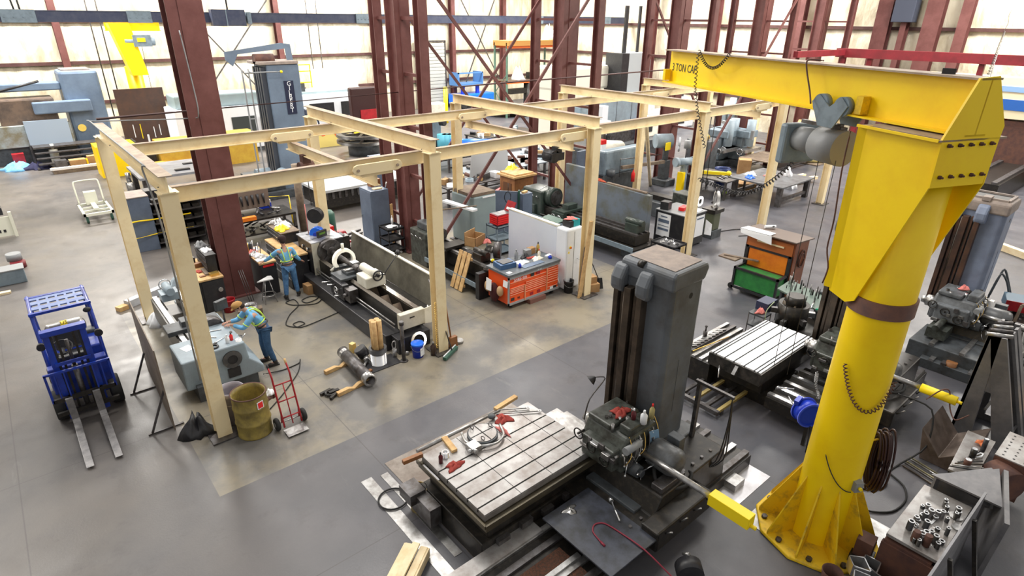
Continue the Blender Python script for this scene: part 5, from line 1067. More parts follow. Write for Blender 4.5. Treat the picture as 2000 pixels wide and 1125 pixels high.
# tool bench left of table B: ways with a row of spanners
t = thing('spare_bed', 'low machine bed with pale ways and rows of tools left of the white table', 'machine bed', (10.4, -3.9, 0))
obj('bed_body', M().box(8.6, -5.0, 0, 10.6, -4.15, .55), OILY, t)
for k in range(5): obj('bed_way', M().box(8.6, -4.98+.18*k, .55, 10.6, -4.90+.18*k, .60), [STL, STB, STL, STD, STL][k], t)
for k in range(9):
    p = Vector((8.9+.15*k, -4.35, .62)); one('clamp_strap', 'grey clamp strap in the row on the low machine bed', 'clamp', M(T(p.x, p.y, .605, -.5)).box(-.11, -.02, 0, .11, .02, .03), STL, 'clamp straps in a row on the low machine bed')
one('brass_long_bar', 'thin brass coloured bar across the low machine bed', 'bar', M().cyl((8.7, -4.5, .63), (9.9, -4.65, .63), .014, n=8), BRS)
rag('pink rag at the end of the low machine bed', 9.85, -4.85, .6, .12, .1, .09, mat('magenta_rag', (.5, .03, .12), .9), 51); rag('orange pink rag on the stand behind the white table', 11.0, -4.75, .95, .12, .1, .12, PINK, 52)
one('bottle_jack', 'small dark screw jack standing at the far end of the low machine bed', 'jack', M().cyl((9.55, -4.25, .6), (9.55, -4.25, .74), .05, n=12).cyl((9.55, -4.25, .74), (9.55, -4.25, .84), .02, n=8).ball((9.55, -4.25, .86), .035), STD)
t = thing('wire_trolley', 'small dark trolley with pink rag behind the white table', 'trolley', (11.0, -4.75, 0)); obj('shelf', M().box(10.85, -4.95, .6, 11.2, -4.55, .64).box(10.85, -4.95, .9, 11.2, -4.55, .94), GRD, t)
for sx_ in (10.86, 11.19):
    for sy_ in (-4.94, -4.56): obj('leg', M().cyl((sx_, sy_, 0), (sx_, sy_, .94), .012, n=6), STD, t)
# milling attachments and drill rack
t = thing('milling_machine', 'dark milling head with clustered spindles behind the white table', 'milling machine', (11.3, -5.0, 0))
obj('base', M().box(11.0, -5.9, 0, 12.2, -4.95, .7), OILY, t, bevel=.02); obj('body', M().cyl((11.5, -5.3, .7), (11.5, -5.3, 1.25), .34, n=22).cyl((11.5, -5.3, 1.25), (11.5, -5.3, 1.45), .26, .2, 22), OILY, t)
obj('arm', M().prism([(11.2, 1.15), (11.3, 1.32), (11.6, 1.36), (11.75, 1.15)], 'y', -5.45, -5.1), mat('oily_brown_iron', (.07, .055, .04), .4, .4, c2=(.14, .11, .08), sc=6), t, bevel=.04)
obj('hose_loop', M().tube([(11.1, -5.0, 1.3), (10.9, -4.95, 1.1), (10.85, -5.0, .85), (11.0, -5.1, .75)], .012, 6), mat('pale_green_hose', (.35, .42, .25), .5), t)
for k in range(6): a = k*1.05; obj('clamp_block', M(T(11.5+.4*math.cos(a), -5.3+.4*math.sin(a), .8+.08*(k % 3), a)).box(-.08, -.05, 0, .08, .05, .12), STL if k % 2 else STD, t)
obj('blue_grey_box', M().box(11.15, -4.85, .9, 11.6, -4.55, 1.15), mat('navy_tool_box', (.03, .04, .09), .5), t)
t = thing('drill_rack', 'sloping green grey rack bench full of standing drills and cutters', 'tool rack', (12.4, -5.3, 0))
obj('top', M(T(0, 0, 0)).plate([(12.0, -5.95, .95), (12.75, -5.95, 1.0), (13.3, -4.35, 1.0), (12.6, -4.35, .95)], .04), mat('green_grey_bench', (.12, .17, .14), .5), t)
for (x, y) in ((12.1, -5.85), (12.7, -5.85), (12.65, -4.45), (13.2, -4.45)): obj('leg', M().bar((x, y, 0), (x, y, .97), .05), GRD, t)
obj('lower_rack', M().plate([(11.95, -6.0, .55), (12.5, -6.0, .3), (13.0, -4.5, .3), (12.4, -4.5, .55)], .03), GRD, t)
for k in range(44):
    u, v_ = R_.random(), R_.random(); x = 12.1+.62*v_+.5*u*1.1; y = -5.85+1.45*u; h = R_.uniform(.08, .3); r = R_.uniform(.008, .022)
    one('standing_cutter', 'dark drill or cutter standing upright in the crowded rack bench', 'cutting tool', M().cyl((x, y, 1.02), (x, y, 1.02+h), r, r*.8, 7), [BLK, STD, OILY, STL][k % 4], 'drills and cutters standing in the rack bench')
for k in range(12):
    p = Vector((12.15+.06*k, -5.85+.1*k, .48)); one('lying_drill', 'rusty drill lying in the row on the lower rack', 'drill', M().cyl((p.x, p.y, .52), (p.x+.35, p.y-.05, .38), .013, n=6), [WAY, RUS, STL][k % 3], 'long drills lying on the lower rack')
for k, (x, y) in enumerate(((12.2, -5.75), (12.05, -5.6))): one('green_marker', ['first', 'second'][k]+' small green tube at the near edge of the rack bench', 'tube', M().cyl((x, y, 1.03), (x+.15, y-.08, 1.03), .02, n=8), mat('green_plastic', (.0, .45, .2), .4))
rod('bright square bar lying across the rack bench', 'square_bar', 'bar', (12.0, -5.5, 1.04), (12.5, -5.35, 1.04), .018, STB)
t = thing('grinding_spindle', 'grey machine slide with round wheel beside the left edge of the yellow plate', 'grinder', (13.2, -5.2, 0))
obj('pedestal', M().box(13.0, -5.9, 0, 13.6, -5.2, 1.1), GRD, t, bevel=.02); obj('wheel', M().cyl((12.95, -5.75, 1.25), (12.88, -5.8, 1.25), .2, n=24), mat('grey_disc', (.38, .36, .36), .5), t); obj('hub', M().cyl((12.87, -5.81, 1.25), (12.84, -5.83, 1.25), .06, n=12), OILY, t)
rag('white and magenta bag behind the tall grey slide', 14.6, -5.0, .5, .22, .22, .4, PAP, 55, 'plastic_bag', 'bag'); rag('magenta cloth in front of the white bag', 14.5, -5.1, .62, .12, .12, .28, mat('magenta_rag', (.5, .03, .12), .9), 56, 'magenta_cloth', 'cloth')
blocky('grey steel stand carrying the white and magenta bag', 'small_stand', 'stand', 14.6, -5.0, 0, .45, .45, .5, GRD)
# --- mill C, at the right
Cm = thing('boring_mill', 'far right boring mill with open topped pale blue column and rusty ways', 'boring mill', (15.4, -7.8, 0))
mill_bed(Cm, 15.3, -7.75, 13.2, 18.2, GRD)
mill_column(Cm, 15.1, -7.55, 3.62, mat('rusty_way', (.14, .075, .05), .45, .4, c2=(.06, .04, .035), sc=2), mat('pale_blue_column', (.22, .27, .38), .5, c2=(.17, .2, .28), sc=2), DUSTY, True)
mill_head(Cm, 15.2, -7.75, .80, mat('mid_grey_machine_paint', (.16, .175, .19), .42, c2=(.08, .085, .09), sc=5), 15, -8.9, STL, 'cyl')
obj('tray', M().box(13.4, -8.7, .1, 14.6, -7.3, .5), GRD, Cm, bevel=.02); obj('tray_rails', M().box(13.4, -8.4, .5, 14.6, -8.3, .56).box(13.4, -7.8, .5, 14.6, -7.7, .56), STL, Cm)
obj('table_vise', M().box(13.7, -7.9, .56, 14.2, -7.5, .8).cyl((13.5, -7.7, .9), (14.3, -7.7, .9), .07, n=14), GRN, Cm)
t = thing('blue_supply_box', 'blue grey box with red end beside the far right column', 'box', (15.9, -8.6, 0)); obj('box', M(T(16.2, -8.65, .95, .3)).box(-.3, -.3, 0, .3, .3, .25), mat('dull_blue_box', (.06, .14, .22), .5), t, bevel=.01); obj('red_end', M(T(16.2, -8.65, .95, .3)).box(-.32, -.3, 0, -.3, .3, .25), RED, t); obj('post', M().bar((16.2, -8.65, 0), (16.2, -8.65, .95), .1), GRD, t)
for k in range(2): one('hanging_hose', ['inner', 'outer'][k]+' bent hose loop behind the far right column', 'hose', M().tube([(16.4+.1*k, -8.0, .9), (16.4+.1*k, -8.05, 1.4), (16.45+.1*k, -8.1, 1.6+.1*k), (16.5+.1*k, -8.25, 1.4), (16.55+.15*k, -8.4, 1.0)], .025, 6), GRD)
one('wooden_mallet', 'brown wooden mallet head standing before the far right mill', 'mallet', M().cyl((13.3, -8.25, 0), (13.33, -8.25, .32), .09, .11, 14), WOODD)
rag('orange pink rag on the far right spindle head', 14.75, -7.75, 1.55, .12, .1, .1, PINK, 57)
t = thing('support_trestle', 'brown angled trestle carrying the silver bar at the right edge', 'trestle', (15.6, -9.0, 0))
for k, (x, y) in enumerate(((15.3, -8.75), (15.7, -9.0))): obj('leg', M().bar((x, y, 0), (x+.12, y-.05, 1.3), .06).bar((x+.12, y-.05, 1.3), (x+.3, y-.3, 1.3), .06).bar((x+.3, y-.3, 1.3), (x+.4, y-.35, 0), .06), WOODG, t)
for k in range(5): rod('long dark steel bar leaning in the heap right of the far right mill', 'leaning_bar', 'bar', (14.1+.1*k, -9.3, .05), (15.0+.12*k, -9.0-.05*k, .7+.08*k), .035, [STD, OILY, WAY, STL, STD][k], 'bars leaning right of the far right mill', 8)
# ================================================================ right side: angle plates, V block, tables
AP = mat('machined_dark_iron', (.14, .14, .15), .42, .35, c2=(.21, .205, .21), sc=3)
t = thing('angle_plate', 'large triangular iron angle plate with ribs at the right edge', 'angle plate', (11.6, -9.5, 0))
y0, y1 = -9.98, -8.93
def tri(x, th):
    b = M(); b.plate([(x, y1, 0), (x, y1-.04, 2.15), (x, y1-.24, 2.15), (x, y1-.34, 0)], th); obj('side_leg', b, AP, t)
    b = M(); b.plate([(x, y0, 0), (x, y0+.36, 0), (x, y1-.08, 2.15), (x, y1-.32, 2.15)], th); obj('side_leg', b, AP, t)
    x += .006; th -= .012; b = M(); b.plate([(x, y1-.10, 1.05), (x, y1-.08, 2.1), (x, y1-.3, 2.1), (x, y1-.62, 1.05)], th); obj('side_web', b, AP, t); obj('side_foot', M().plate([(x, y1-.01, .002), (x, y1-.01, .14), (x, y0+.01, .14), (x, y0+.01, .002)], th), AP, t)
tri(11.0, .08); tri(11.9, .08)
obj('back_plate', M().plate([(11.0, y1, 0), (11.95, y1, 0), (11.95, y1-.05, 2.15), (11.0, y1-.05, 2.15)], .05), mat('rust_black_plate', (.10, .07, .055), .5, .3, c2=(.05, .045, .04), sc=3), t)
obj('sloping_rib', M().plate([(11.35, y0, 0), (11.5, y0, 0), (11.5, y1-.3, 2.15), (11.35, y1-.3, 2.15)], .05).plate([(11.6, y0, 0), (11.75, y0, 0), (11.75, y1-.3, 2.15), (11.6, y1-.3, 2.15)], .05), AP, t)
for k in range(5): obj('cross_rib', M().box(11.05, -9.8+.15*k, .12+.18*k, 11.9, -9.76+.15*k, .16+.18*k), AP, t)
for k in range(4): rod('machined bar lying on top of the triangular angle plate', 'loose_bar', 'bar', (10.9+.22*k, -8.95, 2.2), (11.1+.22*k, -9.3+.05*k, 2.2), .04, [STL, STD, STL, STD][k], 'bars on top of the angle plate', 8)
t = thing('v_block', 'heavy iron V block with open groove beside the angle plate', 'V block', (10.0, -9.15, 0))
obj('block', M().prism([(-9.55, 0), (-8.85, 0), (-8.75, .62), (-9.12, .18), (-9.55, .55)], 'x', 9.6, 10.7), mat('brown_iron', (.10, .075, .06), .45, .4, c2=(.18, .14, .12), sc=3), t, bevel=.01)
STRIP = mat('brassy_worn_bar', (.34, .31, .18), .4, .5, c2=(.18, .16, .1), sc=4)
t = thing('parallel_bars', 'bundle of thin bars lying on the floor before the V block', 'bar bundle', (9.3, -9.1, 0))
for k in range(5): obj('bar', M().bar((9.45-.09*k, -8.75, .03+.02*(k % 2)), (9.2-.09*k, -9.75, .03+.02*(k % 2)), .025), [STRIP, STL, STRIP, STD, WAY][k], t)
t = thing('bench_plate', 'bright steel table plate with dark cylinders right of the V block', 'plate', (9.0, -9.6, 0))
obj('plate', M().plate([(8.35, -9.45, .85), (9.75, -9.35, .85), (9.75, -9.75, .85), (8.35, -9.8, .85)], .04), TBL, t, bevel=.004); obj('stand', M().box(8.45, -9.75, 0, 9.65, -9.45, .8), OILY, t)
for x, y, h, r, lb, m_ in ((8.85, -9.62, .2, .045, 'dark standing cylinder on the bright plate', OILY), (8.6, -9.62, .12, .05, 'short brown cylinder with bright top on the bright plate', RUS), (9.2, -9.68, .25, .035, 'leaning black cylinder behind the bright plate', BLK)):
    t = thing('steel_cylinder', lb, 'cylinder', (x, y, .89)); obj('side', M().cyl((x, y, .89), (x, y, .89+h), r, n=14), m_, t); obj('top_face', M().cyl((x, y, .89+h), (x, y, .892+h), r*.9, n=14), STB, t)
for k in range(7): rod('thin dark rod scattered on the near end of the bright plate', 'thin_rod', 'rod', (8.35+.07*k, -9.45-.02*k, .905), (8.6+.09*k, -9.85+.03*k, .92), .012, [BLK, STL, WAY][k % 3], 'thin rods scattered on the bright plate', 6)
rag('orange rag at the far end of the bright plate', 9.45, -9.62, .89, .12, .08, .06, mat('orange_rag', (.55, .16, .06), .9), 61)
one('folded_paper', 'white paper on the bright plate', 'paper', M().box(8.95, -9.72, .891, 9.15, -9.6, .894), PAP)
t = thing('drilled_block', 'brown drilled block with rows of holes at the right edge', 'drilled block', (9.6, -10.1, 0))
obj('block', M().box(9.1, -10.3, .3, 10.0, -9.85, .98), RUS, t); tp = obj('top_face', M().box(9.1, -10.3, .98, 10.0, -9.85, 1.0), TBL, t)
for i in range(7):
    for j in range(3): obj('hole', M().cyl((9.18+.12*i, -10.22+.14*j, 1.0), (9.18+.12*i, -10.22+.14*j, 1.002), .018, n=10), SLOT, tp)
one('cut_ring_part', 'brown rounded casting with steel loops below the drilled block', 'casting', M().cyl((8.9, -10.2, .65), (9.1, -9.9, .65), .28, n=24), RUS)
one('stacked_flat_bars', 'stack of flat brass coloured bars before the brown casting', 'bars', M().box(8.3, -10.05, .6, 9.0, -9.98, .66).box(8.25, -10.12, .66, 8.95, -10.06, .70), STRIP)
t = thing('iron_wedge_frame', 'dark wedge shaped iron frame between the two tables', 'iron frame', (8.0, -9.8, 0))
obj('front_face', M().plate([(7.85, -9.42, .55), (7.85, -9.42, .95), (8.55, -9.95, 1.05), (8.55, -10.05, .9), (8.0, -10.15, .75)], .05), AP, t); obj('top_edge', M().plate([(7.8, -9.35, .98), (8.6, -10.0, 1.08), (7.75, -10.25, 1.02)], .03), AP, t); obj('side_wall', M().plate([(8.6, -10.0, 0), (8.6, -10.05, 1.1), (7.3, -10.35, 1.1), (7.3, -10.3, 0)], .06), AP, t)
# drilled table with bushings in the corner
t = thing('fixture_table', 'pale drilled fixture table crowded with bushings and pins in the bottom right corner', 'fixture table', (7.0, -9.6, 0))
tp = obj('table_top', M().plate([(6.25, -9.32, .74), (7.75, -9.32, .74), (7.75, -9.95, .74), (6.25, -9.95, .74)], -.05), TBL, t, bevel=.004)
obj('brown_apron', M().box(6.2, -9.95, .05, 6.28, -9.3, .66).box(6.22, -9.9, .66, 6.34, -9.32, .70), RUS, t); obj('frame', M().box(6.35, -9.9, 0, 7.7, -9.4, .68), OILY, t)
for i in range(7):
    for j in range(3): obj('hole', M().cyl((6.4+.2*i+.05*(j % 2), -9.42-.18*j, .742), (6.4+.2*i+.05*(j % 2), -9.42-.18*j, .744), .032, n=12), SLOT, tp)
for k in range(38):
    x, y = R_.uniform(6.32, 7.5), R_.uniform(-9.88, -9.45); h = R_.uniform(.06, .2); r = R_.uniform(.022, .042)
    g_ = thing('guide_bushing', 'dark bushing with bright rim standing on the drilled fixture table', 'bushing', (x, y, .742), 'bushings and pins on the fixture table')
    obj('sleeve', M().ring((x, y, .742), (0, 0, 1), r, r*.6, h, 14), [OILY, STD, BLK][k % 3], g_); obj('rim', M().ring((x, y, .742+h), (0, 0, 1), r*1.02, r*.62, .006, 14), STB, g_)
for k, (x, y, L_, a) in enumerate(((7.2, -9.5, .18, .3), (6.9, -9.75, .22, 2.0), (6.6, -9.55, .2, 1.2), (7.3, -9.85, .25, .2), (6.75, -9.6, .15, 2.7), (6.5, -9.8, .18, .9))):
    rod('steel pin lying among the bushings on the fixture table', 'steel_pin', 'pin', (x-math.cos(a)*L_/2, y-math.sin(a)*L_/2, .77), (x+math.cos(a)*L_/2, y+math.sin(a)*L_/2, .77), .022, STL if k % 2 else STD, 'pins lying on the fixture table', 10)
one('white_ruler', 'long white scale lying across the fixture table', 'ruler', M().bar((7.45, -9.72, .82), (6.9, -9.66, .80), .03, .008), PAP)
for k, (x, y) in enumerate(((7.35, -9.85), (7.12, -9.93))): one('round_saucer', ['larger', 'smaller'][k]+' pale round disc at the right side of the fixture table', 'disc', M().cyl((x, y, .78), (x, y, .81), .09-.02*k, n=22), STL)
for k in range(2): blocky(['left', 'right'][k]+' yellow tag under the brown cylinders of the fixture table', 'yellow_tag', 'tag', 6.32+.0*k, -9.62-.14*k, .743, .08, .09, .004, YELB)
for k in range(2): rod(['left', 'right'][k]+' tall brown cylinder standing near the yellow tags', 'brown_cylinder', 'cylinder', (6.38+.04*k, -9.62-.13*k, .742), (6.38+.04*k, -9.62-.13*k, .98), .045, RUS)
t = thing('steel_partition', 'tall grey steel sheet standing right of the fixture table', 'steel sheet', (6.5, -10.05, 0))
obj('sheet', M().plate([(5.2, -10.02, .0), (7.5, -10.05, .0), (7.5, -10.05, 1.3), (5.2, -10.02, 1.3)], -.03), mat('grey_panel', (.30, .30, .32), .45, .4, c2=(.2, .2, .21), sc=2), t)
for x in (5.9, 6.9): obj('brace', M().bar((x, -10.08, .1), (x, -10.35, .0), .06).bar((x, -10.08, 1.2), (x, -10.4, .05), .05), OILY, t)
for k, (x, y, rz, z) in enumerate(((6.02, -9.32, .3, .35), (5.80, -9.24, .9, .45), (5.78, -9.45, .1, .35), (5.58, -9.36, .5, .42), (5.56, -9.56, 1.3, .38))):
    b = M(T(x, y, z-.2, rz)); q = [(-.12, -.06), (.10, -.10), (.14, .08), (-.02, .11)]
    for i in range(4): p_, r2_ = q[i], q[(i+1) % 4]; b.bar((*p_, .0), (*p_, .20), .02) if False else b.plate([(*p_, 0), (*r2_, 0), (*r2_, .2), (*p_, .2)], .014)
    one('aluminium_section', ['topmost hollow aluminium section nearest the brown block', 'hollow aluminium section on the left shoulder of the pile', 'lowest hollow aluminium section at the front of the pile', 'hollow aluminium section touching the yellow crane foot', 'hollow aluminium section cut by the bottom edge'][k], 'aluminium section', b, STB, 'hollow aluminium sections in the bottom right corner')
blocky('brown steel block at the left corner of the fixture table', 'rusty_block', 'steel block', 6.3, -9.12, .2, .24, .22, .3, RUS, .1); blocky('dark stand under the brown steel block', 'block_stand', 'stand', 6.3, -9.12, 0, .3, .28, .2, OILY, .1)
blocky('dark stand under the aluminium sections', 'section_stand', 'stand', 5.78, -9.42, 0, .55, .5, .14, OILY, .2)
one('rusty_hopper', 'rusty round cup at the foot of the yellow crane', 'cup', M().lathe((5.55, -9.0, 0), (0, 0, 1), [(.10, 0), (.14, .28), (.13, .28), (.09, .02)], 20), RUS)
one('cut_log_end', 'brown round casting end at the bottom edge under the fixture table', 'casting', M().cyl((5.5, -9.75, .3), (5.75, -9.65, .4), .10, .12, 18), WAY)
one('big_black_hose', 'long black hose curling on the floor behind the yellow crane', 'hose', M().tube([(9.75, -8.2, 1.0), (9.85, -8.75, .9), (9.6, -8.9, .3), (9.1, -8.7, .03), (8.7, -8.65, .02), (8.3, -8.75, .02), (8.0, -8.6, .02), (7.7, -8.2, .02), (7.55, -8.25, .02), (7.45, -8.75, .02), (7.75, -9.05, .02), (8.2, -9.1, .02), (8.55, -8.95, .02), (8.75, -8.6, .02), (9.1, -8.2, .03), (9.4, -8.0, .1), (9.6, -7.8, .3)], .016, 6), RUB)
one('hose_on_guard', 'red brown hose wrapped over the yellow spindle guard', 'hose', M().tube([(9.95, -8.6, 1.0), (10.1, -8.75, 1.22), (10.2, -8.85, 1.2), (10.15, -8.95, .9), (10.0, -9.1, .8), (10.1, -9.25, .95)], .012, 6), RUS)
for k, (u0, v0, u1, v1) in enumerate(((1948, 483, 2000, 503), (1960, 492, 2003, 508))): pass
t = thing('timber_beam', 'pale new timber beam on the floor at the right edge', 'timber', (24, -7.2, 0)); obj('beam', M().bar((24.3, -6.6, .12), (23.2, -8.6, .12), .22, .22), WOODL, t); obj('runner', M().box(24.1, -6.95, 0, 24.4, -6.8, .04), WOODL, t)
one('black_jack', 'small black jack on the floor at the right edge', 'jack', M().box(27.5, -7.6, 0, 28.1, -7.1, .18).cyl((27.8, -7.4, .18), (27.9, -7.4, .5), .12, n=12), BLK)
t = thing('timber_pallet', 'long pallet carrying pale timbers and steel blocks at the right edge', 'pallet', (13.2, -10.0, 0))
for k in range(6): obj('slat', M().box(12.4+.3*k, -10.8, .3, 12.62+.3*k, -9.7, .36), WOOD, t)
obj('bearer', M().box(12.4, -10.7, 0, 14.1, -10.6, .3).box(12.4, -9.9, 0, 14.1, -9.8, .3), OILY, t)
one('round_table_part', 'grey round plate on dark discs behind the long pallet', 'round plate', M().cyl((14.5, -10.2, .0), (14.5, -10.2, .55), .6, n=30).cyl((14.5, -10.2, .55), (14.5, -10.2, .63), .45, n=30), GRD)
# ================================================================ middle of the hall
def locker(label, x0, y0, x1, y1, h, m_, name='steel_locker', cat='locker', face='-y', knob=True, grp=None):
    t = thing(name, label, cat, ((x0+x1)/2, (y0+y1)/2, 0), grp); obj('cabinet_body', M().box(x0, y0, 0, x1, y1, h), m_, t, bevel=.008)
    if face == '-y': d = obj('door', M().box(x0+.03, y0-.012, .06, x1-.03, y0, h-.05), m_, t, bevel=.004); hx = (x0+.1, y0-.03)
    else: d = obj('door', M().box(x0-.012, y0+.03, .06, x0, y1-.03, h-.05), m_, t, bevel=.004); hx = (x0-.03, y1-.1)
    if knob: obj('door_handle', M().box(hx[0]-.012, hx[1]-.012, h*.48, hx[0]+.012, hx[1]+.02, h*.52), STB, d)
    return t
locker('tall blue grey steel locker with silver latch left of the laced maroon column', 7.2, 7.3, 7.86, 8.15, 1.98, GRC, face='-x')
t = thing('wooden_box', 'small brown wooden box with white paper on the tall locker', 'box', (7.7, 8.0, 1.98)); obj('box', M().box(7.5, 7.85, 1.98, 7.88, 8.1, 2.22), WOODD, t); obj('paper', M().box(7.6, 7.9, 2.222, 7.8, 8.02, 2.226), PAP, t)
one('cardboard_flap', 'pale cardboard piece on the near edge of the tall locker', 'cardboard', M().box(7.4, 7.42, 1.985, 7.7, 7.6, 2.02), WOODL)
rod('thin silver tool standing on the right end of the tall locker', 'silver_tool', 'tool', (7.84, 7.45, 1.98), (7.87, 7.4, 2.2), .02, STB)
blocky('narrow pine board leaning between the locker and the maroon column', 'pine_board', 'board', 7.82, 7.1, 0, .09, .04, 1.5, WOOD)
def cart(label, x0, y0, x1, y1, h, shelves, m_, wheels=True, name='shop_cart', cat='cart'):
    t = thing(name, label, cat, ((x0+x1)/2, (y0+y1)/2, 0))
    for k in range(shelves):
        z = (.12 if wheels else .08)+(h-.15)*k/(shelves-1); b = M().box(x0, y0, z, x1, y1, z+.025)
        for q in ((x0, y0, x1, y0+.015), (x0, y1-.015, x1, y1), (x0, y0, x0+.015, y1), (x1-.015, y0, x1, y1)): b.box(q[0], q[1], z, q[2], q[3], z+.07)
        obj('shelf', b, m_, t)
    for x in (x0+.015, x1-.015):
        for y in (y0+.015, y1-.015):
            obj('leg', M().bar((x, y, .08), (x, y, h), .03), m_, t)
            if wheels: obj('caster', M().cyl((x-.015, y, .045), (x+.015, y, .045), .045, n=10), RUB, t)
    return t
cart('dark three shelf cart with spray bottles beside the tall locker', 7.15, 6.2, 7.75, 6.85, .9, 3, BLK)
rag('white rags on the dark three shelf cart', 7.42, 6.5, .92, .17, .14, .07, PAP, 71)
for k, (x, y, h, lb, m_) in enumerate(((7.6, 6.72, .3, 'tall white spray bottle on the three shelf cart', PAP), (7.55, 6.28, .26, 'bottle hanging at the near corner of the three shelf cart', PLAS), (7.68, 6.32, .24, 'smaller bottle hanging at the near corner of the three shelf cart', STL))): bottle('spray_bottle', lb, x, y, .92 if k == 0 else .72, h, .04, m_, WHT)
t = thing('fire_extinguisher', 'red fire extinguisher hanging on the laced maroon column', 'fire extinguisher', (8.05, 4.85, 1.3))
obj('cylinder', M().lathe((8.05, 4.85, 1.3), (0, 0, 1), [(0, 0), (.075, .01), (.08, .05), (.08, .34), (.05, .42), (.02, .44)], 18), REDB, t); obj('valve', M().box(8.03, 4.86, 1.72, 8.12, 4.9, 1.8), BLK, t); obj('hose', M().tube([(8.08, 4.84, 1.76), (8.16, 4.82, 1.65), (8.14, 4.84, 1.4)], .01, 6), BLK, t); obj('label', M().box(7.96, 4.85, 1.42, 7.972, 4.91, 1.56).box(8.01, 4.795, 1.42, 8.09, 4.80, 1.56), PAP, t)
# red machine behind the dark lathe head, blue and green things
t = thing('red_compressor', 'bright red pump unit with tangled hoses behind the black lathe', 'pump', (5.7, 7.4, 0))
obj('frame', M().box(5.3, 7.0, .5, 6.2, 7.6, .56).box(5.35, 7.05, 0, 5.42, 7.12, .5).box(6.1, 7.05, 0, 6.17, 7.12, .5).box(5.35, 7.5, 0, 5.42, 7.57, .5).box(6.1, 7.5, 0, 6.17, 7.57, .5), RED, t)
obj('motor', M().cyl((5.4, 7.3, .75), (5.8, 7.3, .75), .17, n=18).cyl((5.9, 7.3, .72), (6.15, 7.3, .72), .12, n=14), RED, t); obj('pump_block', M().box(5.45, 7.1, .9, 5.7, 7.4, 1.15), REDB, t, bevel=.02); obj('tank', M().cyl((5.9, 7.1, .6), (5.9, 7.1, .95), .12, n=16), RED, t)
obj('hose', M().tube([(5.5, 7.2, 1.1), (5.35, 7.0, 1.3), (5.2, 7.2, 1.15), (5.3, 7.4, .9)], .02, 6), PINK, t)
one('rag_on_lathe_rear', 'grey rag heap behind the black lathe headstock', 'rag', M().cloth(5.55, 6.5, 1.0, .2, .12, .12, 0, 72), PLAS, org=(5.55, 6.5, 1.0)); blocky('narrow steel bench behind the black lathe headstock', 'steel_bench', 'bench', 5.6, 6.5, 0, .5, .3, 1.0, OILY)
t = thing('blue_cable_drum', 'bright blue round cable drum with black drum above on the second rear post', 'cable drum', (4.75, 6.0, 1.3)); obj('drum', M().cyl((4.72, 5.98, 1.45), (4.58, 5.84, 1.45), .2, n=24), BLUB, t); obj('hub', M().cyl((4.58, 5.84, 1.45), (4.54, 5.80, 1.45), .07, n=12), BLUC, t)
one('black_cable_drum', 'black round hose drum hanging above the bright blue drum', 'hose drum', M().cyl((4.75, 6.0, 2.0), (4.6, 5.85, 2.0), .22, n=24), BLK); rod('thin pink air line beside the hose drums', 'air_line_pink', 'pipe', (4.5, 6.2, 1.2), (4.5, 6.2, 2.3), .012, PINK)
t = thing('green_tank', 'dark green cylinder tank standing behind the second rear post', 'tank', (6.4, 9.3, 0)); obj('tank', M().lathe((6.4, 9.3, 0), (0, 0, 1), [(0, 0), (.3, 0), (.28, .9), (.2, 1.0), (0, 1.02)], 20), GRED, t); obj('valve', M().cyl((6.4, 9.3, 1.0), (6.4, 9.3, 1.12), .04, n=8), STD, t)
for k in range(2): t = one('fork_extension', ['near', 'far'][k]+' dark fork sleeve on the floor left of the tall locker', 'fork', M().bar((6.6+.1*k, 8.6+.35*k, .06), (7.5+.1*k, 8.9+.35*k, .06), .14, .08), STD, 'fork sleeves on the floor', .02)
rod('brown wooden post standing behind the second bay', 'wooden_post', 'post', (6.0, 10.6, 0), (6.0, 10.6, 2.5), .14, WOODG)
# ---- third lathe
g = thing('dark_lathe', 'older dark lathe behind the wooden slats and the second cream post', 'lathe', (8.0, 3.6, 0))
obj('headstock', M().box(7.55, 4.55, 0, 8.35, 5.5, 1.15), GRN, g, bevel=.04); obj('headstock_cover', M().box(7.7, 4.7, 1.15, 8.25, 5.3, 1.4), GRD, g, bevel=.04)
obj('bed', M().box(7.75, 1.8, .45, 8.3, 4.55, .85), OILY, g, bevel=.01); obj('way_rails', M().box(7.8, 1.8, .85, 7.88, 4.55, .89).box(8.18, 1.8, .85, 8.26, 4.55, .89), STL, g); obj('tray', M().box(7.45, 1.8, .3, 8.5, 4.5, .34), OILY, g)
obj('tray_edge', M().box(7.43, 1.75, .3, 7.46, 4.5, .44), GRB, g); obj('foot', M().box(7.7, 1.85, 0, 8.3, 2.4, .3), GRD, g)
obj('chuck', M().cyl((8.0, 4.5, 1.1), (8.0, 4.3, 1.1), .2, n=22), STD, g); obj('carriage', M().box(7.6, 3.5, .88, 8.4, 3.95, .98).box(7.45, 3.5, .5, 7.62, 4.0, .9), OILY, g, bevel=.01)
obj('apron_wheel', M().torus((7.4, 3.65, .7), (1, 0, 0), .09, .012, 16).cyl((7.45, 3.65, .7), (7.38, 3.65, .7), .02, n=8), STB, g); obj('tailstock', M().box(7.85, 2.1, .88, 8.2, 2.5, 1.1).cyl((8.02, 2.0, 1.12), (8.02, 2.6, 1.12), .08, n=14), OILY, g)
for k in range(3): obj('speed_lever', M().cyl((7.55, 4.7+.25*k, .9), (7.42, 4.68+.25*k, 1.02), .012, n=6).ball((7.42, 4.68+.25*k, 1.02), .022), STB, g)
one('white_coolant_jug', 'white jug standing on the dark lathe headstock', 'jug', M().cyl((8.3, 4.9, 1.4), (8.3, 4.9, 1.62), .06, n=12), PAP)
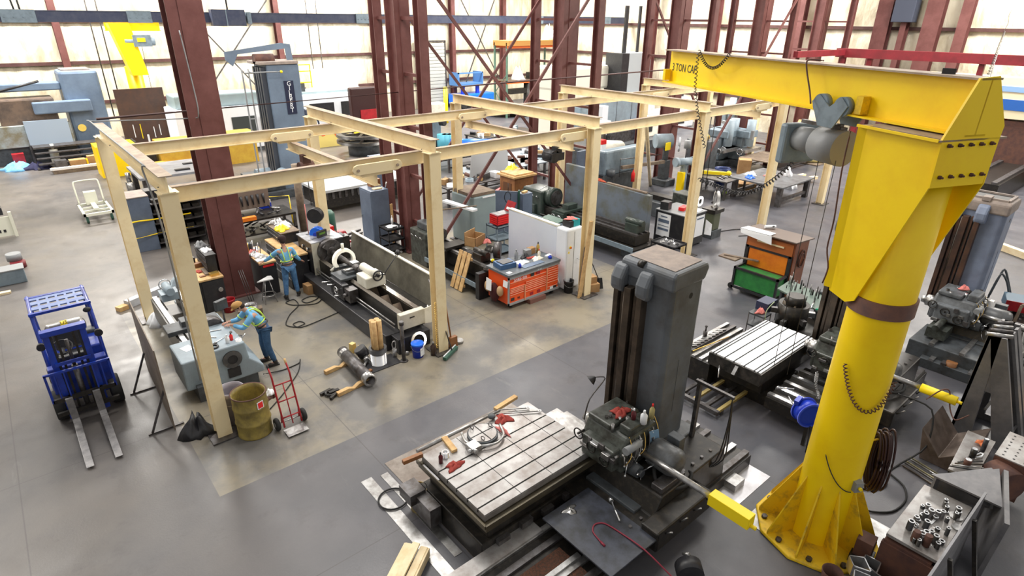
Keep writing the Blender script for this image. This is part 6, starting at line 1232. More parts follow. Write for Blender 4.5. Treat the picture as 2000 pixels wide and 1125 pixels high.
t = thing('cardboard_box', 'open cardboard carton on the dark lathe bed', 'carton', (8.4, 3.3, 1.0)); obj('carton', M(T(8.5, 3.25, .98, .35)).box(-.28, -.2, 0, .28, -.18, .3).box(-.28, .18, 0, .28, .2, .42).box(-.28, -.2, 0, -.26, .2, .3).box(.26, -.2, 0, .28, .2, .3).box(-.28, -.2, 0, .28, .2, .02), CARD, t)
t = thing('slatted_panel', 'pale pine slatted panel leaning against the dark lathe', 'wooden panel', (7.4, 2.6, 0))
for k in range(3): obj('slat', M().plate([(7.33, 2.93-.21*k, .02), (7.33, 2.77-.21*k, .02), (7.68, 2.72-.21*k, 1.12), (7.68, 2.88-.21*k, 1.12)], .025), WOOD, t)
obj('batten', M().bar((7.40, 2.95, .2), (7.40, 2.3, .2), .03, .08).bar((7.65, 2.9, .98), (7.65, 2.25, .98), .03, .08), WOOD, t)
t = thing('lathe_chuck_stand', 'dark lathe chuck with pink rag beyond the slatted panel', 'chuck', (8.9, 3.0, 0)); obj('stand', M().box(8.7, 2.6, 0, 9.2, 3.2, .55), GRD, t); obj('chuck', M().cyl((8.85, 2.75, .85), (9.0, 2.6, .85), .26, n=24), STD, t); obj('hub', M().cyl((8.83, 2.77, .85), (8.8, 2.8, .85), .1, n=12), STL, t)
rag('pink rag on the dark lathe chuck', 8.85, 3.1, 1.0, .15, .13, .12, PINK, 74)
t = thing('strip_lamp', 'white fluorescent strip lamp on an arm from the second cream post', 'lamp', (7.3, 2.6, 2.6)); obj('lamp_body', M().bar(F(868, 392, 2.9), F(928, 411, 2.9), .16, .05), WHT, t); obj('support_arm', M().cyl((5.13, .1, 3.45), F(930, 402, 3.1), .018, n=6), WOODG, t)
# ---- orange tool chest
OT = thing('orange_tool_chest', 'bright orange rolling tool chest with grey littered top in front of the white guard', 'tool chest', (8.6, 1.05, 0))
obj('cabinet_body', M().box(7.65, .62, .14, 9.5, 1.5, .98), ORA, OT, bevel=.01)
GT = mat('grey_chest_trim', (.33, .34, .35), .45); tp = obj('work_top', M().box(7.6, .56, .98, 9.55, 1.55, 1.05), mat('steel_grey_mat', (.14, .16, .18), .5, c2=(.1, .11, .12), sc=4), OT, bevel=.008)
obj('top_trim', M().box(7.62, .585, .90, 9.53, .62, .985).box(7.62, .585, .13, 9.53, .62, .2).box(7.62, .585, .13, 7.66, .625, .98), GT, OT)
for x in (8.22, 9.05): obj('vertical_trim', M().box(x-.015, .575, .2 if x > 9 else .16, x+.015, .62, .9 if x > 9 else .62), mat('orange_trim', (.80, .35, .18), .4), OT)
HM = mat('pale_orange_handle', (.85, .40, .26), .35)
def odr(x0, x1, z0, z1): d = obj('drawer', M().box(x0, .60, z0, x1, .622, z1), ORA, OT); obj('handle', M().box(x0+.01, .588, z1-.022, x1-.01, .602, z1-.006), HM, d)
for k in range(4): odr(7.68, 8.2, .46+.045*k, .50+.045*k)
for k in range(5): odr(8.25, 9.03, .42+.055*k, .47+.055*k)
odr(7.68, 8.2, .2, .44); odr(8.25, 9.03, .2, .40); odr(7.68, 9.03, .70, .80)
for k in range(6): odr(9.08, 9.5, .46+.07*k, .52+.07*k)
odr(9.08, 9.5, .2, .30); odr(9.08, 9.5, .32, .44)
rt = face_rot((1, 0, 0), (0, 0, 1))
text('brand_lettering', 'Snap-on', .15, (8.05, .597, .85), rt, PAP, OT); text('number_lettering', '98', .10, (8.0, .596, .28), rt, BLK, OT); text('top_number_lettering', '36·69', .07, (8.75, .583, .945), rt, PAP, OT)
for k, (x, z, m_) in enumerate(((7.78, .3, BLK), (8.48, .28, RED), (8.75, .28, RED), (8.72, .85, RED), (9.25, .24, PAP), (9.38, .25, BLK), (8.5, .85, BLK))): obj('sticker', M().box(x-.06, .592, z-.05, x+.06, .599, z+.04), m_, OT)
for x in (7.8, 9.35):
    for y in (.72, 1.4): obj('caster', M().cyl((x-.03, y, .075), (x+.03, y, .075), .075, n=14), RUB, OT)
for k, (y, z, s, m_, nm, lb) in enumerate(((.85, .52, .1, mat('kraft_paper', (.55, .36, .20), .8), 'paper_bag', 'near kraft paper bag hanging on the end of the orange chest'), (1.38, .5, .11, mat('kraft_paper', (.5, .3, .2), .8), 'paper_bag', 'far kraft paper bag hanging on the end of the orange chest'))):
    one(nm, lb, 'bag', M().ball((7.54, y, z), s, 0, (.9, 1.1, 1.5)), m_)
one('hanging_jacket', 'dark red jacket hanging on the end of the orange chest', 'jacket', M().ball((7.52, 1.08, .42), .12, 0, (.8, 1.6, 2.4)), mat('dark_red_cloth', (.06, .01, .012), .9)); one('clipboard', 'white clipboard hanging between the paper bags', 'clipboard', M().plate([(7.42, 1.3, .82), (7.42, 1.08, .80), (7.38, 1.05, .5), (7.38, 1.27, .48)], .01), PAP); one('hanging_card', 'small white card hanging on the corner of the orange chest', 'card', M().plate([(7.6, .78, .86), (7.6, .6, .86), (7.58, .6, .68), (7.58, .78, .68)], .01), PAP)
z = 1.052
for i, (nm, lb, ct, x, y, lx, ly, h, m_) in enumerate((('parts_tray', 'blue steel tray of parts on the left end of the orange chest', 'tray', 7.95, 1.15, .5, .42, .14, mat('blue_tray', (.04, .10, .22), .5)), ('grinder_case', 'black case in the blue tray on the orange chest', 'case', 7.95, 1.15, .36, .3, .16, BLK), ('blue_box', 'light blue packet behind the blue tray', 'packet', 8.2, 1.42, .2, .12, .06, BLUB),
    ('rag_folded', 'folded brown red rag near the centre of the orange chest', 'rag', 8.95, 1.15, .3, .1, .03, RAG), ('metal_rule', 'flat blue grey plate along the front of the orange chest', 'plate', 8.65, .78, .75, .2, .012, mat('blue_grey_plate', (.12, .17, .26), .4)), ('small_card', 'white card at the front of the orange chest', 'card', 7.75, .72, .14, .12, .01, PAP), ('tin_box', 'grey tin box near the middle of the orange chest', 'box', 9.0, 1.4, .2, .16, .18, PLAS), ('open_carton', 'small open brown carton at the right rear of the orange chest', 'carton', 9.2, 1.45, .22, .16, .18, CARD), ('green_sleeve', 'white and green sleeve near the right end of the orange chest', 'sleeve', 9.42, .95, .22, .1, .05, PAP))):
    blocky(lb, nm, ct, x, y, z, lx, ly, h, m_, .15*(i % 3-1))
bottle('blue_bottle', 'small bright blue bottle at the front of the orange chest', 8.22, .82, z, .14, .045, BLUC, BLUB); bottle('grey_flask', 'tall grey flask on the orange chest', 8.5, 1.3, z+.03, .3, .055, PLAS, PLAS); bottle('red_cap_bottle', 'cream bottle with red cap on the orange chest', 9.15, 1.05, z, .26, .045, WHC, REDB); bottle('black_bottle', 'pair of dark pump bottles at the rear of the orange chest', 9.38, 1.35, z, .34, .05, BRS, BLK); bottle('blue_jar', 'dark blue round jar at the right of the orange chest', 9.35, .8, z, .1, .055, BLUC, BLUC)
rag('pale yellow cloth heap on the orange chest', 9.0, .98, z, .17, .13, .09, WHC, 75); rag('white scrap pile in the middle of the orange chest', 8.5, 1.05, z, .22, .16, .07, PAP, 76); rag('black rag behind the pale cloth on the orange chest', 8.85, 1.3, z, .16, .1, .12, BLK, 77); one('yellow_tape', 'yellow tape roll behind the orange chest', 'tape roll', M().ball((7.9, 1.62, 1.1), .05), YELB)
one('chest_underbox', 'flat brown carton on the floor under the orange chest', 'carton', M().box(8.35, .5, 0, 8.95, .8, .13), mat('red_brown_carton', (.20, .09, .07), .8))
t = thing('grinding_bench', 'dark low bench with round black parts left behind the orange chest', 'bench', (7.6, 1.9, 0)); obj('bench_body', M().box(7.4, 1.62, 0, 8.5, 1.78, .8), BLK, t); obj('round_part', M().cyl((7.8, 1.7, .8), (7.8, 1.7, .86), .14, n=20), OILY, t)
# white enclosure
t = thing('white_machine_guard', 'big white machine guard panel with end cabinet behind the orange chest', 'machine guard', (9.9, 1.8, 0))
obj('side_panel', M().plate([(9.72, 3.1, .1), (9.72, .95, .1), (9.72, .95, 1.86), (9.72, 3.1, 1.9)], -.05), mat('bluish_white_panel', (.72, .78, .88), .4, c2=(.66, .72, .84), sc=.8), t, bevel=.006)
obj('top_rail', M().box(9.72, .95, 1.88, 9.86, 3.1, 1.93).box(9.95, .95, 1.75, 10.02, 3.0, 1.8), WHC, t)
ec = obj('end_cabinet', M().box(9.7, .5, .05, 10.35, .95, 1.9), WHT, t, bevel=.05); obj('door_seam', M().box(10.0, .492, .1, 10.01, .502, 1.8), PLAS, ec); obj('pull_handle', M().tube([(10.15, .49, .95), (10.2, .40, .9), (10.35, .38, .85)], .012, 6), PLAS, ec)
ro = obj('warning_switch', M().cyl((9.85, .498, 1.35), (9.85, .48, 1.35), .04, n=16), YELB, ec); obj('switch_knob', M().cyl((9.85, .48, 1.35), (9.85, .45, 1.35), .022, n=12), REDB, ro); obj('warning_triangle', M().plate([(9.76, .496, 1.18), (9.84, .496, 1.18), (9.80, .496, 1.25)], -.004), YELB, ec)
blocky('teal and black box with red rag on the white end cabinet', 'teal_box', 'box', 10.18, .75, 1.9, .26, .3, .2, TEAL, 0); rag('pink red rag on the teal box', 10.1, .78, 2.1, .18, .16, .06, PINK, 78); one('black_housing', 'small black box in front of the teal box', 'box', M().box(9.9, .6, 1.9, 10.04, .9, 2.08), BLK); one('green_glass_plate', 'dark green sloping plate on top of the white guard', 'plate', M().plate([(9.86, 1.05, 1.94), (9.86, 1.75, 1.94), (10.15, 1.75, 1.98), (10.15, 1.05, 1.98)], .015), GRED)
pail('black_pail', 'black open pail at the right end of the orange chest', 9.78, .42, .38, .15, BLK, inside=PAP); rag('white rags stuffed beside the black pail', 9.62, .85, .25, .08, .2, .3, PAP, 79)
t = thing('leaning_plank', 'yellow plank with stencilled marks leaning on the third cream post', 'plank', (9.75, 0, 0)); obj('board', M().plate([(9.66, -.06, .01), (9.80, -.06, .01), (9.98, -.16, 2.3), (9.86, -.16, 2.3)], .04), WOOD, t); obj('paper_patch', M().plate([(9.69, -.075, .32), (9.78, -.075, .32), (9.8, -.08, .48), (9.71, -.08, .48)], -.006), PAP, t)
one('short_plank', 'shorter rough plank behind the leaning yellow plank', 'plank', M().plate([(9.83, .1, .01), (9.92, .1, .01), (9.96, .0, 1.5), (9.88, .0, 1.5)], .03), WOODG)
for x, y, h, lb, z in ((10.38, .02, .26, 'open cardboard box at the foot of the third cream post', 0), (10.35, .12, .2, 'smaller carton stacked behind at the third cream post', .26)): blocky(lb, 'cardboard_box', 'box', x, y, z, .34, .26, h, CARD, -.3)
one('dust_pan_shovel', 'black handled shovel leaning at the third cream post', 'shovel', M().cyl((10.25, .18, 1.2), (10.6, -.02, .3), .015, n=6).plate([(10.52, .05, .36), (10.7, -.05, .36), (10.72, -.1, .02), (10.56, -.02, .02)], .02), BLK)
# red tool box on its stand
cart('grey three shelf stand under the red tool box', 9.9, 3.9, 10.7, 4.5, 1.05, 3, GRB, False, 'shelf_stand', 'stand')
t = thing('red_tool_box', 'red tool box with open lid on the grey stand', 'tool box', (10.3, 4.2, 1.06)); obj('box', M().box(9.98, 3.98, 1.06, 10.6, 4.4, 1.4), RED, t, bevel=.008)
for k in range(4): obj('drawer', M().box(9.965, 4.0, 1.09+.07*k, 9.98, 4.38, 1.14+.07*k).box(10.0, 3.965, 1.09+.07*k, 10.58, 3.98, 1.14+.07*k), REDB, t)
obj('lid', M().plate([(10.6, 3.98, 1.4), (10.6, 4.4, 1.4), (10.78, 4.4, 1.72), (10.78, 3.98, 1.72)], .03), RED, t); obj('lid_label', M().plate([(10.62, 4.1, 1.46), (10.62, 4.3, 1.46), (10.66, 4.3, 1.53), (10.66, 4.1, 1.53)], -.01), PAP, t); obj('tool_tray', M().box(10.02, 4.0, 1.38, 10.58, 4.38, 1.41), STD, t)
one('vise_on_stand', 'dark motor housing on the floor below the red tool box stand', 'motor', M().cyl((9.7, 3.7, .22), (9.7, 4.1, .22), .2, n=18).cyl((9.7, 3.6, .22), (9.7, 3.7, .22), .1, n=12), OILY)
# grey booth panels
GP = mat('pale_green_grey_panel', (.26, .33, .34), .5, c2=(.22, .28, .30), sc=1)
t = thing('machine_cover', 'tall pale green grey rounded machine cover behind the red tool box', 'machine cover', (10.2, 5.8, 0)); obj('cover', M().prism([(9.85, 5.35), (9.95, 5.2), (10.9, 5.2), (10.9, 6.4), (9.85, 6.4)], 'z', .05, 1.75), GP, t, bevel=.04); obj('top_trim', M().box(9.9, 5.25, 1.76, 10.9, 6.4, 1.86), WOODG, t); obj('label_strip', M().box(10.3, 5.185, 1.68, 10.85, 5.2, 1.73), PAP, t)
t = thing('blue_grey_screen', 'blue grey folding screen panel right of the pale machine cover', 'screen', (11.6, 5.4, 0)); obj('left_panel', M().plate([(10.95, 5.5, .05), (11.9, 5.2, .05), (11.9, 5.2, 1.65), (10.95, 5.5, 1.8)], .04), GRC, t); obj('right_panel', M().box(11.9, 4.9, .05, 12.35, 5.2, 1.6), GRC, t); obj('post', M().box(11.86, 5.08, 0, 11.92, 5.14, 1.72), GRED, t)
one('cable_coil', 'coiled black cord hanging on the blue grey screen', 'cord', M().torus((11.5, 5.28, 1.5), (.3, 1, 0), .12, .012, 20, sy=1.6).tube([(11.5, 5.26, 1.7), (11.5, 5.26, 2.0)], .01, 5), BLK)
blocky('small wooden offcuts on top of the blue grey screen', 'wood_offcuts', 'wood block', 12.1, 5.05, 1.6, .25, .12, .07, WOOD, .3)
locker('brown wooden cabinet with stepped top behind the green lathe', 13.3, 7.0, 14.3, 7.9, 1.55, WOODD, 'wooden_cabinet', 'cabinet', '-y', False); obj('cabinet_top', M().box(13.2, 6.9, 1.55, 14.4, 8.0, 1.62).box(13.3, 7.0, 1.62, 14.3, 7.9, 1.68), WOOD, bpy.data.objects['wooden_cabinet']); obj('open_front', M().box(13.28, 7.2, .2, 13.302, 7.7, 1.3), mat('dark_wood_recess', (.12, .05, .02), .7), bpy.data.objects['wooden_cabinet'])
# ---- fourth lathe, dark green
g = thing('green_lathe', 'long dark green lathe with tall grey splash guard between the third and fourth posts', 'lathe', (13.7, 3.4, 0)); LG = mat('dark_lathe_green', (.045, .065, .055), .35, c2=(.03, .04, .035), sc=4)
obj('headstock', M().box(13.2, 5.3, .4, 14.0, 6.4, 1.4), LG, g, bevel=.06); obj('gear_housing', M().cyl((13.5, 6.3, .9), (13.5, 6.6, .9), .35, n=22).box(13.1, 5.6, .4, 13.3, 6.3, .85), LG, g, bevel=.02); obj('chuck', M().cyl((13.65, 5.3, 1.15), (13.65, 5.0, 1.15), .36, n=28), LG, g); obj('chuck_face', M().cyl((13.65, 5.0, 1.15), (13.65, 4.97, 1.15), .28, n=24), STD, g)
obj('bed', M().box(13.35, .9, .45, 14.1, 5.3, .78), OILY, g); obj('way_rails', M().box(13.4, .9, .78, 13.5, 5.3, .83).box(13.7, .9, .78, 13.76, 5.3, .82).box(13.95, .9, .78, 14.05, 5.3, .83), STD, g)
obj('tray', M().box(13.0, .7, .38, 14.5, 6.5, .42), OILY, g); obj('tray_edge', M().box(12.98, .7, .36, 13.02, 6.5, .52), GRB, g); obj('foot_near', M().box(13.25, .8, 0, 14.2, 1.4, .38), GRD, g, bevel=.03); obj('foot_far', M().box(13.2, 5.3, 0, 14.2, 6.4, .38), GRD, g)
obj('carriage', M().box(13.1, 4.0, .82, 14.2, 4.5, .92).box(13.4, 4.1, .92, 13.9, 4.4, 1.1), LG, g, bevel=.01); obj('apron', M().box(13.05, 4.0, .45, 13.25, 4.6, .85), LG, g, bevel=.01)
for k in range(2): obj('handwheel', M().torus((12.98, 4.15+.3*k, .68), (1, 0, 0), .1, .014, 18).cyl((13.05, 4.15+.3*k, .68), (12.95, 4.15+.3*k, .68), .02, n=8), STB, g)
for k in range(4): obj('headstock_lever', M().cyl((13.2, 5.5+.2*k, 1.1), (13.08, 5.48+.2*k, 1.2), .012, n=6).ball((13.08, 5.48+.2*k, 1.2), .022), STB, g)
obj('tailstock', M().box(13.5, 1.0, .82, 13.95, 1.5, 1.1).cyl((13.7, .9, 1.15), (13.7, 1.6, 1.15), .1, n=14), LG, g)
SG = mat('stained_splash_guard', (.15, .18, .22), .5, c2=(.11, .105, .06), sc=1.2, k=.55)
obj('splash_guard', M().plate([(14.55, 4.4, .5), (14.55, 1.4, .5), (14.55, 1.4, 1.85), (14.55, 4.4, 1.9)], -.2), SG, g, bevel=.02); obj('tall_guard', M().plate([(14.6, 5.5, .5), (14.6, 4.42, .5), (14.6, 4.42, 2.25), (14.6, 5.5, 2.25)], -.15), SG, g, bevel=.02)
rag('orange cord heap on top of the grey splash guard', 14.65, 3.75, 1.9, .1, .3, .08, mat('orange_red_cord', (.4, .06, .02), .7), 80, 'cord_heap', 'cord'); one('guard_top_plank', 'long greyish board on top of the grey splash guard', 'board', M().box(14.6, 1.6, 1.87, 14.72, 3.4, 1.92), WOODG)
one('green_lathe_tools', 'silver spanners on the dark green headstock', 'tool', M().bar((13.4, 5.6, 1.41), (13.9, 5.8, 1.41), .03, .015), STL); rod('long thin rods lying along the dark green lathe tray', 'tray_rod', 'rod', (13.05, 3.0, .56), (13.05, 5.2, .6), .015, STL)
cart('dark two shelf cart heaped with shiny parts at the end of the green lathe', 13.6, -.45, 14.3, .45, .7, 2, BLK)
for k in range(12): rag('small shiny part heaped on the dark two shelf cart', 13.7+.5*R_.random(), -.3+.6*R_.random(), .68, .05, .05, .08, [STB, STL, BLK][k % 3], 90+k, 'small_part', 'part')
for k in range(12): bpy.data.objects['small_part'+('.%03d' % k if k else '')]['group'] = 'shiny parts heaped on the two shelf cart'
one('red_parts', 'red box on the lower shelf of the dark cart', 'box', M().box(13.7, -.3, .16, 14.0, 0, .3), REDB); one('blue_white_rag', 'blue and white paper on the lower shelf of the dark cart', 'paper', M().cloth(14.1, -.1, .16, .14, .14, .1, 0, 110), BLUB)
# poster cabinet
t = thing('poster_cabinet', 'black cabinet with white printed posters beside the fourth cream post', 'cabinet', (15.8, .9, 0)); obj('cabinet_body', M().box(15.3, .35, .06, 16.5, 1.6, 1.2), BLK, t, bevel=.01); obj('top', M().box(15.28, .33, 1.2, 16.52, 1.62, 1.23), PLAS, t)
for (y0_, y1_) in ((.95, 1.5), ): 
    po = obj('poster', M().box(15.285, y0_, .3, 15.298, y1_, 1.12), PAP, t); obj('poster_print', M().box(15.279, y0_+.05, .80, 15.284, y1_-.05, .92).box(15.279, y0_+.05, .52, 15.284, y1_-.05, .60).box(15.279, y0_+.05, .68, 15.284, y1_-.05, .70).box(15.279, y0_+.14, 1.0, 15.284, y1_-.14, 1.04), GRC, po)
po = obj('side_poster', M().box(15.9, .325, .35, 16.4, .345, 1.1), PAP, t); obj('poster_print', M().box(15.95, .32, .98, 16.35, .324, 1.03), GRC, po); obj('white_bag', M().plate([(16.5, .3, .9), (16.75, .2, .7), (16.7, .15, .3), (16.5, .3, .35)], .03), PAP, t); obj('caster', M().box(15.35, .4, 0, 15.45, .5, .06).box(16.35, .4, 0, 16.45, .5, .06), RUB, t)
for nm, lb, x, y, lx, ly, h, m_ in (('red_case', 'red plastic case on the poster cabinet', 15.9, .9, .4, .2, .12, REDB), ('black_speaker', 'black radio box on the poster cabinet', 15.5, 1.35, .3, .3, .28, BLK), ('white_papers', 'white papers on the near corner of the poster cabinet', 16.2, .5, .4, .2, .02, PAP), ('green_tin', 'small green tin on the poster cabinet', 16.1, .6, .1, .1, .05, GRE)): blocky(lb, nm, nm.split('_')[1], x, y, 1.232, lx, ly, h, m_, .2)
t = thing('steady_rest_cart', 'green lathe steady rest mounted on a wheeled stand beside the poster cabinet', 'steady rest', (17.4, .6, 0)); obj('body', M().box(17.15, .4, .3, 17.6, .85, .95), mat('olive_green_iron', (.09, .10, .06), .45), t, bevel=.04); obj('ring', M().ring((17.4, .6, 1.4), (.7, -.7, 0), .32, .25, .1, 28), STL, t); obj('saddle', M().box(17.1, .35, .95, 17.7, .9, 1.08), OILY, t); obj('base', M().box(17.1, .35, 0, 17.7, .9, .3), GRD, t)
for k in range(3): a = PI/2+k*2.09; obj('ring_screw', M().cyl((17.4+.3*.7*math.cos(a), .6+.3*.7*math.cos(a), 1.4+.3*math.sin(a)), (17.4+.45*.7*math.cos(a), .6+.45*.7*math.cos(a), 1.4+.45*math.sin(a)), .035, n=8), STD, t)
one('extension_cable', 'thin black cord on the floor right of the steady rest stand', 'cord', M().tube([(17.9, .7, .02), (18.8, .4, .02), (19.3, -.1, .02), (18.9, -.4, .02), (18.2, -.1, .02)], .015, 5), RUB)
# orange green cabinet
t = thing('rolling_cabinet', 'orange and green rolling cabinet with brown sides and paper on top', 'cabinet', (14.45, -3.2, 0))
obj('cabinet_body', M().box(14.15, -3.95, .12, 14.95, -2.5, 1.72), mat('red_brown_varnish', (.26, .08, .03), .45, c2=(.18, .05, .02), sc=3), t, bevel=.01); obj('top', M().plate([(14.0, -4.0, 1.78), (15.0, -4.05, 1.72), (15.0, -2.4, 1.72), (14.0, -2.35, 1.78)], .03), mat('old_brown_top', (.16, .12, .10), .6), t)
obj('orange_panel', M().box(14.13, -3.8, .75, 14.15, -2.65, 1.28), ORL, t); obj('upper_drawer', M().box(14.125, -3.9, 1.34, 14.15, -2.55, 1.68), mat('orange_brown_drawer', (.45, .13, .03), .45), t); obj('drawer_handle', M().box(14.08, -3.65, 1.53, 14.12, -2.85, 1.57), CREAM, t)
obj('black_frame', M().box(14.11, -3.92, .1, 14.155, -3.82, 1.34).box(14.11, -2.62, .1, 14.155, -2.52, 1.34).box(14.11, -3.9, 1.28, 14.155, -2.55, 1.34), BLK, t)
sh = obj('green_bin', M().box(13.65, -3.85, .2, 14.1, -2.6, .72), GRE, t); obj('bin_frame', M().box(13.6, -3.9, .12, 13.66, -3.84, .78).box(13.6, -2.6, .12, 13.66, -2.54, .78).box(13.6, -3.9, .72, 13.66, -2.54, .78).box(13.6, -3.9, .12, 13.66, -2.54, .18).box(13.6, -3.9, .72, 14.12, -3.84, .78).box(13.6, -2.6, .72, 14.12, -2.54, .78), BLK, sh); obj('push_handle', M().bar((13.75, -2.1, .98), (14.1, -3.0, .95), .1, .03), WOODG, t); obj('handle_plate', M().box(13.6, -2.55, .92, 13.9, -2.0, .96), WOODG, t)
obj('cable_loop', M().torus((14.6, -3.97, 1.2), (0, 1, 0), .18, .015, 20, sy=1.4).torus((14.6, -3.99, 1.15), (0, 1, 0), .14, .015, 20, sy=1.5), RUS, t)
for y in (-3.85, -2.45): obj('caster', M().cyl((13.75, y, .09), (13.82, y, .09), .09, n=12), RUB, t); obj('caster', M().cyl((14.8, y, .09), (14.87, y, .09), .09, n=12), RUB, t)
one('white_sheet', 'white paper sheet hanging over the corner of the rolling cabinet', 'paper', M().plate([(14.0, -3.25, 1.82), (14.3, -3.25, 1.82), (14.3, -2.4, 1.82), (13.98, -2.35, 1.82)], .008).plate([(13.97, -3.3, 1.82), (13.96, -2.35, 1.82), (13.94, -2.4, 1.70), (13.95, -3.35, 1.58)], .008), PAP); one('paper_roll', 'white rolled paper at the far end of the rolling cabinet', 'paper roll', M().cyl((14.6, -2.75, 1.83), (14.85, -2.95, 1.83), .05, n=12), PAP); one('mouse_tool', 'small black tool on the rolled paper of the rolling cabinet', 'tool', M().ball((14.72, -2.95, 1.86), .05, 0, (1, .6, .5)), BLK)
# ================================================================ floor between the bays further back
def table(label, x0, y0, x1, y1, h, m_, leg=.08, name='work_table', top=.06, rz=0):
    t = thing(name, label, 'table', ((x0+x1)/2, (y0+y1)/2, 0)); obj('table_top', M().box(x0, y0, h-top, x1, y1, h), m_, t, bevel=.008)
    for x in (x0+leg, x1-leg):
        for y in (y0+leg, y1-leg): obj('leg', M().bar((x, y, 0), (x, y, h-top), leg), STD, t)
    each('rail', [M().bar((x0+leg, q, .25), (x1-leg, q, .25), leg*.6) for q in (y0+leg, y1-leg)], STD, t); return t
def at(u, v, z=0): p = F(u, v, z); return p.x, p.y
x, y = at(1385, 345, .8); table('grey steel welding table with yellow clamps behind the fourth front post', x-.5, y-1.2, x+1.3, y+.9, .85, STD); one('yellow_clamp', 'long yellow clamp on the grey welding table', 'clamp', M().bar((x-.2, y+.6, .95), (x+.6, y-.6, .95), .14).ball((x+.6, y-.6, .97), .12), YELB); locker('tall yellow stand left of the grey welding table', x-.9, y+.8, x-.7, y+1.1, .95, YEL, 'yellow_stand', 'stand', '-y', False)
for k in range(5): rod('steel tool lying on the grey welding table', 'bench_tool', 'tool', (x-.2+.2*k, y-.8, .88), (x+.2*k, y-.4+.1*k, .88), .03, [STL, STD][k % 2], 'tools on the grey welding table', 6)
x, y = at(1410, 340, .6); pail('blue_barrel', 'dark blue plastic barrel beside the grey welding table', x, y, .9, .35, mat('dark_blue_plastic', (.01, .03, .14), .4), cat='barrel'); 
x, y = at(1415, 380, 0); bottle('yellow_green_bottle', 'yellow green bottle on the floor by the grey welding table', x, y, 0, .3, .09, mat('lime_plastic', (.45, .75, .02), .4), BLK)
x, y = at(1495, 345, .9); table('big grey steel layout table behind the fifth front post', x-1.3, y-1.5, x+1.6, y+1.0, .9, mat('grey_steel_table', (.20, .21, .22), .45, .3, c2=(.12, .12, .13), sc=3), .2)
for k, (dx_, dy2, s, m_, lb) in enumerate(((-.8, .3, .25, BLUB, 'bright blue rag on the big layout table'), (-.2, .6, .3, PAP, 'white cloth on the big layout table'), (.2, -.1, .3, PINK, 'pink brown rags on the big layout table'), (.9, -.6, .2, PAP, 'white paper roll on the big layout table'))): rag(lb, x+dx_, y+dy2, .9, s, s*.8, .15 if k < 3 else .4, m_, 120+k)
x, y = at(1535, 360, 0)
for k in range(4): one('timber_offcut', 'pale timber piece in the pile right of the big layout table', 'timber', M().bar((x-.6+.1*k, y+.5-.25*k, .12+.1*(k % 2)), (x+1.6, y+.2-.3*k, .12+.12*(k % 2)), .2, .14), WOODL, 'pale timbers right of the big layout table')
one('white_sack', 'white plastic sack beside the big layout table leg', 'sack', M().cloth(x-.6, y-.5, 0, .3, .3, .6, 0, 130), PAP, org=(x-.6, y-.5, 0))
x, y = at(1520, 302, .7); table('long brown bench behind the fifth front post with steel tubes', x-2.5, y-.9, x+3, y+.9, .75, WOODG, .1)
for k in range(2): rod('bright steel tube on the long brown bench' if not k else 'pale tube lying beside the bright tube', 'steel_tube', 'tube', (x+.2, y-.5-.4*k, .9), (x+2.4, y-.2-.4*k, .9), .14, [STB, CARD][k], None, 14)
x, y = at(1575, 318, 0); one('yellow_pipe_piece', 'wide dirty yellow pipe piece on a skid right of the long bench', 'pipe', M().ring((x, y, .45), (.7, -.7, 0), .42, .36, 1.0, 24), TYEL); blocky('wooden skid under the dirty yellow pipe piece', 'skid', 'skid', x+.3, y-.3, 0, 1.5, 1.0, .06, WOODG)
for k, (u, v, w_, h, lb) in enumerate(((1530, 290, 1.6, 1.3, 'large brown carton stack left of the floating cream post'), (1536, 300, 1.8, 1.2, 'brown carton further back'), (1572, 306, 1.5, 2.0, 'tall brown carton right of the floating cream post'), (1450, 345, .6, .9, 'small brown carton by the welding table'), (1454, 368, .8, .3, 'low pale carton on the floor by the layout table'))):
    x, y = at(u, v, 0); blocky(lb, 'large_carton', 'carton', x, y, 0, w_, w_, h, CARD, .2*k)
# rear row of further cream posts
for k, (u, v) in enumerate(((1480, 320), (1560, 255))):
    x, y = at(u-18, v, 0) if not k else at(u, v, 0); c = dup(post[0], (x, y, 0), 0, ['cream post behind the long brown bench', 'cream post rising out of the brown cartons'][k])
# grinders, drill presses, bandsaw, mills around column 3 and 4
def pedestal(label, x, y, h, m_, s=1.0):
    t = thing('pedestal_grinder', label, 'grinder', (x, y, 0)); obj('pedestal', M().lathe((x, y, 0), (0, 0, 1), [(.3*s, 0), (.3*s, .06), (.16*s, .12), (.12*s, h-.2), (.18*s, h-.1)], 16), m_, t)
    obj('motor', M().cyl((x-.28*s, y+.1*s, h), (x+.28*s, y-.1*s, h), .14*s, n=16), m_, t)
    for q in (-1, 1): obj('wheel_guard', M().cyl((x+q*.28*s, y-q*.1*s, h), (x+q*.4*s, y-q*.14*s, h), .17*s, n=16), m_, t)
    obj('light_arm', M().cyl((x, y, h+.1), (x+.05, y, h+.7), .02, n=6), STD, t); obj('lamp_head', M().cyl((x+.05, y, h+.6), (x+.05, y, h+.95), .12*s, n=12), PLAS, t); return t
x, y = at(1330, 374, 0); pedestal('light blue grey pedestal grinder before the fourth laced column', x, y, 1.4, GRL, 1.25)
x, y = at(1293, 360, 0)
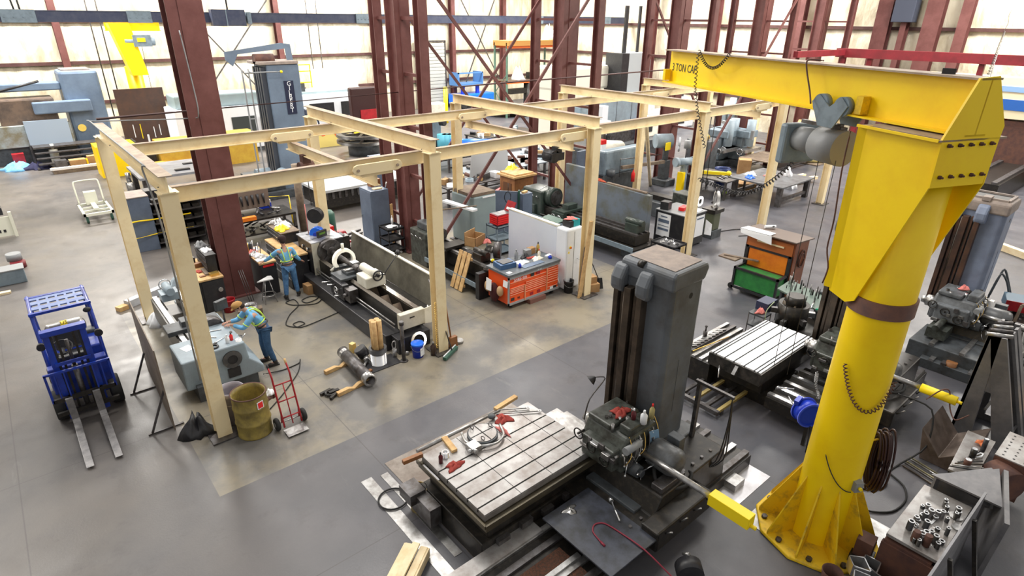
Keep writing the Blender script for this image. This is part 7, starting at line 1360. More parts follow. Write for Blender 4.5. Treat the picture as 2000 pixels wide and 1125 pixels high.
t = thing('drill_press', 'grey drill press with white handwheel and yellow label behind the splash guard', 'drill press', (x, y, 0)); obj('base', M().cb(x, y, 0, .8, .9, .3).cb(x, y, .3, .4, .4, .9), GRD, t, bevel=.03); obj('head', M().cyl((x-.5, y+.3, 2.1), (x+.2, y-.1, 2.1), .33, n=20), GRL, t); obj('column', M().cyl((x, y, .5), (x, y, 2.2), .14, n=14), GRD, t); obj('yellow_label', M().box(x-.5, y-.35, 1.75, x-.15, y-.3, 2.1), YELB, t); obj('handwheel', M().torus((x+.6, y-.3, 1.9), (.6, -.8, 0), .3, .05, 22).bar((x+.6, y-.3, 1.62), (x+.6, y-.3, 2.18), .05), WHT, t)
x, y = at(1330, 430, 0); t = thing('small_lathe', 'small dark bench lathe behind the poster cabinet', 'lathe', (x, y, 0)); obj('base', M().box(x-.5, y-.8, 0, x+.4, y+1.6, .6), GRD, t, bevel=.02); obj('headstock', M().box(x-.35, y-.5, .6, x+.3, y+.3, 1.15).cyl((x, y-.5, .95), (x, y-.7, .95), .22, n=20), GRN, t, bevel=.03); obj('chuck_face', M().ring((x, y-.72, .95), (0, -1, 0), .2, .1, .03, 20), STB, t); obj('bed', M().box(x-.2, y+.3, .6, x+.2, y+1.6, .8), OILY, t)
x, y = at(1222, 372, 0); t = thing('bandsaw_machine', 'blue grey bandsaw with wide flat frame behind the splash guard', 'bandsaw', (x, y, 0)); obj('frame', M().box(x-1.6, y, .9, x+1.0, y+.5, 2.0), GRB, t, bevel=.08); obj('base', M().box(x-1.0, y, 0, x+.8, y+.6, .9), GRD, t, bevel=.03); obj('arm', M().bar((x-.8, y-.3, 1.25), (x+1.9, y-.6, 1.2), .14), WOODG, t); obj('guard_rod', M().tube([(x-.8, y-.2, .8), (x-.8, y-.2, 1.6), (x+1.7, y-.5, 1.55)], .02, 5), STD, t); obj('motor', M().cyl((x-1.3, y-.1, .9), (x-1.3, y-.1, 1.2), .2, n=14), GRD, t)
x, y = at(1233, 380, 0); t = thing('fire_extinguisher', 'red fire extinguisher standing at the bandsaw', 'fire extinguisher', (x, y, .6)); obj('cylinder', M().lathe((x, y, .6), (0, 0, 1), [(0, 0), (.085, .01), (.085, .38), (.04, .46), (.02, .55)], 14), REDB, t)
rod('long pine pole leaning on the fifth rear post', 'pine_pole', 'pole', (*at(1270, 362, 0), 0.0), (*at(1262, 240, 4.3), 4.3), .07, WOODL)
def knee_mill(label, u, v, s=1.0):
    x, y = at(u, v, 0); t = thing('knee_mill', label, 'milling machine', (x, y, 0), 'knee mills behind the fourth front post'); obj('base', M().cb(x, y, 0, .9*s, 1.0*s, .3*s), GRD, t, bevel=.03); obj('column', M().cb(x+.15, y+.1, .3*s, .6*s, .7*s, 1.2*s), GRL, t, bevel=.05); obj('ram', M().box(x-.4*s, y-.7*s, 1.5*s, x+.5*s, y+.5*s, 1.85*s), GRB, t, bevel=.04)
    obj('head', M().cyl((x-.1, y-.6*s, 1.1*s), (x-.1, y-.6*s, 2.4*s), .22*s, n=16), GRL, t); obj('table', M().box(x-.9*s, y-.9*s, .85*s, x+.7*s, y-.4*s, 1.0*s), STL, t); obj('handwheel', M().torus((x-.95*s, y-.65*s, .9*s), (1, 0, 0), .15*s, .02, 14), STB, t); return t
for k, (u, v, lb) in enumerate(((1396, 322, 'light grey knee mill right behind the fourth front post'), (1405, 318, 'dark grey knee mill with red cloth behind the fourth front post'), (1436, 322, 'light grey knee mill left of the second bay post'), (1408, 262, 'distant knee mill above the two others'), (1590, 250, 'distant grey machine behind the hoist'))): knee_mill(lb, u, v, 1.05)
x, y = at(1365, 330, 0); t = thing('yellow_lamp_machine', 'dark round casting with amber light among the knee mills', 'casting', (x, y, 0)); obj('body', M().cyl((x, y, .0), (x, y, 1.6), .8, n=24), GRD, t, bevel=.04); obj('amber_part', M().ball((x-.2, y-.3, 1.75), .2), BRS, t)
for k in range(3): rod('vertical chain fall hanging among the knee mills', 'chain_fall', 'chain', (15.7+.25*k, .34, 2.0), (15.7+.25*k, .34, 4.47), .015, BLK, 'chain falls hanging from the runway', 5)
one('remote_pendant', 'grey hoist pendant hanging before the second bay post', 'pendant', M().bar((*at(1470, 262, 2.6)[:2], 2.35), (*at(1470, 262, 2.6)[:2], 2.75), .12), PLAS)
# ================================================================ the far side of the hall
def bkb(name, label, cat, u, v, parts, z=0, group=None, rz=0):
    """thing based at the floor point seen at u, v; parts = (name, material, [boxes (x0,y0,z0,x1,y1,z1)], [cylinders (p0,p1,r)])"""
    x, y = at(u, v, z); t = thing(name, label, cat, (x, y, 0), group)
    for q in parts:
        if q[0] in ('legs', 'slats', 'white_marks', 'white_bars', 'wheels', 'scissor_arms', 'turret_blocks', 'cable_masts', 'bed_rails'):
            n1 = 'shelf' if q[0] == 'shelves' else q[0][:-1]
            each(n1, [M(T(x, y, 0, rz)).box(*c) for c in q[2]]+[M(T(x, y, 0, rz)).cyl(c[0], c[1], c[2], n=16) for c in (q[3] if len(q) > 3 else ())], q[1], t); continue
        b = M(T(x, y, 0, rz))
        for c in q[2]: b.box(*c)
        for c in (q[3] if len(q) > 3 else ()): b.cyl(c[0], c[1], c[2], n=16)
        obj(q[0], b, q[1], t, bevel=q[4] if len(q) > 4 else 0)
    return t
GB2 = mat('slate_blue_paint', (.17, .24, .34), .5, c2=(.12, .17, .25), sc=.8)
bkb('planer_mill', 'big slate blue milling machine with stained guards against the left wall', 'milling machine', 172, 306,
    [('column', GB2, [(-.3, 0, 0, 1.5, 2.0, 4.55)], [], .15), ('top_hood', DUSTY, [(-.1, .2, 4.55, 1.2, 1.8, 4.62)], []), ('cross_arm', GB2, [(-3.3, .3, 3.6, -.3, 1.3, 4.0), (-1.8, -.5, 2.5, .8, 0, 3.1)], [], .06), ('ram_head', mat('brown_grey_iron', (.16, .11, .08), .5, c2=(.08, .06, .05), sc=2), [(-3.3, -.2, 1.5, -.8, 1.2, 3.3)], [((-3.4, .5, 2.2), (-3.9, .5, 2.2), .6)], .1),
     ('bed', mat('stained_pale_guard', (.34, .40, .42), .5, c2=(.20, .18, .12), sc=1.5), [(-7.2, -.4, .9, -.4, .2, 2.0)], [], .03), ('bed_base', GRD, [(-7.2, -.2, .0, -.4, 1.4, .9)], []), ('yellow_guard', mat('pale_cream_guard', (.72, .66, .42), .5), [(-5.4, -.5, .8, -4.1, -.35, 2.05)], [], .03), ('blue_guard', mat('pale_blue_guard', (.34, .42, .52), .45), [(-2.4, -.5, .9, -.5, -.35, 2.2)], []), ('yellow_back_guard', TYEL, [(-7.2, 1.3, 1.5, -4.6, 1.5, 2.6)], []),
     ('turret_blocks', WAY, [(-7.2, 1.0, 2.3, -6.6, 1.5, 3.0), (-6.0, 1.0, 2.5, -5.2, 1.5, 3.1), (-4.9, 1.0, 2.4, -3.6, 1.5, 3.1)], [], .05), ('cable_loop', BLK, [], [((-3.3, .1, 3.6), (-1.2, .1, 4.1), .06), ((-3.5, .1, 3.6), (-3.2, .1, 2.9), .06)]), ('dial', STB, [], [((.1, -.02, 1.6), (.1, -.1, 1.6), .2)])])
t = bkb('steel_steps', 'grey metal access platform with steps before the slate blue milling machine', 'steps', 130, 320, [('platform', STD, [(-1.2, 0, .9, 3.2, 1.0, .98)]), ('step', STD, [(-1.2+.0, -.35*(k+1), .9-.22*(k+1), 3.2, -.35*k, .95-.22*(k+1)) for k in range(3)]), ('side_frame', STD, [(-1.3, -1.1, 0, -1.2, 1, .1), (3.2, -1.1, 0, 3.3, 1, .98), (-1.3, .9, 0, -1.2, 1, .98)])])
x, y = at(35, 332, 0); rag('light blue coverall crumpled on the floor at the far left', x, y, 0, .7, .5, .4, SHIRT, 201, 'coverall', 'clothing'); rag('dark navy coverall next to the light blue one at the far left', x+.8, y-.3, 0, .7, .4, .3, mat('navy_cloth', (.02, .02, .06), .9), 202, 'coverall', 'clothing'); blocky('red can behind the blue coverall at the far left', 'red_can', 'can', x+.2, y+.7, 0, .5, .4, .7, RED)
bkb('loaded_pallet', 'wooden pallet with white rods and brown parts beside the access steps', 'pallet', 150, 332, [('pallet_deck', WOODG, [(-1, -.5, 0, 1.2, .6, .15)]), ('white_bars', PAP, [(-1.1, -.5, .2, 1.3, -.35, .3)]), ('brown_parts', CARD, [(-.2, 0, .15, .5, .5, .5), (.6, .1, .15, 1.1, .5, .6)]), ('grey_parts', STD, [(-.8, .0, .15, -.3, .5, .55)])])
bkb('cream_cylinder', 'cream gas bottle standing left of the loaded pallet', 'gas bottle', 112, 320, [('bottle', WHC, [], [((0, 0, 0), (0, 0, .8), .2), ((0, 0, .8), (0, 0, 1.05), .08)])])
bkb('yellow_timber', 'yellow and brown timber beam behind the first rear cream post', 'timber', 215, 322, [('beam', WOOD, [(-.8, -.2, 0, 2.6, .2, .45)]), ('yellow_end', YEL, [(-1.0, -.2, 0, -.8, .2, .45)])])
# second yellow jib crane
x, y = at(296, 286, 0)
t = thing('far_jib_crane', 'distant yellow jib crane with grey hoist near the back wall', 'jib crane', (x, y, 0))
obj('mast', M().cyl((x, y, 0), (x, y, 4.6), .42, n=24), YEL, t); obj('head_box', M().plate([(x-.9, y-.5, 6.9), (x+.1, y-.5, 6.9), (x+.5, y-.5, 4.2), (x-.3, y-.5, 4.2)], -.9), YEL, t); obj('boom', M().ibeam((x-.9, y-.1, 6.75), (x+1.6, y-1.2, 6.75), .5, .35, .03), YEL, t)
h_ = obj('hoist', M().cyl((x-.3, y-1.2, 6.0), (x+1.2, y-1.2, 5.95), .22, n=14).box(x+.1, y-1.45, 5.7, x+1.0, y-1.0, 6.3), GRB, t); obj('yellow_sign', M().box(x+.3, y-1.47, 5.95, x+.7, y-1.45, 6.15), YELB, h_); obj('hoist_cable', M().cyl((x+.5, y-1.2, 5.7), (x+.5, y-1.2, 3.2), .012, n=5), BLK, t)
bkb('brown_steel_plate', 'tall brown rusty steel plate standing with slotted white marks', 'steel plate', 300, 300, [('plate', mat('brown_rust_plate', (.09, .045, .03), .55, c2=(.06, .035, .03), sc=2), [(-1.2, 0, .2, 1.2, .12, 3.6)]), ('white_marks', PAP, [(-.7, -.02, 1.0, -.66, 0, 1.7), (.3, -.02, .9, .34, 0, 1.5), (.6, -.02, 1.0, .64, 0, 1.6), (-.1, -.02, .5, -.0, 0, 1.1)]), ('yellow_mark', YELB, [(-.35, -.02, .9, -.31, 0, 1.7)])])
bkb('yellow_fixture', 'yellow painted welded fixture blocks behind the frame', 'fixture', 330, 332, [('left_block', YEL, [(-2.9, 0, 0, -1.2, 1.4, 1.5)]), ('right_block', mat('ochre_block', (.60, .38, .04), .55, c2=(.5, .28, .03), sc=2), [(-.3, -.5, 0, 1.4, .8, 1.5), (-.8, -.8, 0, 1.4, -.5, .6)]), ('dark_gap', BLK, [(-1.2, .1, 0, -.4, 1.0, 1.2)]), ('cream_drum', WHC, [], [((-2.2, .4, 1.5), (-2.2, .4, 1.95), .4)])])
bkb('ochre_fixture', 'second ochre welded fixture left of the tall boring column', 'fixture', 500, 315, [('block', mat('ochre_block', (.60, .38, .04)), [(-1.8, 0, 0, .2, 1.2, 1.6), (-2.1, .2, 0, -1.8, 1.0, 1.2)]), ('brown_side', WOODD, [(-2.4, .1, 0, -2.1, .8, 1.4)])])
bkb('layout_plate', 'large grey layout plate table behind the first bay', 'table', 370, 380, [('plate_top', mat('grey_layout_steel', (.27, .28, .30), .45, c2=(.2, .2, .22), sc=2), [(-1.8, -.3, .95, 1.4, 2.6, 1.05)]), ('legs', STD, [(-1.7, -.2, 0, -1.5, 0, .95), (1.1, -.2, 0, 1.3, 0, .95), (-1.7, 2.3, 0, -1.5, 2.5, .95), (1.1, 2.3, 0, 1.3, 2.5, .95)]), ('small_parts', BLK, [(-.3, .2, 1.05, .3, .4, 1.12), (.3, 1.4, 1.05, .7, 1.6, 1.1)])])
# cream push cart
x, y = at(197, 432, 0); t = thing('platform_cart', 'cream framed push cart with green striped handle on the left floor', 'cart', (x, y, 0)); CR = mat('cream_cart_paint', (.72, .72, .60), .5)
obj('deck_frame', M().box(x-.5, y-.2, .3, x+.5, y-.1, .4).box(x-.5, y+1.5, .3, x+.5, y+1.6, .4).box(x-.5, y-.2, .3, x-.42, y+1.6, .4).box(x+.42, y-.2, .3, x+.5, y+1.6, .4).box(x-.5, y+.4, .3, x+.5, y+.48, .38).box(x-.5, y+.9, .3, x+.5, y+.98, .38), CR, t)
obj('handle', M().tube([(x-.42, y+1.5, .4), (x-.42, y+1.75, 1.15), (x-.3, y+1.8, 1.25), (x+.3, y+1.8, 1.25), (x+.42, y+1.75, 1.15), (x+.42, y+1.5, .4)], .03, 6), CR, t); obj('centre_hub', M().box(x-.2, y+1.2, .4, x+.2, y+1.5, .9).box(x-.08, y+.2, .4, x+.08, y+1.3, .48), CR, t)
for q in (-.4, .4):
    for r_y in (0, 1.4): obj('wheel', M().cyl((x+q-.04, y+r_y, .15), (x+q+.04, y+r_y, .15), .15, n=14), GRED, t)
bkb('steel_shelving', 'blue grey sided shelving cabinet with dark open shelves behind the first bay', 'shelving', 283, 492, [('side_panel', GRC, [(-.25, 0, 0, .5, 1.0, 1.85)], [], .01), ('top_panel', DUSTY, [(-.28, -.02, 1.85, .5, 1.0, 1.88)]), ('rack_back', BLK, [(.5, .5, 0, 2.3, 1.0, 1.9)])] + [('shelf', STD, [(.5, -.1, .2+.34*k, 2.3, .5, .23+.34*k)]) for k in range(5)] + [('shelf_goods', OILY, [(.55+.3*j, 0, .23+.34*k, .78+.3*j, .4, .34+.34*k+.04*(j % 2)) for j in range(5)]) for k in range(5)])
x, y = at(262, 500, 0); one('yellow_guard_rail', 'yellow pipe guard rail around the shelving cabinet', 'guard rail', M().tube([(x, y, 0), (x, y, 1.05), (x+.9, y+.2, 1.05), (x+2.0, y+.2, 1.05)], .025, 6).tube([(x, y, .55), (x+.9, y+.2, .55), (x+2.0, y+.2, .55)], .025, 6), YEL)
for k in range(3): bkb('shiny_valve_part', 'row of silver valve parts beside the grey shelving, piece '+['nearest the post', 'in the middle', 'farthest back'][k], 'valve', 270-6*k, 420-22*k, [('body', STL, [(-.15, -.15, 0, .15, .15, .5)], [((0, 0, .5), (0, 0, .9), .1)])], 0, 'silver valve parts by the shelving')
# tall boring mill with the vertical name plate
x, y = at(590, 378, 0)
t = thing('column_boring_mill', 'tall blue grey boring mill column with vertical name plate behind the frame', 'boring mill', (x, y, 0)); GC = mat('column_blue_grey', (.17, .23, .31), .5, c2=(.12, .16, .22), sc=.7)
H_ = 5.5
obj('column', M().box(x-.75, y, .3, x+.62, y+1.5, H_), GC, t, bevel=.05); b = M()
for a in (.1, .4, .65, .95): b.box(x-.95, y+a, .5, x-.75, y+a+.16, H_-.1)
obj('column_ways', b, mat('dark_blue_way', (.06, .07, .09), .4, .4), t); obj('top_cap', M().box(x-1.0, y-.05, H_, x+.6, y+1.5, H_+.12), DUSTY, t, bevel=.02)
np_ = obj('name_plate', M().box(x-.12, y-.03, 3.5, x+.28, y, 4.85), mat('navy_name_plate', (.015, .02, .05), .4), t)
for i, ch in enumerate('GILBERT'): text('name_lettering', ch, .26, (x+.08, y-.035, 4.73-.18*i), face_rot((1, 0, 0), (0, 0, 1)), PAP, np_)
obj('arch_bracket', M().plate([(x-2.1, y+.6, H_+.2), (x-2.1, y+.6, H_+.5), (x+.2, y+.6, H_+.8), (x+.6, y+.6, H_+.75), (x+.65, y+.6, H_), (x+.4, y+.6, H_), (x+.36, y+.6, H_+.58), (x-1.6, y+.6, H_+.4), (x-1.85, y+.6, H_-.05)], .06), GC, t); obj('pulley_hood', M().cyl((x-1.0, y+.6, H_+.2), (x-.2, y+.6, H_+.2), .2, n=16), RUS, t)
obj('base', M().box(x-3.2, y-.3, 0, x+.7, y+1.9, .35), GRD, t, bevel=.02); obj('saddle', M().box(x-2.1, y-.1, .35, x-.7, y+1.4, 1.0), GRD, t, bevel=.04); obj('head_motor', M().cyl((x-.9, y-.35, 1.1), (x-.9, y-.8, 1.1), .28, n=20).cyl((x-1.9, y-.1, 1.2), (x-1.3, y-.1, 1.2), .2, n=16), GRB, t)
for q in (0, .25): obj('ladder_rail', M().tube([(x-.3, y-.4, H_-.25), (x-1.5-q, y-.4, H_-.25), (x-1.6-q, y-.4, H_-.4), (x-1.6-q, y-.4, .8)], .03, 6), PLAS, t)
obj('ladder_rungs', M().bar((x-1.85, y-.4, 3.5), (x-1.6, y-.4, 3.5), .04).bar((x-1.85, y-.4, 2.6), (x-1.6, y-.4, 2.6), .04).bar((x-1.85, y-.4, 1.7), (x-1.6, y-.4, 1.7), .04), PLAS, t); obj('side_motor', M().cyl((x+.62, y+.5, 3.3), (x+1.0, y+.5, 3.3), .3, n=16).torus((x+1.05, y+.5, 2.9), (0, 1, 0), .35, .04, 18), mat('dark_blue_motor', (.03, .04, .07), .5), t); obj('yellow_cap', M().ball((x-.3, y-.4, H_-.25), .06), YELB, t)
# black racks and benches behind the tool chest
bkb('steel_rack', 'dark rack bench crammed with drills and holders behind the black tool chest', 'rack', 520, 475, [('rack_top', OILY, [(-1.6, .0, .85, 1.2, 1.2, .92)]), ('lower_shelf', OILY, [(-1.6, 0, .35, 1.2, 1.2, .4)]), ('pegboard', mat('brown_grey_board', (.20, .15, .12), .6), [(-1.0, 1.1, 1.0, .7, 1.16, 1.75)]), ('legs', STD, [(-1.6, 0, 0, -1.5, .1, .85), (1.1, 0, 0, 1.2, .1, .85), (-1.6, 1.1, 0, -1.5, 1.2, .85), (1.1, 1.1, 0, 1.2, 1.2, .85)]), ('orange_bar', ORL, [(-.9, -.1, .93, -.2, .1, 1.05)])])
x, y = at(520, 475, 0)
for k in range(34):
    q = R_.random(); zz = .92 if k % 2 else .42; a = R_.uniform(0, 3); xx = x-1.5+2.5*q; yy = y+R_.uniform(.15, 1.0); r = R_.uniform(.02, .05); L_ = R_.uniform(.15, .35)
    one('tool_holder', 'dark tool or holder heaped on the rack bench', 'tool', M().cyl((xx-L_*math.cos(a)/2, yy-L_*math.sin(a)/2, zz+r), (xx+L_*math.cos(a)/2, yy+L_*math.sin(a)/2, zz+r+R_.uniform(0, .12)), r, r*.6, 8), [STD, STL, OILY, BLK, STD][k % 5], 'tools heaped on the rack bench behind the black tool chest')
for k in range(8): rod('dark cutter hanging in the row on the brown board', 'hanging_cutter', 'cutter', (x-.85+.19*k, y+1.05, 1.5), (x-.85+.19*k, y+1.0, 1.15), .05, BLK, 'cutters hanging on the brown board', 8, .02)
bkb('white_blue_box', 'white and blue box on the dark rack bench', 'box', 523, 452, [('box', PAP, [(-.2, -.1, .92, .25, .3, 1.2)]), ('blue_side', BLUC, [(-.2, -.12, .92, .25, -.1, 1.1)])]); one('yellow_rail_stand', 'yellow pipe stand right of the dark rack bench', 'stand', M().tube([(x+.6, y+1.2, 1.3), (x+1.35, y+.9, 1.3), (x+1.35, y+.85, 0)], .025, 6), YEL)
bkb('machine_table', 'pale long machine table with black slatted skirt behind the tall locker', 'machine table', 690, 408, [('top', mat('pale_grey_plate', (.45, .46, .46), .45), [(-1.3, 0, .85, 3.0, 2.2, .95)]), ('skirt', OILY, [(-1.2, .1, .2, 2.9, 2.1, .85)]), ('slats', STD, [(-1.1+.28*k, .05, .55, -1.0+.28*k, .1, .85) for k in range(14)])])
bkb('grey_locker_far', 'small blue grey locker behind the tall locker', 'locker', 738, 400, [('cabinet_body', GRC, [(0, 0, 0, .6, .6, 2.0)])])
# white machining centres along the back
def cnc(label, u, v, w_, h, d, body, win=BLK, extra=None): return bkb('machining_centre', label, 'machining centre', u, v, [('enclosure', body, [(-w_/2, 0, .2, w_/2, d, h)], [], .05), ('base', GRD, [(-w_/2+.1, .1, 0, w_/2-.1, d-.1, .2)]), ('window', win, [(-w_*.38, -.03, h*.42, -w_*.05, 0, h*.78), (w_*.05, -.03, h*.42, w_*.30, 0, h*.78)]), ('control_panel', PLAS, [(w_*.36, -.12, h*.45, w_*.47, 0, h*.75)])]+(extra or []), 0, 'white machining centres along the back')
cnc('white machining centre with two dark windows left of the tall boring column', 455, 300, 5.2, 2.6, 2.4, WHT, mat('dark_window_glass', (.05, .06, .06), .2), [('grey_hood', GP, [(-2.4, .4, 2.6, 2.2, 2.2, 3.3)], [], .08)])
cnc('white machining centre with grey roof right of the tall boring column', 665, 258, 5.2, 2.6, 2.6, WHT, BLK, [('grey_roof', GP, [(-2.4, .3, 2.6, 2.5, 2.4, 2.75)]), ('rear_hood', WHC, [(-.5, 2.8, 1.5, 3.2, 4.2, 3.9)], [], .3)])
bkb('dark_red_machine', 'dark maroon rounded machine door beside the laced column', 'machine', 722, 268, [('door', mat('black_maroon', (.035, .01, .01), .35), [(-1.1, 0, .0, 1.1, .4, 3.2)], [], .1), ('lower_door', RED, [(-.5, -.05, .5, .8, 0, 1.8)])])
bkb('man_lift', 'yellow man lift basket behind the tall boring column', 'lift', 600, 262, [('basket', YELB, [(-.8, 0, 3.3, .8, .06, 3.36), (-.8, 0, 4.0, .8, .06, 4.06), (-.8, 0, 3.3, -.74, .06, 4.4), (.74, 0, 3.0, .8, .06, 4.4), (-.1, 0, 3.3, -.04, .06, 4.06), (-.3, 0, 4.4, .8, .06, 4.46)]), ('mast', GRD, [(-.3, .1, 0, .3, .5, 3.3)])])
x, y = at(712, 300, 0)
t = thing('ring_gear_stack', 'stack of big dark spoked wheels with yellow straps behind the frame', 'wheels', (x, y, 0))
for k in range(2):
    w_ = obj('spoked_wheel', M().ring((x, y, .7+.35*k), (0, 0, 1), 1.5, 1.2, .15, 36), OILY, t); b = M()
    for j in range(5): a = j*2*PI/5+.3; b.bar((x, y, .78+.35*k), (x+1.25*math.cos(a), y+1.25*math.sin(a), .78+.35*k), .16, .1)
    obj('spokes', b, OILY, w_)
obj('yellow_strap', M().bar((x-.5, y, 1.24), (x+.5, y+.4, 1.24), .12, .05).bar((x+.1, y-.4, 1.24), (x+.2, y+.6, 1.24), .12, .05), YELB, t); obj('timber_packer', M().box(x-1.1, y-.6, .95, x+.8, y-.4, 1.04), WOODL, t); obj('base_drum', M().cyl((x, y, 0), (x, y, .7), .9, n=20), GRD, t)
bkb('drum_shield', 'cream and orange spotted crate behind the spoked wheels', 'crate', 655, 285, [('crate', mat('yellow_cream_crate', (.75, .60, .18), .6), [(-1.0, 0, 0, 1.0, .5, 1.3)]), ('orange_spot', ORA, [], [((.3, -.02, .8), (.3, 0, .8), .28), ((-.7, -.02, .9), (-.7, 0, .9), .22)])])
# blue lift, pallet rack, wreck of parts
bkb('scissor_lift', 'bright blue scissor lift behind the crossed braces', 'lift', 932, 210, [('chassis', BLUB, [(-2.0, 0, .3, 2.0, 1.6, 1.2)], [], .1), ('platform', mat('faded_blue_lift', (.08, .22, .5), .5), [(-1.9, .1, 1.9, .8, 1.5, 2.1), (-1.9, .1, 2.1, -1.8, 1.5, 3.0), (.7, .1, 2.1, .8, 1.5, 3.0), (-1.9, .1, 2.9, .8, .2, 3.0)]), ('scissor_arms', BLUC, [(-1.4, .3, 1.2, -1.1, .5, 1.9), (.2, .3, 1.2, .5, .5, 1.9)]), ('wheels', RUB, [], [((-1.4, -.05, .35), (-1.4, .1, .35), .35), ((1.4, -.05, .35), (1.4, .1, .35), .35)])])
x, y = at(1040, 225, 0)
t = thing('pallet_rack', 'orange and green pallet rack with timber top at the back', 'pallet rack', (x, y, 0))
for q in (-2.8, 2.6): obj('upright', M().box(x+q, y, 0, x+q+.12, y+.12, 5.6).box(x+q, y+1.5, 0, x+q+.12, y+1.62, 5.6).bar((x+q+.06, y+.1, .5), (x+q+.06, y+1.5, 1.9), .05).bar((x+q+.06, y+1.5, 1.9), (x+q+.06, y+.1, 3.3), .05), mat('rack_green', (.10, .20, .15), .5), t)
for z in (2.6, 5.2): obj('load_beam', M().box(x-2.8, y-.05, z, x+2.7, y+.05, z+.18).box(x-2.8, y+1.55, z, x+2.7, y+1.65, z+.18), ORR, t)
obj('timber_deck', M().box(x-2.8, y-.2, 5.38, x+2.9, y+1.7, 5.75), mat('orange_timber', (.55, .27, .07), .7), t); obj('shelf_deck', M().box(x-2.8, y, 2.78, x+2.7, y+1.6, 2.84), WOODG, t)
rag('white bag bundle on top of the orange pallet rack', x+1.9, y+.4, 5.75, .6, .5, 1.0, PAP, 211, 'white_bundle', 'bundle'); rag('white bag on the lower shelf of the pallet rack', x-1.3, y+.4, 2.84, .6, .5, .9, PAP, 212, 'white_bundle', 'bundle'); blocky('dark casting on the lower shelf of the pallet rack', 'dark_casting', 'casting', x+.3, y+.5, 2.84, .8, .6, .5, OILY)
bkb('radial_drill', 'dark radial arm drill below the orange pallet rack', 'drill', 1030, 225, [('post', OILY, [], [((0, 0, 0), (0, 0, 2.6), .35)]), ('arm', OILY, [(-2.0, -.2, 1.8, .8, .2, 2.2)], []), ('base', OILY, [(-1.4, -.6, 0, 1.2, .6, .4)])])
bkb('tyre_ring', 'big rusty ring casting lying behind the crossed braces', 'ring casting', 985, 225, [('ring', RUS, [], [((0, 0, .3), (0, 0, .75), 1.6)]), ('bolts', STD, [(-1.0+.3*k, -1.0, .75, -.9+.3*k, -.9, .85) for k in range(7)])])
t = bkb('gantry_machine', 'large off white bridge type machine behind the third laced column', 'machine', 1192, 300, [('left_leg', mat('warm_white_machine', (.82, .80, .68), .5), [(-3.9, .5, 0, -2.7, 2.3, 4.9)], [], .08), ('right_leg', mat('warm_white_machine', (.8, .8, .7)), [(1.6, .5, 0, 3.0, 2.3, 4.9)], [], .08), ('cross_beam', mat('warm_white_machine', (.8, .8, .7)), [(-3.95, .38, 3.7, 3.05, 2.55, 4.96)], [], .15), ('machine_bed', GRD, [(-3.8, -1.8, 0, 2.0, 1.8, .9)]), ('parts_on_bed', STD, [(-1.5, -1.2, .9, .2, .2, 1.5), (.4, -1.0, .9, 1.2, .0, 1.9)])])
bkb('control_cabinet', 'tall grey electrical cabinet with black open side behind the frame', 'cabinet', 1222, 300, [('cabinet_body', mat('pale_grey_cabinet', (.46, .50, .52), .5), [(-.4, 0, .2, 1.4, 1.2, 5.6)]), ('open_side', BLK, [(-1.0, .0, .2, -.4, 1.2, 5.6)]), ('wiring', PLAS, [(1.4, .2, 1.0, 1.8, .9, 5.2)]), ('cable_masts', BLK, [(-.5, .4, 5.6, -.25, .5, 8.0), (.7, .4, 5.6, .85, .5, 8.0)])])
bkb('electrical_panel', 'light blue grey electrical panel with three doors above the splash guard', 'electrical panel', 1212, 305, [('panel_body', GRL, [(-1.6, 0, .6, 1.9, .6, 3.4)], [], .03), ('door_seams', GRD, [(-.7, -.01, .7, -.67, 0, 3.3), (.6, -.01, .7, .63, 0, 3.3)]), ('side_box', WHT, [(-2.1, -.2, 1.4, -1.6, .5, 3.0)], [], .03)])
for k in range(2): x, y = at(1237, 300, 0); blocky(['upper', 'lower'][k]+' blue plastic bin beside the fifth rear post', 'blue_bin', 'bin', x+.2, y, 1.25 if k == 0 else .55, .7, .7, .65, BLUC)
bkb('cream_motor', 'cream round motor head behind the third front post', 'motor', 1180, 345, [('motor', WHC, [], [((-.8, 0, 1.5), (.8, -.2, 1.3), .45)]), ('base', GRD, [(-.8, 0, 0, .8, .8, 1.0)])]); bkb('white_drum', 'small white cylinder above the cream motor head', 'drum', 1173, 335, [('drum', WHC, [], [((0, 0, 2.2), (0, 0, 2.6), .35)]), ('post', STD, [(-.1, -.1, 0, .1, .1, 2.2)])]); bkb('red_white_can', 'red and white can beside the tall grey guard', 'can', 1170, 355, [('can', PAP, [(-.15, -.15, 1.6, .15, .15, 1.85)]), ('red_lid', REDB, [(-.16, -.16, 1.85, .16, .16, 2.05)])])
bkb('blue_grey_far_panel', 'narrow blue grey panel behind the green lathe headstock', 'panel', 1140, 385, [('panel', GRC, [(-.5, 0, 0, .6, .1, 2.1)])])
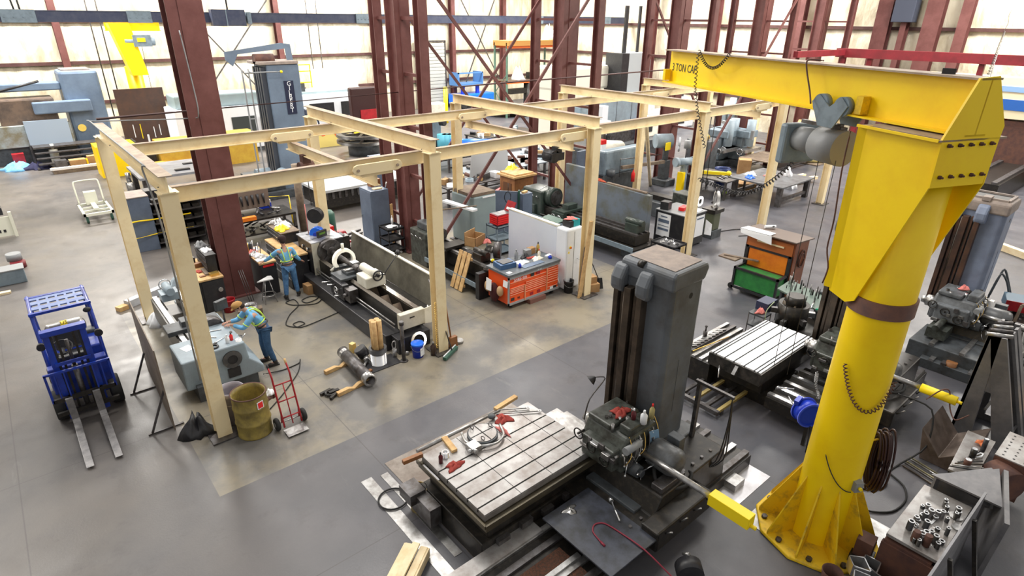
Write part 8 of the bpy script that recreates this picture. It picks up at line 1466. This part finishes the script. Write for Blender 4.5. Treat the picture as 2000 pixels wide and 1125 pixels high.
# benches full of work behind the third bay
table_specs = ((935, 395, 3.2, 1.5, .85, STD, 'dark bench with cardboard box and red pliers behind the third rear post'), (1000, 365, 4.6, 1.6, .9, mat('blue_grey_bench', (.22, .25, .28), .5), 'long blue grey bench with brown carton behind the braces'), (1060, 345, 3.4, 2.2, .9, GRB, 'blue grey surface table behind the third laced column'), (925, 330, 3.2, 1.8, .85, STD, 'bench heaped with blue tubes behind the third rear post'), (1000, 290, 4.6, 1.8, .85, OILY, 'far bench crowded with dark fittings behind the braces'))
PAL = [STL, STD, CARD, PAP, BLK, GRB, WOOD, RUS, STB, WOODG]
for ti, (u, v, w_, d, h, m_, lb) in enumerate(table_specs):
    x, y = at(u, v, 0); table(lb, x-w_/2, y, x+w_/2, y+d, h, m_, .1, 'crowded_bench')
    for k in range(13):
        mm = PAL[(k*3+ti) % 10]; nm, ct = {'CARD': ('small_box', 'box')}.get('', (['metal_part', 'small_box', 'machined_part'][k % 3], 'part'))
        b = M(T(x-w_/2+.25+(w_-.5)*R_.random(), y+.2+(d-.4)*R_.random(), h, R_.uniform(0, 3))); s = R_.uniform(.1, .3); b.box(-s, -s*.6, 0, s, s*.6, R_.uniform(.06, .3)) if k % 3 == 1 else b.cyl((-s, 0, .08), (s, 0, .08+.1*(k % 2)), .08, n=10) if k % 3 == 0 else b.ring((0, 0, 0), (0, 0, 1), s, s*.6, .12, 16)
        one(nm, ['round bar or tube', 'small box or block', 'ring shaped part'][(k % 3)]+' on the '+' '.join(lb.split()[:9]), ct, b, mm, 'clutter on the '+lb)
x, y = at(995, 360, .9); blocky('brown carton with yellow gloves on the blue grey bench', 'brown_carton', 'carton', x-.2, y-.4, .9, .8, .6, .7, CARD, .1); rag('yellow gloves on the brown carton', x-.2, y-.4, 1.6, .3, .25, .25, YELB, 221, 'yellow_gloves', 'gloves')
x, y = at(945, 345, .9); one('leaning_sheet', 'big pale grey sheet leaning behind the crowded benches', 'sheet', M().plate([(x-.8, y, .9), (x+1.4, y, .9), (x+1.9, y+.7, 2.2), (x-.1, y+.7, 2.2)], .03), PLAS)
x, y = at(955, 378, .85); blocky('flat brown carton on the dark bench behind the third rear post', 'flat_carton', 'carton', x-.4, y, .85, .9, .5, .18, CARD); one('red_pliers', 'red handled pliers on the dark bench', 'pliers', M().bar((x+.4, y, .9), (x+.8, y+.2, .9), .12, .05), REDB)
for k in range(3):
    x, y = at(865+9*k, 295, 0); one('light_blue_drum', 'light blue chemical drum '+['leftmost', 'middle', 'rightmost'][k]+' of three behind the third rear post', 'drum', M().cyl((x, y, 0), (x, y, 1.0), .32, n=18), mat('light_blue_drum', (.12, .48, .62), .45), 'light blue drums behind the third rear post')
x, y = at(922, 285, 1.0); one('blue_tube', 'fat bright blue bagged tube lying on the far bench', 'tube', M().cyl((x-1.1, y+.4, 1.15), (x+1.2, y-.4, 1.0), .3, n=16), BLUB); rag('white paper bundle beside the blue tube', x-.2, y-1.0, .9, .5, .3, .4, PAP, 222, 'paper_bundle', 'paper')
bkb('yellow_bollard', 'slim yellow bollard in front of the roll up door', 'bollard', 872, 240, [('post', YELB, [], [((0, 0, 0), (0, 0, 2.6), .16)])]); bkb('grey_milling_machine', 'grey milling machine with dark handwheels left of the third rear post', 'milling machine', 850, 290, [('column', GRB, [(-.3, 0, 0, .5, .8, 2.4)], [], .05), ('head', WHC, [(-.8, -.4, 2.0, .6, .3, 2.7)], [], .06), ('arm_wheels', BLK, [], [((-.9, -.4, 2.2), (-1.0, -.4, 2.2), .25), ((.2, -.4, 1.6), (.3, -.7, 1.6), .2)]), ('base', GRD, [(-.8, -.5, 0, .8, .8, .6)])])
# more white machines and clutter before the end wall
for k, (u, v, w_, h, m_, lb) in enumerate(((1150, 268, 3.0, 2.0, GRB, 'blue grey machine behind the third laced column'), (1268, 268, 2.4, 2.4, WHC, 'off white machine behind the fifth rear post'), (1330, 250, 3.0, 2.2, WHT, 'white machine right of the fourth laced column'), (1440, 225, 3.5, 2.6, GRB, 'blue grey machine far behind the knee mills'), (1500, 215, 3.0, 2.4, WHC, 'off white machine under the yellow boom'))):
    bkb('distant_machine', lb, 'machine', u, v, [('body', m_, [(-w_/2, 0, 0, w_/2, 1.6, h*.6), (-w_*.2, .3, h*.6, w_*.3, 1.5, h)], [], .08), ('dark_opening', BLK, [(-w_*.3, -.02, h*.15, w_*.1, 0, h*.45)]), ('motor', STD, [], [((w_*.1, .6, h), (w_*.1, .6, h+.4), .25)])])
for k, (u, v) in enumerate(((1430, 188), (1462, 190))): x, y = at(u, v+90, 0); bkb('orange_barrel', ['left', 'right'][k]+' orange canister high behind the fifth cross beam', 'canister', u, v+95, [('canister', ORL, [], [((-.3, 0, 3.9), (.3, 0, 3.9), .35)]), ('post', STD, [(-.1, -.1, 0, .1, .1, 3.6)])])
# ---- far right corner
x, y = 38.6, -1.6
t = thing('bridge_end_carriage', 'cream and blue striped machine beam at the far right', 'machine', (x, y, 0)); obj('beam', M().box(36.5, -9, 3.0, 37.6, .8, 4.9), mat('cream_stripe_paint', (.85, .76, .52), .5), t)
obj('light_stripe', M().box(36.47, -9, 4.25, 36.5, .8, 4.5), mat('light_blue_stripe', (.25, .42, .72), .5), t); obj('blue_stripe', M().box(36.47, -9, 3.4, 36.5, .8, 3.9), mat('strong_blue_stripe', (.02, .12, .45), .5), t); obj('maroon_cover', M().box(36.6, -9, .3, 37.5, .2, 2.9), RUS, t)
for yy in (-.4, -2.2): obj('cream_foot', M().box(36.4, yy-.35, 1.6, 36.6, yy+.35, 3.0), mat('cream_stripe_paint', (.8, .7, .5)), t)
t = thing('red_gantry_frame', 'red steel gantry frame before the end wall at the right', 'gantry frame', (36, -3, 0)); RED = mat('faded_red_frame', (.20, .012, .02), .5, c2=(.14, .01, .015), sc=2); obj('top_beam', M().box(35.2, -12, 5.5, 35.6, 5.0, 5.95), RED, t)
for yy in (4.6, 3.2, -1.9): obj('frame_post', M().box(35.3, yy-.12, 0, 35.5, yy+.12, 5.5), RED, t)
obj('cross_beam', M().bar((35.4, 4.6, 5.75), (30.5, 5.0, 5.75), .25, .3), RED, t)
X_ = 33; bkb('big_turning_lathe', 'large dark lathe with white headstock cover at the far right', 'lathe', 1925, 385, [('bed', OILY, [(-1.5, -.6, 0, 9.5, .9, .9)]), ('bed_rails', STD, [(-1.5, -.5, .9, 9.5, -.3, 1.0), (-1.5, .6, .9, 9.5, .8, 1.0)]), ('headstock', GRD, [(6.5, -.9, .3, 9.6, 1.2, 2.6)], [], .1), ('white_cover', WHT, [(8.2, -1.4, 1.8, 11.5, 1.6, 3.8)], [], .5), ('chuck', STD, [], [((6.5, .1, 1.7), (6.1, .1, 1.7), .75)])])
bkb('blue_stand', 'bright blue stand left of the big white machine cover', 'stand', 1942, 310, [('top', BLUB, [(-1.6, 0, 2.2, .6, .8, 2.6)]), ('leg', BLUC, [(-.2, .1, 0, .2, .5, 2.2)])]); bkb('white_cabinet', 'white cabinet with green light beside the red pole', 'cabinet', 1950, 335, [('cabinet_body', WHT, [(-1.4, 0, .2, .6, 1.2, 2.2)], [], .04), ('green_light', GRE, [(.1, -.02, 1.5, .3, 0, 1.7)])]); bkb('red_pole_stand', 'thin red pole stand at the far right', 'pole', 1930, 345, [('pole', REDB, [(0, 0, 0, .14, .14, 3.0)]), ('foot', REDB, [(-1.8, 0, 0, .14, .14, .14)])])
one('crane_chain', 'long grey lifting chain hanging at the top right', 'chain', M().coil([(*at(1962, 10, 6.95)[:2], 7.6), (*at(1935, 200, 5.6)[:2], 5.6)], .05, .012, 20) if False else M().coil([Vector(F(1962, 62, 6.95))+Vector((0, 0, .9)), F(1962, 62, 6.95), F(1925, 165, 6.3)], .03, .009, 34), STD)
bkb('wall_box', 'dark grey box with small light mounted high on the wide end wall column', 'wall box', 1712, 291, [('housing', mat('slate_box', (.05, .06, .09), .5), [(-1.2, -.5, 7.3, -.4, .6, 8.6)], [], .03)])
# left edge
bkb('cream_work_stand', 'cream stand with slots cut off by the left edge', 'stand', 8, 465, [('side_plate', CR, [(-1.2, 0, .05, .35, .06, .75)]), ('leg', CR, [(.33, -.05, 0, .42, .1, .9)]), ('slots', BLK, [(-.5+.14*k, -.01, .2, -.43+.14*k, 0, .3) for k in range(5)]), ('top_motor', BLK, [(-.4, .1, .8, .2, .5, 1.05)])])
bkb('grey_parts_bin', 'grey steel bin with jars at the left edge', 'bin', 30, 555, [('bin_body', GRB, [(-.6, 0, .0, .3, .5, .42)], [], .02), ('bin_top', PLAS, [(-.62, -.02, .42, .32, .52, .45)])]); bkb('red_can_stand', 'round red and grey can behind the grey steel bin', 'can', 38, 522, [('can', RED, [], [((0, 0, 0), (0, 0, .2), .2)]), ('grey_drum', PLAS, [], [((-.05, .2, .2), (-.05, .2, .42), .2)])])
bkb('edge_timber', 'short pale timber below the grey bin at the left edge', 'timber', 12, 575, [('timber', WOODL, [(-.8, 0, 0, .12, .15, .06)])])
